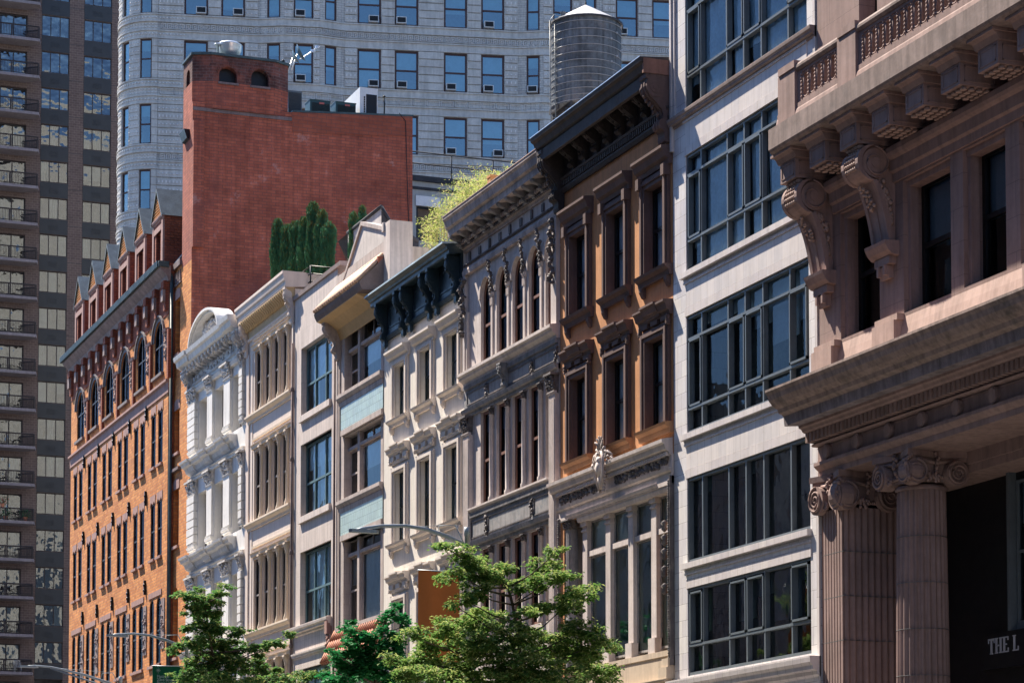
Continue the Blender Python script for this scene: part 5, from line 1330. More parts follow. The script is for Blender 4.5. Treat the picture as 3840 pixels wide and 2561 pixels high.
def columned_building():
    sL = 56.12
    r = street('bank_building', 'rosy limestone building with fluted columns, scroll consoles and a balustraded balcony', 'building', sL)
    X = lambda s: sL - s
    W = X(38.0)
    op = [(55.0, 53.05), (51.9, 49.75), (49.2, 47.42), (46.85, 45.1), (44.2, 42)]
    op = [(X(a), X(b)) for a, b in op]
    up = [(X(53.89), X(53.0)), (X(50.6), X(49.2))]
    m = MB(); m.wall(0, W, 15.2, 18.75, -.0, [(a, b, 15.28, 18.45) for a, b in op], .5); m.wall(0, W, 20.6, 27, -.0, [(X(53.95), X(53.05), 21.4, 26), (X(50.3), X(48.2), 21.4, 26)], .5)
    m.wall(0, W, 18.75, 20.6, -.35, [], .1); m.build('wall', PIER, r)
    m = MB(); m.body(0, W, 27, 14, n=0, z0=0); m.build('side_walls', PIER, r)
    m = MB(); m.box(.1, W, -3.5, -3.4, 15.5, 27); m.build('room', DARKIN, r)
    for i, (a, b) in enumerate(op):
        zt = 18.42
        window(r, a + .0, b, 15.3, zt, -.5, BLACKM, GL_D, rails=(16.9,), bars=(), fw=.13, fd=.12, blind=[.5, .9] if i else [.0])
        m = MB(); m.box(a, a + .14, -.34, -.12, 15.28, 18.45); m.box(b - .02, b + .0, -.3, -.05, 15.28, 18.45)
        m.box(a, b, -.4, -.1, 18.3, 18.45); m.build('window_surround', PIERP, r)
    for a, b in ((X(53.95), X(53.05)), (X(50.3), X(48.2))): window(r, a, b, 21.4, 26, -.45, BLACKM, GL_D, rails=(23.2,), fw=.12, fd=.1)
    # architrave under the balcony
    m = MB(); m.prof([(-.35, 18.5), (.06, 18.5), (.07, 18.7), (.14, 18.75), (.16, 19.0), (.26, 19.06), (.30, 19.14), (.30, 19.26), (.2, 19.34), (-.35, 19.36)], .82, W); m.build('architrave', PIERP, r)
    # balcony
    m = MB(); m.prof([(-.3, 20.1), (1.30, 20.1), (1.36, 20.14), (1.40, 20.2), (1.40, 20.72), (1.32, 20.76), (-.3, 20.82)], -.02, W); bal = m.build('balcony', SOOTSL, r)
    m = MB(); m.prof([(.9, 20.82), (1.22, 20.82), (1.2, 20.94), (1.18, 20.98), (1.18, 21.1), (.92, 21.1)], .05, W); m.build('balustrade_base', PIERP, bal)
    m = MB(); posts = [(X(55.95), X(55.05)), (X(52.85), X(51.95)), (X(46.3), X(45.4))]
    for a, b in posts:
        m.box(a, b, .88, 1.22, 20.82, 22.02); m.box(a + .06, b + .03, .84, 1.25, 22.02, 22.2)
    m.build('post', PIERP, bal)
    m = MB()
    for a, b in ((posts[0][1], posts[1][0]), (posts[1][1], posts[2][0]), (posts[2][1], W)):
        m.prof([(.9, 21.92), (1.17, 21.92), (1.22, 21.98), (1.22, 22.04), (1.16, 22.12), (.92, 22.12)], a, b)
    m.build('handrail', SOOTSL, bal)
    m = MB()
    for a, b in ((posts[0][1], posts[1][0]), (posts[1][1], posts[2][0]), (posts[2][1], W)):
        a += .22; b -= .22; m.box(a - .22, a - .02, .95, 1.14, 21.1, 21.92); m.box(b + .02, b + .22, .95, 1.14, 21.1, 21.92)
        m.box(a - .02, b + .02, .96, 1.14, 21.1, 21.17); m.box(a - .02, b + .02, .96, 1.14, 21.84, 21.92)
        k = max(1, round((b - a) / .33)); w = (b - a) / k
        for i in range(k + 1):
            x = a + w * i; m.box(x - .035, x + .035, .98, 1.13, 21.17, 21.84)
            for j in range(7): m.blob(x, 1.14, 21.22 + j * .095, .035, .03, .04, .1)
        for i in range(k):      # rounded slot frames
            x0, x1 = a + w * i + .05, a + w * (i + 1) - .05; xm = (x0 + x1) / 2; rr = (x1 - x0) / 2
            for zc, s_ in ((21.27, -1), (21.74, 1)):
                P = [(xm + rr * math.cos(t), zc + s_ * rr * .6 * math.sin(t)) for t in [math.pi * q / 8 for q in range(9)]]
                m.ext(P + [(x0, zc + s_ * .12), (x1, zc + s_ * .12)][::1], 1.0, 1.05) if False else m.tube([(p[0], -1.1, p[1]) for p in P], .028, 5)
            m.tube([(x0, -1.1, 21.27), (x0, -1.1, 21.74)], .028, 5); m.tube([(x1, -1.1, 21.27), (x1, -1.1, 21.74)], .028, 5)
    m.build('baluster_panel', PIERP, bal)
    # modillion blocks with drops
    s = 55.35
    k = 0
    while s > 40:
        x1 = X(s); x0 = x1 - .80
        m = MB(); m.box(x0, x1, -.3, 1.06, 19.36, 19.86)
        m.prof([(-.3, 19.86), (1.08, 19.86), (1.14, 19.98), (1.24, 20.05), (1.26, 20.1), (-.3, 20.1)], x0 - .08, x1 + .08)
        m.box(x0 - .12, x1 + .14, -.3, 1.28, 20.03, 20.095)
        for (p, q, u, v) in ((x0 + .08, x1 - .08, 19.44, 19.47), (x0 + .08, x1 - .08, 19.76, 19.79), (x0 + .08, x0 + .11, 19.44, 19.79), (x1 - .11, x1 - .08, 19.44, 19.79)): m.box(p, q, 1.05, 1.075, u, v)
        for (p, q, u, v) in ((.15, .95, 19.44, 19.47), (.15, .95, 19.76, 19.79), (.15, .18, 19.44, 19.79), (.92, .95, 19.44, 19.79)): m.box(x1, x1 + .02, p, q, u, v)
        mo = m.build('modillion', PIERP, bal)
        if k not in (0, 2):
            m = MB()
            for i in range(4):
                for j in range(5): m.lathe(x0 + .12 + i * .19, -(.1 + j * .2), [(.001, 19.28), (.078, 19.28), (.078, 19.31), (.04, 19.36)], 12, False)
            m.build('drops', PALEST, mo)
        s -= 1.56; k += 1
    # great scroll consoles
    for s_ in (55.3, 52.18):
        x1 = X(s_); x0 = x1 - .82; xc = (x0 + x1) / 2
        m = MB(); zt, zb = 19.36, 17.05
        Pn = []
        c1 = (.60, 18.92); r1 = .43
        for i in range(0, 15):
            a = rad(100 - 190 * i / 14); Pn.append((c1[0] + r1 * math.cos(a), c1[1] + r1 * math.sin(a)))
        for i in range(1, 15):
            t = i / 14; q = Pn[14]; Pn.append((q[0] * (1 - t) ** 2 + 2 * (1 - t) * t * .34 + .20 * t * t, q[1] * (1 - t) + (zb) * t + .12 * math.sin(math.pi * t)))
        poly = [(-.05, zt)] + Pn + [(-.05, zb)]
        m.prof(poly, x0 + .1, x1 - .1)
        edge = [(n + .03, z) for n, z in Pn]; inner = [(n - .1, z - .0) for n, z in Pn]
        for a, b in ((x0 - .0, x0 + .13), (x1 - .13, x1)): m.prof(edge + inner[::-1], a, b)
        m.prof([(n + .015, z) for n, z in Pn[16:]] + [(n - .1, z) for n, z in Pn[16:]][::-1], xc - .06, xc + .06)
        for rr, dd in ((.36, .03), (.24, .05), (.13, .07)): disc(m, x1 + dd - .06, .55, 18.92, rr, .06, 'x', 1)
        spiral(m, x1 - .02, .57, 18.92, .40, 1.6, .06, .03, 'x', 1)
        c = m.build('scroll_console', PIERP, r)
        m = MB()
        for i in range(34): 
            t = i / 34; m.blob(x1 - .06, .1 + .42 * (1 - t) * R.random() ** .5 + .02, 18.5 - 1.0 * t, .04, .07, .07)
        for i in range(16): m.blob(xc + R.uniform(-.15, .15), .72 - i * .02, 18.42 - i * .035, .06, .05, .05)
        for i in range(6):
            for j in range(5):
                a = rad(60 - 16 * i); m.blob(x0 + .2 + .105 * j, c1[0] + (r1 + .0) * math.cos(a), c1[1] + (r1 + .0) * math.sin(a), .05, .05, .05, .05)
        for i in range(5): m.blob(x0 + .16 + .13 * i, .88, 19.3, .06, .14, .07, .1)
        m.build('acanthus_carving', PALEST, c)
        m = MB(); m.prof([(-.02, 16.72), (.2, 16.75), (.3, 16.84), (.38, 16.98), (.40, 17.06), (-.02, 17.08)], x0 - .08, x1 + .08)
        m.box(x0 + .05, x1 - .05, -.02, .2, 16.55, 16.73); m.prof([(-.02, 16.25), (.12, 16.22), (.2, 16.5), (-.02, 16.56)], x0 + .2, x1 - .2); m.box(x0 + .22, x0 + .3, .1, .24, 16.3, 16.55); m.box(x1 - .3, x1 - .22, .1, .24, 16.3, 16.55)
        m.build('console_foot', PIERP, c)
    # parapet wall between cornice and windows
    m = MB(); m.prof([(-.02, 14.1), (.16, 14.1), (.14, 14.55), (.1, 14.62), (.05, 14.95), (-.02, 15.28)], 0, W); m.build('base_course', PINKL, r)
    m = MB()
    for a, b in ((X(56.1), X(55.05)), (X(53.0), X(51.95)), (X(46.4), X(45.3))): m.box(a, b, -.02, .26, 14.1, 15.12); m.box(a + .04, b + .06, -.02, .2, 15.12, 15.27)
    m.build('pedestal', PINKL, r)
    # main entablature
    m = MB()
    m.prof([(-.3, 14.12), (1.40, 14.10), (1.50, 14.12), (1.50, 14.06), (1.44, 13.98), (1.40, 13.86), (1.30, 13.74), (1.16, 13.66), (1.12, 13.56), (1.04, 13.53), (1.0, 13.50), (.3, 13.4), (-.3, 13.4)], -.1, W)
    cor = m.build('cornice', SOOTS, r)
    m = MB(); m.prof([(-.3, 13.52), (.99, 13.53), (.96, 13.25), (.6, 13.28), (-.3, 13.28)], -.1, W)
    m.build('corona', SOOTSG, cor)
    m = MB(); m.prof([(-.3, 13.28), (.58, 13.28), (.57, 13.22), (.50, 13.19), (.47, 13.13), (.42, 13.10), (-.3, 13.10)], -.08, W)
    m.prof([(-.3, 12.84), (.20, 12.84), (.24, 12.80), (.2, 12.76), (-.3, 12.76)], -.05, W)
    m.box(0, W, -.3, .18, 12.84, 13.10); dentils(m, .0, W, .20, .11, .17, .40, 12.855, 13.095)
    m.box(0, W, -1.6, .07, 12.34, 12.76); m.box(0, W, .06, .09, 12.38, 12.41); m.box(0, W, .06, .09, 12.70, 12.73); m.prof([(-1.6, 12.0), (.05, 12.0), (.06, 12.14), (.14, 12.2), (.2, 12.26), (.2, 12.34), (-1.6, 12.34)], 0, W)
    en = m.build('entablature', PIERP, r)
    # frieze with discs sits between
    m = MB(); 
    k = 0
    for s_ in (55.55, 54.0, 52.45, 50.9, 49.35, 47.8, 46.25): disc(m, X(s_), .17, 12.56, .19, .14); disc(m, X(s_), .19, 12.56, .155, .04)
    m.build('frieze_disc', PIERP, en)
    # pilaster (square fluted) and round column
    def flutes(a, b, axis, fixed, z0, z1, mb, k):
        w = (b - a) / k
        for i in range(k):
            c = a + w * (i + .5)
            if axis == 'x': mb.prof([(fixed, z0), (fixed + .035, z0), (fixed + .035, z1), (fixed, z1)], c - w * .5 + w * .36, c + w * .5 - w * .0)
            else:
                mb.add([(fixed + (.035 if q & 1 else -.01), -(c + (w * .18 if q & 2 else -w * .18)), z1 if q & 4 else z0) for q in range(8)], [(0, 1, 3, 2), (4, 5, 7, 6), (0, 1, 5, 4), (2, 3, 7, 6), (0, 2, 6, 4), (1, 3, 7, 5)])
    x0, x1 = X(56.02), X(55.02); n1, n0 = -.03, -2.0
    m = MB(); m.box(x0, x1, n0, n1, 0, 11.3)
    for i in range(7):
        w = (x1 - x0) / 7; m.box(x0 + w * i + w * .33, x0 + w * (i + 1) - w * .0, n1 - .01, n1 + .045, .5, 11.1)
    k = 11; w = (n1 - n0) / k
    for i in range(k):          # rounded reeds on the side face
        c = n0 + w * (i + .5); P = [(x1 + .055 * math.sin(math.pi * q / 6), -(c - w * .42 + w * .84 * q / 6)) for q in range(7)]
        m.vext(P + [(x1 - .01, -(c + w * .42)), (x1 - .01, -(c - w * .42))], .5, 11.1)
    p = m.build('pilaster', PIERP, r)
    m = MB(); 
    for z in (10.0, 8.9, 7.8, 6.7, 5.6, 4.5): m.box(x0 + .01, x1 + .058, n0, n1 + .047, z, z + .012)
    m.build('stone_joints', ROOM, p)
    ionic(p, x0, x1, -1.3, n1, 11.02, 12.0, PIERP)
    cx, cn, r0 = X(52.35), -.68, .66
    m = MB(); pr = []
    def ring(rr, z):
        k = 24; out = []
        for i in range(k * 6):
            a = 2 * math.pi * i / (k * 6); ph = (i % 6) / 6; d = rr * (1 - .085 * math.sin(math.pi * min(1, max(0, (ph - .12) / .76))) if .12 < ph < .88 else 1)
            out.append((cx + d * math.cos(a), -cn + d * math.sin(a), z))
        return out
    zs = [0, 3, 6, 8, 10, 11.15]; rs = [r0 * (1.02 - .14 * (z / 11.2) ** 1.5) for z in zs]
    vs = []; 
    for z, q in zip(zs, rs): vs += ring(q, z)
    K = 144; m.add(vs, [(j * K + i, j * K + (i + 1) % K, (j + 1) * K + (i + 1) % K, (j + 1) * K + i) for j in range(len(zs) - 1) for i in range(K)])
    m.lathe(cx, -cn, [(rs[-1] + .02, 11.1), (rs[-1] + .05, 11.16), (rs[-1], 11.22)], 40)
    c = m.build('column', PIERP, r)
    m = MB()
    for z in (10.0, 8.9, 7.8, 6.7, 5.6): 
        q = r0 * (1.02 - .14 * (z / 11.2) ** 1.5) + .002; m.lathe(cx, -cn, [(q - .02, z), (q, z), (q, z + .012), (q - .02, z + .012)], 40)
    m.build('stone_joints', ROOM, c)
    ionic(c, cx - .58, cx + .58, cn - .58, cn + .58, 11.18, 12.0, PIERP)
    # deep recess: soffit, dark wall with tall windows and fascia sign
    m = MB(); m.box(x1 + .1, W, -2.6, -1.5, 11.5, 12.3); m.box(x1, W, -1.6, -1.45, 11.7, 12.1)
    m.build('porch_soffit', PIERP, r)
    m = MB(); ws = [(X(51.0), X(50.2)), (X(49.9), X(48.6)), (X(48.3), X(46.9)), (X(46.6), X(45))]
    m.wall(x1, W, 0, 12.2, -2.5, [(a, b, 7.9, 11.3) for a, b in ws], .2); m.box(X(52.4), W, -2.5, -2.3, 6.9, 7.75); m.build('porch_wall', BLACKM, r)
    for a, b in ws:
        window(r, a, b, 7.9, 11.3, -2.45, STEEL, GL_D, rails=(9.6,), bars=((a + b) / 2,), fw=.07, fd=.1, blind=[.25, .3])
        m = MB(); m.box(a - .2, a - .08, -2.5, -2.3, 7.76, 11.6); m.box(a, b, -2.5, -2.42, 7.75, 7.9); m.build('shopfront_frame', STEEL, r)
    return r, sL
# ============================================================ rooftops
def rooftops(rb):
    b_, y1, y2 = rb                      # red building local coordinates
    bx = 122.0
    # rooftop building behind the bamboo
    Yp = 128.0; zp = at_y(1650, 669, Yp).z; x0p = 42.2
    t = thing('rooftop_house', 'blue-grey rooftop house with a window and black parapet behind the bamboo', 'building', (x0p, Yp, 26.0), 0)
    wl, wr = at_y(1561, 735, Yp).x - x0p, at_y(1646, 741, Yp).x - x0p; h = zp - 26
    wt, wb = at_y(1600, 738, Yp).z - 26, at_y(1600, 905, Yp).z - 26
    m = MB(); m.wall(0, 9, 0, h - .3, 0, [(wl, wr, wb, wt - .55)], .25); m.box(0, 9, -4, -3.9, 0, h - .4); m.box(0, 9, -4, -.3, h - .5, h - .35); m.build('wall', GGREY, t)
    m = MB(); m.box(-.1, 9.1, -.3, .14, h - .3, h); m.box(-.1, 9.1, -.3, .06, h - .75, h - .6); m.build('parapet', ROOFB, t)
    w = window(t, wl, wr, wb, wt - .55, -.1, BLACKM, GL_D, rails=((wt + wb) / 2 - .1,), fw=.12); d = MB(); d.box(wl + .1, wr - .1, -.3, -.28, (wt + wb) / 2, wt - .6); d.build('blind', M('tan_shade', (.42, .25, .17), .8, .1, 2, .02, 10), w)
    m = MB(); m.box(wl - .05, wr + .05, -.02, .08, wt - .55, wt); m.build('lintel', BLIND, t)
    t = thing('roof_railing', 'slim black metal railing along the roof edge above the bamboo', 'railing', (x0p, Yp - .1, zp), 0)
    m = MB(); zr_ = at_y(1650, 582, Yp).z - zp; zm_ = at_y(1650, 625, Yp).z - zp
    for z in (zr_, zm_): m.tube([(0, 0, z), (9, 0, z)], .04, 5)
    for px in (1691, 1847, 2000): xx = at_y(px, 600, Yp).x - x0p; m.tube([(xx, 0, 0), (xx, 0, zr_ + .02)], .04, 5)
    m.build('rails', ROOFB, t)
    # dark hipped roof behind the gable
    t = thing('hipped_roof_house', 'black hipped roof with a curved edge and patchy grey wall behind the stucco gable', 'building', (30, 97, 0), 0)
    Pn = [at_y(1430, 778, 97.0), at_y(1307, 871, 99.0), at_y(1560, 890, 97.0)]
    m = MB(); A = at_y(1430, 776, 97.5); o = Vector((30, 97, 0))
    L_ = at_y(1305, 874, 101.5) - o; Rr = at_y(1570, 905, 97.5) - o; A = A - o; C = at_y(1470, 845, 97.5) - o; D2 = at_y(1515, 872, 97.5) - o
    bk = Vector((0, 6, 0))
    pts = [A, C, D2, Rr]
    for i in range(3):
        p, q = pts[i], pts[i + 1]; m.quad(p, q, (q.x, q.y, 25), (p.x, p.y, 25)); m.quad(p, q, q + bk, p + bk)
    m.quad(A, L_, L_ + bk + Vector((2, 0, 0)), A + bk)
    m.build('roof', ROOFB, t)
    m = MB(); m.quad(L_ + Vector((0, 0, -.05)), A + Vector((0, 0, -.05)), (A.x, A.y, 25), (L_.x, L_.y, 25)); m.build('wall', STUCCO, t)
    m = MB(); q = [L_, A]; m.tube([L_, A], .09, 6); m.tube(pts, .08, 6); m.build('ridge_roll', ROOFB, t)
    # roof deck railing by the cypress hedge
    t = thing('deck_railing', 'dark metal deck railing in front of the cypress hedge', 'railing', (30.6, 103.2, 27.3), 0)
    m = MB(); c0 = Vector((0, 0, 0)); W_ = 3.4; Ln = 6.2
    for z in (.1, .38, .72, 1.05):
        m.tube([(0, Ln, z), (0, 0, z)], .03, 5); m.tube([(0, 0, z), (W_, 0, z)], .03, 5)
    for (x, y) in ((0, 0), (0, 2), (0, 4), (0, 6), (.9, 0), (W_, 0)): m.tube([(x, y, -.3), (x, y, 1.08)], .035, 5)
    m.build('rails', BLACKM, t)
    t = thing('roof_deck', 'low dark planter wall under the cypress hedge', 'planter', (30.5, 104, 26.6), 0)
    m = MB(); m.box(0, 3.8, -6, 0, 0, 1.45); m.build('planter_wall', M('planter_boards', (.22, .15, .11), .8, .2, 2, .1, 14), t)
    # cypresses
    def cypress(x, y, z, h, w, lab, grp='cypress trees on the cream roof'):
        t = thing('cypress_tree', lab, 'cypress tree', (x, y, z), 0, grp)
        m = MB(); m.lathe(0, 0, [(.05, 0), (.04, h * .4), (.02, h * .9)], 6); m.build('trunk', BARK, t)
        m = MB()
        lobes = [(0, 0, h, w * .62)] + [(R.uniform(-.3, .3) * w, R.uniform(-.3, .3) * w, h * R.uniform(.72, .92), w * R.uniform(.35, .5)) for _ in range(3)]
        for lx, ly, lh, lw in lobes:
            cnt = int(3600 * lh * lw); a_ = R.uniform(0, 6)
            for _ in range(cnt):
                u = R.random(); zz = lh * (.03 + .97 * u); q = lw * min(1.0, 2.6 * (1 - u) ** .42) * (.84 + .16 * math.sin(11 * u + lx * 30 + 2 * a_)); a = R.uniform(0, 2 * math.pi)
                q *= R.uniform(.6, 1.14); p = Vector((lx + q * math.cos(a), ly + q * math.sin(a), zz))
                l = R.uniform(.09, .2); s_ = R.uniform(.03, .06); up = Vector((R.uniform(-.35, .35) + .3 * math.cos(a), R.uniform(-.35, .35) + .3 * math.sin(a), 1)).normalized() * l
                sd = Vector((-math.sin(a), math.cos(a), R.uniform(-.3, .3))) * s_
                m.m = 1 if (zz > lh * .9 and R.random() < .5) or R.random() < .13 else 0
                m.add([p - sd, p + up * .5 + sd * .2 + Vector((math.cos(a), math.sin(a), 0)) * .03, p + up, p + sd], [(0, 1, 2), (0, 2, 3)][0:1] + [(1, 3, 2)])
        m.build('foliage', [CYP, CYPT], t)
    # px tops / bases measured on the roof
    spec = [(1042, 830, 1160, 108.5, 'dark cypress at the far left end of the roof hedge'), (1078, 850, 1060, 108, 'second dark cypress from the left in the roof hedge'), (1110, 838, 1050, 107.3, 'third cypress from the left in the roof hedge'), (1142, 822, 1040, 106.7, 'cypress just left of the tallest one in the roof hedge'),
            (1174, 766, 1035, 106.2, 'tallest cypress of the roof hedge with a knob-like top'), (1207, 795, 1030, 105.6, 'bushy cypress right of the tallest one in the roof hedge'), (1232, 840, 1030, 105, 'shorter cypress at the right end of the roof hedge')]
    for px, py, pb, Y, lab in spec:
        top = at_y(px, py, Y); z0 = 27.6; cypress(top.x, Y, z0, top.z - z0, .5, lab)
    for px, py, Y, lab in ((1325, 805, 101, 'small browned cypress left of the black hipped roof'), (1358, 780, 101.4, 'taller brown-tipped cypress touching the black hipped roof')):
        top = at_y(px, py, Y); z0 = 26.9; cypress(top.x, Y, z0, top.z - z0, .30, lab)
    # bamboo
    def bamboo(px, py, Y, rad_, base, lab, cnt, spread):
        top = at_y(px, py, Y); t = thing('bamboo_plant', lab, 'bamboo', (top.x, Y, base), 0, 'bamboo clumps along the roof edge')
        m = MB(); f = MB(); hh = top.z - base
        for k in range(cnt):
            a = R.uniform(0, 6.28); q = spread * R.random() ** .5; x, y = q * math.cos(a), q * math.sin(a); h = hh * R.uniform(.6, 1.0) * (1 - .25 * q / spread)
            lean = Vector((R.uniform(-.35, .35), R.uniform(-.3, .3), 0)); P = [Vector((x, y, 0)) + lean * (i / 5) ** 2 * 1.2 + Vector((0, 0, h * i / 5)) for i in range(6)]
            m.tube(P, .014, 4, True, .004)
            for j in range(75):
                u = R.uniform(.25, 1.0); i = min(4, int(u * 5)); p = P[i].lerp(P[i + 1], u * 5 - i) + Vector((R.uniform(-.22, .22), R.uniform(-.22, .22), R.uniform(-.12, .15)))
                d = Vector((R.uniform(-1, 1), R.uniform(-1, 1), R.uniform(-.9, .5))).normalized(); l = R.uniform(.1, .2); sd = d.cross(Vector((R.uniform(-1, 1), R.uniform(-1, 1), 1))).normalized() * .014
                f.m = R.choice([0, 0, 1]); f.add([p, p + d * l * .5 + sd, p + d * l, p + d * l * .5 - sd], [(0, 1, 2, 3)])
        m.build('stems', BAMS, t); f.build('foliage', [BAML, BAML2], t)
    for px, py, Y, base, lab, cnt, sp in ((1660, 740, 92, 26.5, 'straw-coloured bamboo clump low at the left end of the roof edge', 22, .75), (1712, 665, 90, 26.5, 'dense green bamboo clump in the middle of the roof edge', 26, .8), (1768, 618, 88, 26.5, 'bright green bamboo clump left of the wooden post', 30, .8),
                                          (1800, 590, 86.5, 26.5, 'tall bright bamboo clump rising above the roof edge', 26, .7), (1850, 628, 84, 26.5, 'feathery bamboo clump behind the wooden post', 14, .5), (1905, 608, 81.5, 26.3, 'thin bamboo sprig at the right end of the roof edge', 9, .35), (1636, 860, 91, 25.0, 'pale bamboo tuft hanging beside the grey cornice', 10, .4)):
        bamboo(px, py, Y, .5, base, lab, cnt, sp)
    q = at_x(1845, 690, 30.6); t = thing('wooden_post', 'squat orange-brown wooden post on the roof edge among the bamboo', 'post', (30.6, q.y, 25.3)); m = MB(); m.box(-.12, .2, -.16, .16, 0, q.z - 25.1); m.box(-.14, .22, -.18, .18, q.z - 25.1, q.z - 25.02); m.build('timber', M('orange_timber', (.5, .26, .1), .8, .2, 3, .1, 14), t)
    # rooftop plant on the red building
    def atr(px, py, Y=121.2): return at_y(px, py, Y)
    q = atr(865, 216, 122.6); t = thing('roof_exhaust_fan', 'round shiny metal exhaust fan on the turret roof', 'exhaust fan', (q.x, 122.9, 43.5))
    m = MB(); m.lathe(0, 0, [(.34, 0), (.34, .22), (.36, .26), (.52, .38), (.62, .6), (.64, .85), (.66, .88), (.60, .9), (.5, .98), (.2, 1.04), (.0, 1.05)], 28); m.build('fan_hood', ALU, t)
    m = MB(); m.box(-.42, .42, -.42, .42, -.05, .06); m.build('curb', ALU, t)
    q = atr(818, 216, 122.5); t = thing('vent_pipe', 'thin vent pipe with a flat cap beside the exhaust fan', 'vent pipe', (q.x, 122.6, 43.5)); m = MB(); m.lathe(0, 0, [(.07, 0), (.07, .7), (.2, .72), (.2, .76), (0, .82)], 12); m.build('pipe', ALU, t)
    q = atr(1064, 210, 122.5); t = thing('roof_light', 'tiny round-topped lamp on a thin stem at the turret corner', 'lamp', (q.x, 122.6, 43.2)); m = MB(); m.tube([(0, 0, 0), (0, 0, .55)], .03, 6); m.lathe(0, 0, [(.0, .52), (.09, .55), (.1, .62), (0, .7)], 10); m.build('stem', BLACKM, t)
    def dish(px, py, r_, lab, yaw):
        q = atr(px, py, 122.2); t = thing('satellite_dish', lab, 'satellite dish', (q.x, 122.3, q.z), 0, 'satellite dishes on the turret')
        m = MB(); d = Vector((.82, -.35, .45)).normalized(); u = d.cross(Vector((0, 0, 1))).normalized(); v = u.cross(d); vs = []; K = 18
        for j in range(4):
            rr = r_ * j / 3
            for i in range(K): a = 2 * math.pi * i / K; vs.append(d * (rr * rr * .35 / r_) + u * (rr * math.cos(a) * .85) + v * (rr * math.sin(a)))
        m.add(vs, [(j * K + i, j * K + (i + 1) % K, (j + 1) * K + (i + 1) % K, (j + 1) * K + i) for j in range(3) for i in range(K)], True); m.build('reflector', M('dish_grey_green', (.16, .21, .22), .4, .1, 1, .02, 8, metal=.2), t)
        m = MB(); e = d * 1.0 - v * .15; m.tube([-v * r_ * .6 - d * .05, e], .03, 5); m.tube([-d * .05, -v * .35 - d * .2 + Vector((-.35, 0, -.5))], .035, 5); m.box(e.x - .08, e.x + .1, -e.y - .05, -e.y + .05, e.z - .02, e.z + .1); m.blob(e.x + .08, -e.y, e.z + .06, .1, .08, .07)
        m.build('feed_arm', ALU, t)
    dish(1120, 202, .50, 'larger satellite dish at the turret corner, right of the pair', 0); dish(1103, 216, .40, 'smaller satellite dish at the turret corner, left of the pair', 0)
    def unit(x0, x1, z0, z1, y0, dep, nm, lab, grp, mat, kind):
        t = thing(nm, lab, 'air conditioning unit', (x0, y0, z0), 0, grp); w, h = x1 - x0, z1 - z0
        m = MB(); m.box(0, w, -dep, 0, 0, h); m.build('case', mat, t); m = MB()
        if kind == 'g':
            m2 = MB(); m2.box(-.02, w + .02, -dep - .02, .02, h - .05, h); m2.build('lid', mat, t)
            for i in range(9): m.box(.1, w - .05, .0, .03, .06 + i * (h - .2) / 9, .09 + i * (h - .2) / 9)
            m.build('grille', BLACKM, t); m = MB(); m.box(w * .45, w * .7, .02, .035, h * .72, h * .84); m.build('label_plate', M('red_plate', (.45, .12, .1), .6, .1, 1, 0, 5), t)
        elif kind == 'w':
            for i in range(10): m.box(.25, .3 + .0, -dep + .2, -.2, .1, .11)
            m.box(w * .35, w - .06, .0, .03, .12, h - .35)
            for i in range(8): m.box(w * .22, w * .28, .0, .03, .15 + i * (h - .6) / 8, .25 + i * (h - .6) / 8)
            m.build('grille', BLACKM, t)
        else:
            for i in range(14): m.box(.04 + i * (w - .08) / 14, .06 + i * (w - .08) / 14, .0, .02, .1, h - .1)
            m.build('grille', BLACKM, t)
    g = 'air conditioning units on the red brick roof'
    unit(35.12, 35.85, 41.1, 42.35, 122.6, .8, 'roof_condenser', 'tall grey ribbed cooling unit behind the turret edge', g, STEEL, 'r')
    unit(36.25, 37.32, 41.2, 41.98, 122.5, .9, 'roof_condenser', 'left dark green cooling unit with a red plate on the brick roof', g, M('dark_green_paint', (.03, .07, .075), .4, .1, 1, .02, 8), 'g')
    unit(37.62, 38.70, 41.3, 42.02, 122.5, .9, 'roof_condenser', 'right dark green cooling unit with a red plate beside the white unit', g, bpy.data.materials['dark_green_paint'], 'g')
    unit(38.95, 39.92, 41.35, 42.95, 122.6, 5.5, 'rooftop_air_handler', 'large white boxy air handler on the brick roof', g, M('white_unit_paint', (.6, .62, .63), .5, .08, 1, .02, 8), 'w')
    t = thing('roof_antenna', 'thin dark antenna mast right of the white air handler', 'antenna', (40.2, 122.4, 41.4)); m = MB(); m.tube([(0, 0, 0), (.02, 0, .7), (-.03, 0, 1.05)], .04, 5); m.blob(0, 0, 1.12, .09, .09, .06); m.build('mast', BLACKM, t)
    # water tank
    ty = 101.4; c = at_y(2197, 300, ty); t = thing('water_tank', 'round wooden rooftop water tank with a pale conical roof and metal hoops', 'water tank', (c.x, ty, 26.6))
    px2m = 275 / 2 / F * (c.x * _sn + ty * _cs); rt = px2m
    zb = at_y(2197, 418, ty).z - 26.6; zt = at_y(2197, 96, ty).z - 26.6; za = at_y(2193, 18, ty).z - 26.6
    m = MB(); K = 44; vs = []
    for j, z in enumerate((zb, zt)):
        for i in range(K * 2): 
            a = math.pi * i / K; rr = rt * (1.0 if i % 2 else .993) * (1.0 if j == 0 else .985); vs.append((rr * math.cos(a), rr * math.sin(a), z))
    m.add(vs, [(i, (i + 1) % (2 * K), 2 * K + (i + 1) % (2 * K), 2 * K + i) for i in range(2 * K)]); m.add([(rt * math.cos(math.pi * i / K), rt * math.sin(math.pi * i / K), zb) for i in range(2 * K)], [tuple(range(2 * K))[::-1]])
    bar = m.build('barrel', TANKW, t)
    m = MB()
    n = 12
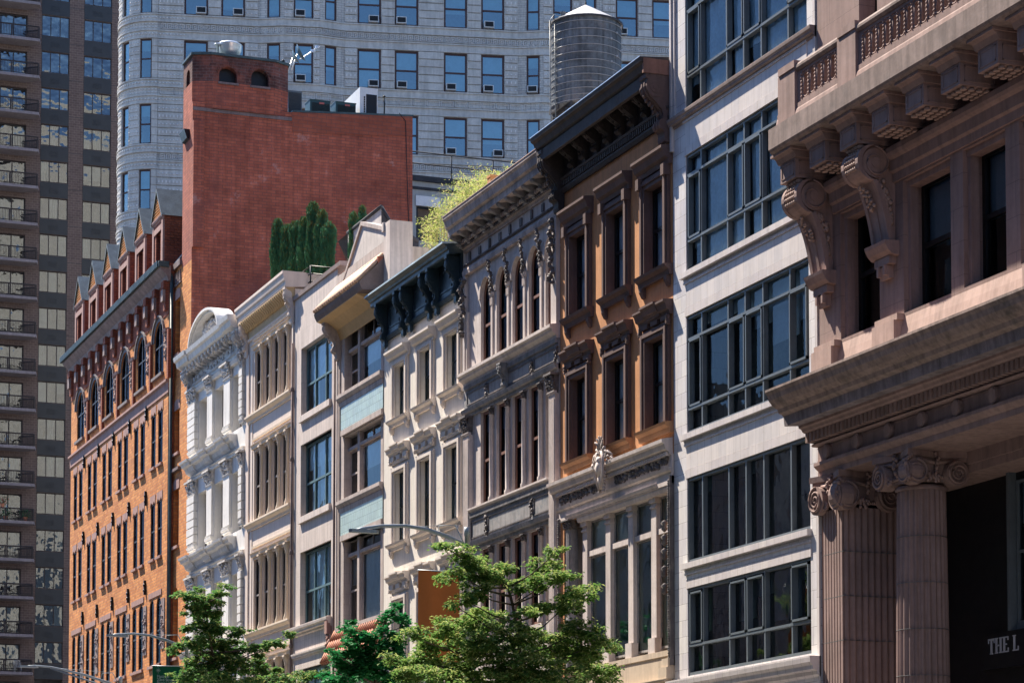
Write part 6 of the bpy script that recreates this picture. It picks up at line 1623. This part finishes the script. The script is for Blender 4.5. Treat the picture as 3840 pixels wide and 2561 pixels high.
    for i in range(n):
        z = zb + .06 + (zt - zb) * (i / n) ** 1.12; q = rt * 1.004
        P = [(q * math.cos(2 * math.pi * k / 40), q * math.sin(2 * math.pi * k / 40), z) for k in range(41)]; m.tube(P, .014, 5)
        a = -1.2 + .25 * (i % 3); m.box(q * math.cos(a) - .04, q * math.cos(a) + .04, -q * math.sin(a) - .0, -q * math.sin(a) + .05, z - .04, z + .04)
    m.build('hoops', M('dull_hoop_steel', (.30, .32, .34), .5, .1, 2, .02, 10, metal=.3), bar)
    m = MB(); K = 14; m.add([(rt * 1.05 * math.cos(2 * math.pi * (i + .5) / K), rt * 1.05 * math.sin(2 * math.pi * (i + .5) / K), zt - .05) for i in range(K)] + [(0, 0, za)], [(i, (i + 1) % K, K) for i in range(K)] + [tuple(range(K))[::-1]])
    m.build('conical_roof', TANKR, t)
    m = MB(); m.lathe(0, 0, [(rt * 1.04, zt - .12), (rt * 1.05, zt - .04), (rt * .98, zt - .02)], 28); m.lathe(0, 0, [(.05, za - .05), (.04, za + .1), (0, za + .12)], 8); m.build('eave_band', ROOFB, t)
    m = MB()
    for i in range(9): x = -rt * .95 + 1.9 * rt * i / 8; q = math.sqrt(max(.01, rt * rt - x * x)); m.box(x - .05, x + .05, -q, q, zb - .2, zb - .01)
    for y in (-.8, .8): m.box(-1.3, 1.3, y - .1, y + .1, zb - .45, zb - .2)
    for sx in (-1, 1):
        for sy in (-1, 1): m.tube([(sx * .85, sy * .85, zb - .2), (sx * 1.25, sy * 1.25, 0)], .09, 4)
        m.tube([(sx * .9, -.9, zb - 1), (-sx * 1.1, -1.1, zb - 3.2)], .03, 4); m.tube([(.9 * sx, -.9, zb - 1), (1.1 * sx, 1.1, zb - 3.2)], .03, 4)
    m.box(-1.5, -.8, -.1, .1, zb - .75, zb - .68)
    m.build('steel_stand', ROOFB, t)
    m = MB(); x0 = -rt - .10
    for dx in (-.13, .10): m.tube([(x0 + dx, -.5, zb - 3.5), (x0 + dx, -.35, zb + .2), (x0 + dx, -.25, zt - .1)], .022, 4)
    z = zb - 3.4
    while z < zt - .2: m.tube([(x0 - .13, -.4, z), (x0 + .10, -.4, z)], .015, 4); z += .28
    for z in (zb + .8, zb + 2.0): m.tube([(x0 + .1, -.3, z), (-rt + .02, 0, z)], .015, 4)
    m.tube([(x0 - .05, -.3, zt - .6), (x0 - .12, -.3, zt - .1), (x0 + .1, -.2, zt + .22), (x0 + .45, -.1, zt + .2), (x0 + .55, 0, zt - .02)], .02, 5)
    m.build('ladder', STEEL, t)
    m = MB(); m.lathe(-rt * .78, -.35, [(.11, zt), (.11, zt + .3), (.13, zt + .32), (0, zt + .34)], 10); m.build('hatch_vent', STEEL, t)
# ============================================================ trees
def leaf_tree(root, clumps, D, sprd, leader, mats, dens, leafl, shape='l', mixp=.2, tr=.08):
    """clumps: (px, py, rx_px, ry_px)"""
    o = root.location.copy(); f = MB(); br = MB()
    L = [Vector(p) - o for p in leader]
    br.tube(L, tr, 8, True, tr * .12)
    for (px, py, rx, ry) in clumps:
        c = at_y(px, py, o.y - .5 + R.uniform(-sprd, sprd)); k = F / (c.x * _sn + c.y * _cs)
        a, b = rx / k, ry / k; c = c - o; dep = max(a, .5) * 1.0
        # limb from the leader to the clump
        best = None
        for i in range(len(L) - 1):
            for t in (0, .5):
                p = L[i].lerp(L[i + 1], t)
                if p.z < c.z - .1:
                    dd = (p - c).length + .4 * max(0, (p.z - c.z + .8))
                    if best is None or dd < best[0]: best = (dd, p)
        p = best[1] if best else L[0].lerp(L[1], .8)
        mid = p.lerp(c, .5) + Vector((R.uniform(-.1, .1), R.uniform(-.1, .1), -.12 * (c - p).length * .5))
        r0 = .012 + .012 * (c - p).length; br.tube([p, p.lerp(mid, .5), mid, mid.lerp(c, .6), c], r0, 5, True, .006)
        cnt = int(dens * math.pi * a * b)
        # twigs
        tw = []
        for _ in range(max(5, int(cnt / 45))):
            q = Vector((R.gauss(0, .42) * dep, R.gauss(0, .42) * dep, 0)); sx = R.gauss(0, .45)
            q = Vector((q.x, q.y, 0)); 
            tip = c + Vector((R.uniform(-1, 1) * dep * .9, R.uniform(-1, 1) * a * 1.0 * 5.2 * .32, R.uniform(-1, 1) * b * .95))
            tw.append(tip)
        # the picture's width runs mostly across the view axis: rotate clump axes to it
        rgt = Vector((_cs, -_sn, 0)); fwd = Vector((_sn, _cs, 0))
        tw = [c + rgt * (math.cos(u) * v * a) + Vector((0, 0, math.sin(u) * v * b)) + fwd * R.uniform(-.8, .8) * dep for u, v in [(R.uniform(0, 2 * math.pi), R.random() ** .55) for _ in range(len(tw))]]
        for t in tw:
            if R.random() < .35: br.tube([c, c.lerp(t, .5) + Vector((0, 0, -.02)), t], .006, 3, True, .003)
        for _ in range(cnt):
            t = R.choice(tw); s_ = .075 + .035 * a
            p = t + rgt * R.gauss(0, s_) + fwd * R.gauss(0, s_) + Vector((0, 0, R.gauss(0, s_ * .45)))
            hgt = (p.z - c.z) / max(b, .1)
            l = leafl * R.uniform(.7, 1.25); yaw = R.uniform(0, 6.283); pit_ = R.uniform(-.9, .35)
            dv = Vector((math.cos(yaw) * math.cos(pit_), math.sin(yaw) * math.cos(pit_), math.sin(pit_)))
            sd = dv.cross(Vector((R.uniform(-.5, .5), R.uniform(-.5, .5), 1))).normalized()
            if R.random() < mixp * (1.3 if hgt > 0 else .5):
                w = l * .14; f.m = 1; l *= 1.0
            else: w = l * (.36 if shape == 'l' else .5); f.m = 0
            n = dv.cross(sd) * l * .12
            if shape == 'l': f.add([p, p + dv * l * .45 + sd * w - n, p + dv * l, p + dv * l * .45 - sd * w - n], [(0, 1, 2), (0, 2, 3)])
            else: f.add([p, p + dv * l * .75 + sd * w * 1.1 - n, p + dv * l * .86, p + dv * l * .75 - sd * w * 1.1 - n], [(0, 1, 2), (0, 2, 3)])
    br.build('trunk', BARK, root); f.build('crown', mats, root)
def trees():
    LIN = leafmat('linden_leaf', (.07, .17, .04), (.16, .27, .06), .48); LINB = leafmat('linden_bract', (.50, .54, .20), (.36, .46, .14), .35)
    LIN2 = leafmat('deep_linden_leaf', (.05, .15, .045), (.12, .24, .06), .46)
    GIN = leafmat('ginkgo_leaf', (.012, .14, .045), (.03, .22, .06), .4); GIN2 = leafmat('ginkgo_leaf_light', (.05, .30, .08), (.10, .34, .16), .3)
    k = 960 / 1344
    C = [(420, 125, 60, 25), (390, 115, 30, 14), (500, 170, 70, 40), (560, 230, 75, 55), (395, 292, 45, 16), (460, 265, 55, 28), (560, 350, 80, 60), (450, 430, 38, 20), (505, 400, 50, 30), (720, 235, 62, 36), (640, 280, 80, 50), (600, 190, 30, 26), (985, 158, 58, 24), (930, 215, 80, 36), (1030, 280, 72, 22), (940, 285, 90, 32), (860, 315, 100, 38), (790, 345, 45, 22), (1180, 342, 52, 16), (1100, 380, 90, 40), (1040, 430, 80, 50), (900, 445, 110, 28), (820, 475, 60, 36), (620, 480, 100, 32), (480, 525, 130, 34), (330, 555, 110, 32), (200, 590, 80, 24), (330, 640, 120, 40), (560, 620, 150, 66), (740, 600, 170, 80), (920, 620, 180, 80), (1120, 560, 100, 60), (1200, 630, 110, 40), (1290, 652, 52, 18), (1050, 690, 160, 50), (1180, 780, 130, 44), (200, 715, 110, 44), (400, 760, 180, 70), (700, 740, 230, 90), (940, 780, 220, 70), (600, 540, 110, 36), (280, 790, 150, 50), (1260, 825, 60, 16), (560, 840, 300, 60), (900, 850, 320, 60)]
    C = [(1380 + a * k, 1960 + b * k, c * k, d * k) for a, b, c, d in C]
    b0 = at_x(1980, 2561, 25.2); root = thing('linden_tree', 'largest linden tree, yellow-green bracts, in front of the tall shop windows', 'tree', (25.2, b0.y, .15), 0, 'street trees')
    ld = [(25.2, b0.y, .15), (25.2, b0.y, 4)] + [tuple(at_y(1380 + a * k, 1960 + b * k, b0.y)) for a, b in ((840, 841), (800, 700), (775, 520), (760, 430), (735, 340), (700, 270), (640, 225), (560, 190))]
    leaf_tree(root, C, 25.1, 1.1, ld, [LIN, LINB], 2100, .13, mixp=.42)
    k = 700 / 1344
    C = [(545, 72, 45, 16), (500, 120, 60, 36), (350, 110, 56, 36), (215, 125, 32, 20), (250, 150, 40, 24), (330, 180, 85, 50), (290, 250, 80, 30), (450, 200, 80, 60), (420, 280, 110, 50), (285, 370, 60, 20), (380, 370, 95, 50), (520, 370, 100, 50), (650, 400, 72, 36), (185, 535, 40, 28), (250, 480, 60, 36), (330, 470, 80, 50), (430, 500, 150, 80), (600, 500, 110, 60), (780, 530, 90, 40), (900, 490, 90, 34), (1000, 422, 52, 18), (340, 640, 130, 60), (550, 640, 180, 80), (720, 640, 120, 60), (860, 680, 80, 26), (220, 715, 70, 28), (430, 740, 220, 50), (880, 740, 190, 34), (1150, 722, 130, 34), (1260, 690, 50, 14), (700, 780, 500, 40)]
    C = [(560 + a * k, 2160 + b * k, c * k, d * k) for a, b, c, d in C]
    b0 = at_x(820, 2561, 25.6); root = thing('linden_tree', 'narrow leafy tree in front of the ornate white front, beside the green banner', 'tree', (25.6, b0.y, .15), 0, 'street trees')
    ld = [(25.6, b0.y, .15), (25.6, b0.y, 6)] + [tuple(at_y(560 + a * k, 2160 + b * k, b0.y)) for a, b in ((500, 770), (470, 640), (440, 480), (420, 330), (400, 200), (370, 120))]
    leaf_tree(root, C, 25.6, 1.3, ld, [LIN2, LINB], 1500, .165, mixp=.28, tr=.10)
    k = 500 / 1568
    C = [(1330, 640, 46, 26), (1240, 730, 46, 46), (1190, 820, 46, 46), (1390, 790, 60, 50), (1440, 890, 44, 44), (1150, 950, 56, 60), (800, 850, 42, 36), (740, 920, 80, 36), (900, 1000, 110, 36), (1030, 1030, 100, 46), (790, 1050, 56, 46), (860, 1150, 120, 56), (590, 1190, 52, 26), (640, 1290, 46, 40), (700, 1230, 100, 46), (960, 1200, 160, 80), (1200, 1150, 120, 70), (1320, 1080, 100, 46), (800, 1400, 200, 100), (1050, 1400, 200, 120), (550, 1500, 130, 56), (1300, 1300, 120, 100), (1150, 1500, 220, 80), (700, 1540, 200, 50), (1420, 1420, 90, 120), (1360, 1160, 60, 70), (1290, 1000, 60, 40)]
    C = [(1060 + a * k, 2061 + b * k, c * k, d * k) for a, b, c, d in C]
    b0 = at_x(1400, 2561, 25.4); root = thing('ginkgo_tree', 'dark glossy green ginkgo tree between the two lindens', 'tree', (25.4, b0.y, .15), 0, 'street trees')
    ld = [(25.4, b0.y, .15), (25.4, b0.y, 6)] + [tuple(at_y(1060 + a * k, 2061 + b * k, b0.y)) for a, b in ((1090, 1568), (1090, 1350), (1120, 1150), (1160, 950), (1220, 780), (1300, 680))]
    leaf_tree(root, C, 25.4, .9, ld, [GIN, GIN2], 2200, .15, 'g', mixp=.10, tr=.09)
# ============================================================ street furniture
def lamp(px_pole, py_top, D, tip, lab, arcs, second=False, banner=None):
    b = at_x(px_pole, py_top, D); s = b.y
    t = thing('street_lamp', lab, 'street lamp', (D, s, .15), 0, 'street lamps')
    m = MB(); m.lathe(0, 0, [(.16, 0), (.16, .9), (.11, 1.0), (.085, 5), (.075, b.z - .1), (.09, b.z - .1), (.09, b.z + .15), (.0, b.z + .16)], 12); m.build('pole', LAMPM, t)
    P = [at_x(px, py, 1) for px, py in arcs]; P = []
    n = len(arcs)
    for i, (px, py) in enumerate(arcs):
        v = ray(px, py); k = s / v.y; P.append((v.x * k - D, 0, H + v.z * k - .15))
    m = MB(); m.tube(P, .035, 8, True, .075) if P[0][0] < P[-1][0] else m.tube(P, .075, 8, True, .035)
    arm = m.build('arm', LAMPM, t)
    m = MB(); a = Vector(P[0]); d = (Vector(P[1]) - a).normalized(); q = [a + d * .75, a + d * .35, a - d * .05]
    m.vext([(a.x - .1, -.09), (a.x + .62, -.12), (a.x + .75, 0), (a.x + .62, .12), (a.x - .1, .09), (a.x - .16, 0)], a.z - .05, a.z + .045); m.build('lamp_head', LAMPM, arm)
    e = Vector(P[-1]); m = MB(); z1 = e.z + .62
    m.tube([(-.05, 0, e.z + .0), (-.62 * .6, 0, z1)], .018, 5); m.tube([(-.62 * .6, 0, z1), (-.85, 0, z1 - .05), (-.95, 0, e.z + .25)], .014, 5); m.tube([(-.38, 0, z1), (P[1][0], 0, P[1][2] - .02)], .008, 4)
    m.build('stay_rod', LAMPM, t)
    if second:
        m = MB(); m.tube([(P[-1][0] - .1, 0, P[-1][2] - .5), (P[-1][0] * .55 - 0.6, 0, P[-1][2] - .02), (P[2][0], 0, P[2][2] - .05)], .04, 6); m.build('lower_arm', LAMPM, t)
    return t, s
def letters(m, txt, x, z, h, n0, n1):
    """blocky serif capitals"""
    w = h * .28; sw = h * .17; tk = h * .11; adv = {'T': .78, 'H': .92, 'E': .78, 'L': .76, ' ': .4}
    for ch in txt:
        def st(xc, a=0, b=1): m.box(xc - sw / 2, xc + sw / 2, n0, n1, z + h * a, z + h * b)
        def bar(a, b, zz, k=tk): m.box(a, b, n0, n1 + .002, z + zz * h - (k if zz > .5 else 0), z + zz * h + (0 if zz > .5 else k))
        W_ = adv[ch] * h
        if ch == 'T': st(x + .36 * h); bar(x, x + .72 * h, 1); bar(x + .2 * h, x + .52 * h, 0, tk * .6); m.box(x, x + .06 * h, n0, n1, z + .7 * h, z + .9 * h); m.box(x + .66 * h, x + .72 * h, n0, n1, z + .7 * h, z + .9 * h)
        if ch == 'H':
            for c in (.18, .68): st(x + c * h); bar(x + (c - .16) * h, x + (c + .16) * h, 1, tk * .6); bar(x + (c - .16) * h, x + (c + .16) * h, 0, tk * .6)
            m.box(x + .2 * h, x + .66 * h, n0, n1, z + .46 * h, z + .55 * h)
        if ch == 'E': st(x + .18 * h); bar(x, x + .66 * h, 1, tk * .7); bar(x, x + .68 * h, 0, tk * .7); m.box(x + .2 * h, x + .48 * h, n0, n1, z + .46 * h, z + .55 * h); m.box(x + .6 * h, x + .66 * h, n0, n1, z + .76 * h, z + .95 * h); m.box(x + .62 * h, x + .68 * h, n0, n1, z + .05 * h, z + .27 * h)
        if ch == 'L': st(x + .18 * h); bar(x, x + .36 * h, 1, tk * .6); bar(x, x + .66 * h, 0, tk * .7); m.box(x + .6 * h, x + .66 * h, n0, n1, z + .05 * h, z + .28 * h)
        x += W_
def furniture():
    A = [(1328, 1989), (1360, 1980), (1430, 1971), (1520, 1971), (1600, 1984), (1680, 2012), (1752, 2050)]
    t, s = lamp(1752, 2015, 25, None, 'grey street lamp arm arching over the orange banner', A)
    q0 = at_y(1569, 2137, s); q1 = at_y(1722, 2137, s); q2 = at_y(1722, 2485, s)
    t = thing('street_banner', 'plain burnt-orange banner hanging from the lamp pole behind the leaves', 'banner', (q1.x, s, q2.z), 0)
    m = MB(); w = q1.x - q0.x; h = q0.z - q2.z; N_ = 10; vs = []
    for i in range(N_ + 1):
        for j in range(9):
            vs.append((-w + w * i / N_, .03 * math.sin(i * .9 + j * .4), h * j / 8 * (1) ))
    m.add(vs, [(i * 9 + j, (i + 1) * 9 + j, (i + 1) * 9 + j + 1, i * 9 + j + 1) for i in range(N_) for j in range(8)], True)
    m.add([(x, y + .006, z) for x, y, z in vs], [(i * 9 + j, i * 9 + j + 1, (i + 1) * 9 + j + 1, (i + 1) * 9 + j) for i in range(N_) for j in range(8)], True)
    m.build('cloth', M('burnt_orange_cloth', (.60, .18, .045), .8, .05, 1, .04, 30), t)
    m = MB(); m.tube([(-w - .02, 0, h), (.25, 0, h)], .02, 6); m.tube([(-w - .02, 0, 0), (.25, 0, 0)], .02, 6); m.build('banner_rod', LAMPM, t)
    A = [(413, 2381), (440, 2377), (500, 2375), (560, 2381), (620, 2398), (665, 2416), (692, 2436)]
    t, s = lamp(700, 2420, 25, None, 'grey street lamp arm above the green banner', A)
    q0 = at_y(570, 2496, s); q1 = at_y(683, 2499, s)
    t = thing('street_banner', 'green banner with white lettering on the pole beside the narrow tree', 'banner', (q1.x, s - .1, q0.z - 2.3), 0)
    w = q1.x - q0.x; m = MB(); m.box(-w, 0, -.01, .01, 0, 2.3); m.build('cloth', M('banner_green', (.0, .105, .05), .7, .04, 1, .03, 30), t)
    m = MB(); m.tube([(-w - .02, 0, 2.3), (.2, 0, 2.32)], .02, 6); m.tube([(-w - .02, 0, 0), (.2, 0, 0)], .02, 6); m.build('banner_rod', LAMPM, t)
    TX = M('banner_lettering', (.42, .52, .50), .7, .04, 1, 0, 30)
    cu = bpy.data.curves.new('txt', 'FONT'); cu.body = 'Flatiron\n23rd Street\nPartnership'; cu.size = .165; cu.space_line = .82; cu.extrude = .004; cu.offset = .002
    tmp = bpy.data.objects.new('tmp', cu); col.objects.link(tmp); bpy.context.view_layer.update()
    me = bpy.data.meshes.new_from_object(tmp.evaluated_get(bpy.context.evaluated_depsgraph_get())); bpy.data.objects.remove(tmp)
    o = bpy.data.objects.new('lettering', me); me.materials.clear(); me.materials.append(TX); col.objects.link(o); o.parent = t; o.location = (-w + .18, -.022, 1.82); o.rotation_euler = (math.pi / 2, 0, 0)
    m = MB(); cx_, cz_ = -w + .23, 2.12
    for a, l in ((90, .14), (-90, .13), (0, .10), (180, .09), (45, .10), (225, .09), (135, .09), (-35, .09)): m.tube([(cx_, -.02, cz_), (cx_ + l * math.cos(rad(a)), -.02, cz_ + l * math.sin(rad(a)))], .009, 4)
    m.blob(-.13, .02, 1.92, .05, .008, .05, .05); m.blob(-.19, .02, 1.92, .045, .008, .05, .05); m.blob(-.16, .02, 1.87, .05, .008, .06, .05)
    m.build('emblem', TX, t)
    A = [(82, 2497), (130, 2495), (190, 2500), (250, 2513), (320, 2530), (400, 2556), (440, 2572)]
    lamp(452, 2560, 25, None, 'dark double-armed street lamp in front of the balconies', A, True)
    # fascia lettering on the columned building
    t = thing('shop_sign', 'grey serif letters reading THE L on the dark wall behind the columns', 'sign', (32.32, 52.05, 7.26), rad(-90))
    m = MB(); letters(m, 'THE L', 0, 0, .37, 0, .04); m.build('letters', M('brushed_sign_metal', (.42, .42, .46), .5, .05, 1, .0, 10), t)
    # standing fan behind the tall shop window
    q = at_x(2487, 2385, 30.62); t = thing('floor_fan', 'round black floor fan behind the shop window nearest the white tiled pier', 'fan', (q.x, q.y, 8.5), rad(-90))
    m = MB(); z = q.z - 8.5
    for rr in (.5, .42, .3, .18): m.tube([(rr * math.cos(2 * math.pi * i / 24), -.05 * (rr < .5), z + rr * math.sin(2 * math.pi * i / 24)) for i in range(25)], .014, 4)
    m.ext([(.46 * math.cos(2 * math.pi * i / 20), z + .46 * math.sin(2 * math.pi * i / 20)) for i in range(20)], -.12, -.1); m.tube([(0, .1, 0), (0, .1, z)], .03, 6); m.box(-.3, .3, -.3, .1, 0, .04)
    m.build('cage', BLACKM, t)
    # balcony plants
    FL = leafmat('balcony_leaf', (.02, .12, .05), (.04, .2, .07), .3); RD = leafmat('red_petal', (.5, .03, .04), (.5, .06, .08), .2)
    for X_, zoff, red, lab in ((36.35, .1, 1, 'red flowering plant on the balcony railing above the green pots'), (36.6, -.75, 0, 'bushy green potted plant at the left on the flowered balcony'), (38.3, -.72, 0, 'bushy green potted plant at the right on the flowered balcony')):
        zb = 75.22 - 3.2 * 13 - 1.15 + .24
        t = thing('potted_plant', lab, 'potted plant', (X_, 213.5, zb + (1.05 if red else 0)), 0)
        m = MB(); m.lathe(0, 0, [(.14, 0), (.2, .34), (.2, .36), (.0, .36)], 10); m.build('pot', TERRA, t)
        f = MB()
        for _ in range(260):
            a = R.uniform(0, 6.28); q = .42 * R.random() ** .6; z = .3 + R.random() * .6; p = Vector((q * math.cos(a) * 1.3, q * math.sin(a), z)); d = Vector((R.uniform(-1, 1), R.uniform(-1, 1), R.uniform(-.4, 1))).normalized() * .13; s_ = d.cross(Vector((0, 0, 1))) * .4
            f.m = 1 if (red and R.random() < .4) else 0; f.add([p, p + d * .5 + s_, p + d, p + d * .5 - s_], [(0, 1, 2, 3)])
        f.build('leaves', [FL, RD], t)
    t = thing('garden_chair', 'white wire garden chair on the lowest visible balcony', 'chair', (37.9, 214.0, 75.22 - 3.2 * 17 - .9), 0)
    m = MB()
    for x in (-.25, .25):
        for y in (-.22, .22): m.tube([(x, y, 0), (x, y, .45)], .025, 4)
    m.box(-.28, .28, -.25, .25, .43, .47)
    for i in range(6): m.tube([(-.27 + .108 * i, .22, .45), (-.3 + .12 * i, .26, .75), (-.27 + .108 * i, .3, .98)], .02, 4)
    m.tube([(-.27, .3, .98), (0, .32, 1.06), (.27, .3, .98)], .03, 5); m.build('frame', M('white_chair_paint', (.75, .75, .75), .5, .05, 1, 0, 5), t)
# ============================================================ ground and the other side of the street
FARL = M('far_pale_wall', (.34, .34, .35), .9, .25, .3, .1, 10)
FARW = M('far_grey_wall', (.08, .08, .085), .9, .4, .1, .1, 10)
OPP = M('dark_far_glass', (.05, .06, .07), .15, .3, .4, .1, 1, spec=.6)
def setting():
    def sheet(name, x0, x1, y0, y1, z, mat):
        m = MB(); m.quad((x0, y0, z), (x1, y0, z), (x1, y1, z), (x0, y1, z)); o = m.build(name, mat); o['kind'] = 'structure'; return o
    sheet('ground', -1500, 1500, -800, 2500, -.02, GRND)
    sheet('road', 2.5, 23.5, -100, 400, 0.0, ASPH)
    for nm, a, b in (('pavement', 23.5, 30.2), ('pavement', -3, 2.5)):
        m = MB(); m.box(a, b, -400, 100, -.02, .15); o = m.build(nm, PAVE); o['kind'] = 'structure'
    m = MB()
    for i in range(40): m.box(12.9, 13.1, -(-60 + i * 9), -(-57 + i * 9), .003, .008)
    o = m.build('lane_markings', M('road_paint', (.7, .7, .68), .8, .1, 2, .05, 20)); o['kind'] = 'structure'
    mats = [M('far_wall_%d' % q, c_, .9, .2, .5, .1, 10) for q, c_ in enumerate([(.12, .13, .15), (.10, .09, .09), (.17, .17, .18), (.09, .11, .13), (.15, .16, .18)])]; mats.append(TOWB)
    for nm, x, w_, h, yy in (('broad', -60, 42, 75, -110), ('slim', -12, 26, 118, -150), ('stepped', 18, 34, 88, -120), ('wide', 58, 40, 112, -105), ('tall', 102, 40, 128, -130)):  # unseen towers added to darken reflections in the balcony tower windows
        t = thing('unseen_reflection_tower', nm + ' unseen tower %d metres tall, added behind the viewpoint for window reflections' % h, 'building', (x + w_, yy, 0), math.pi, 'unseen towers added behind the viewpoint')
        ho = [(a, a + 1.6, z, z + 2) for a in [2 + 3.4 * q for q in range(int((w_ - 3) / 3.4))] for z in [4 + 3.6 * q for q in range(int((h - 6) / 3.6))]]
        m = MB(); m.wall(0, w_, 0, h, 0, ho, .3); m.body(0, w_, h, 20); m.build('wall', FARW, t); m = MB(); m.box(.3, w_ - .3, -.5, -.32, 1, h - 1); m.build('panes', OPP, t)
    y = 8; i = 0
    hs = [24, 30, 21, 27, 19, 33, 25, 22, 29, 20, 26, 31, 23, 28, 18, 32, 17, 34]
    names = ['slate grey', 'dark brick', 'mid grey', 'blue-grey', 'grey terracotta', 'brown brick']
    while y < 205:
        w = R.uniform(9, 15); h = hs[i % 18] if y > 112 else 40 + 2 * ((i * 5) % 9)  # unseen row, its near heights raised to cut skylight on the facades
        t = thing('unseen_street_building', 'unseen %s building %d metres tall across the street' % (names[i % 6], h), 'building', (-3, y, 0), rad(90), 'unseen buildings across the street')
        ho = [(a, a + 1.3, z, z + 2.1) for a in [1.2 + 2.6 * q for q in range(int((w - 2) / 2.6))] for z in [1.2 + 3.9 * q for q in range(int((h - 3) / 3.9))]]
        m = MB(); m.wall(0, w, 0, h, 0, ho, .25); m.body(0, w, h, 12); m.prof(cornice_prof(h - .8, h, .6), 0, w); m.build('wall', FARL if y > 105 else mats[i % 6], t)
        m = MB(); m.box(.2, w - .2, -.4, -.27, .5, h - 1); m.build('panes', OPP, t)
        y += w; i += 1
# ============================================================ camera, light, world
def view():
    cam = bpy.data.cameras.new('camera'); o = bpy.data.objects.new('camera', cam); col.objects.link(o)
    o.location = (0, 0, H); o.rotation_euler = (math.pi / 2 + PIT, 0, -TH)
    cam.sensor_width = 36; cam.sensor_fit = 'HORIZONTAL'; cam.lens = 36 * F / 3840; cam.shift_y = (PY - 1280.5) / 3840; cam.clip_start = .5; cam.clip_end = 4000
    sc.camera = o
    d = Vector((1, -2.3, -3.5)).normalized()
    sl = bpy.data.lights.new('sun', 'SUN'); sl.energy = 5.0; sl.angle = rad(.5); sl.color = (1, .90, .76)
    so = bpy.data.objects.new('sun', sl); col.objects.link(so); so.rotation_euler = d.to_track_quat('-Z', 'Y').to_euler(); so.location = (0, 0, 60)
    w = bpy.data.worlds.new('World'); sc.world = w; w.use_nodes = True; N = w.node_tree.nodes; N.clear()
    sky = N.new('ShaderNodeTexSky'); sky.sky_type = 'NISHITA'; sky.sun_disc = False
    sky.sun_elevation = math.asin(-d.z); sky.sun_rotation = math.atan2(-d.x, -d.y); sky.altitude = 50; sky.air_density = 1.0; sky.dust_density = .1; sky.ozone_density = 2.0
    bg = N.new('ShaderNodeBackground'); bg.inputs[1].default_value = SKY_S; out = N.new('ShaderNodeOutputWorld')
    mx = N.new('ShaderNodeMix'); mx.data_type = 'RGBA'; mx.blend_type = 'MULTIPLY'; mx.inputs[0].default_value = 1; mx.inputs[7].default_value = (.80, .94, 1.15, 1)
    w.node_tree.links.new(sky.outputs[0], mx.inputs[6]); w.node_tree.links.new(mx.outputs[2], bg.inputs[0]); w.node_tree.links.new(bg.outputs[0], out.inputs[0])
    sc.view_settings.view_transform = 'Standard'; sc.view_settings.look = 'None'; sc.view_settings.exposure = EXPO; sc.view_settings.gamma = 1
    sc.render.engine = 'CYCLES'; sc.cycles.max_bounces = 6; sc.cycles.transparent_max_bounces = 12
    sc.render.resolution_x = 1024; sc.render.resolution_y = 682
SKY_S = .08; EXPO = 1.45
white_tile_building(); tan_brownstone(); cast_iron_arched(); cream_house(); awning_building(); block_front(); colonnette_front(); white_ornate()
rd = red_brick_tower(); dormer_building(); balcony_tower(); corner_building(); columned_building()
rooftops(rd[1:]); trees(); furniture(); setting(); view()
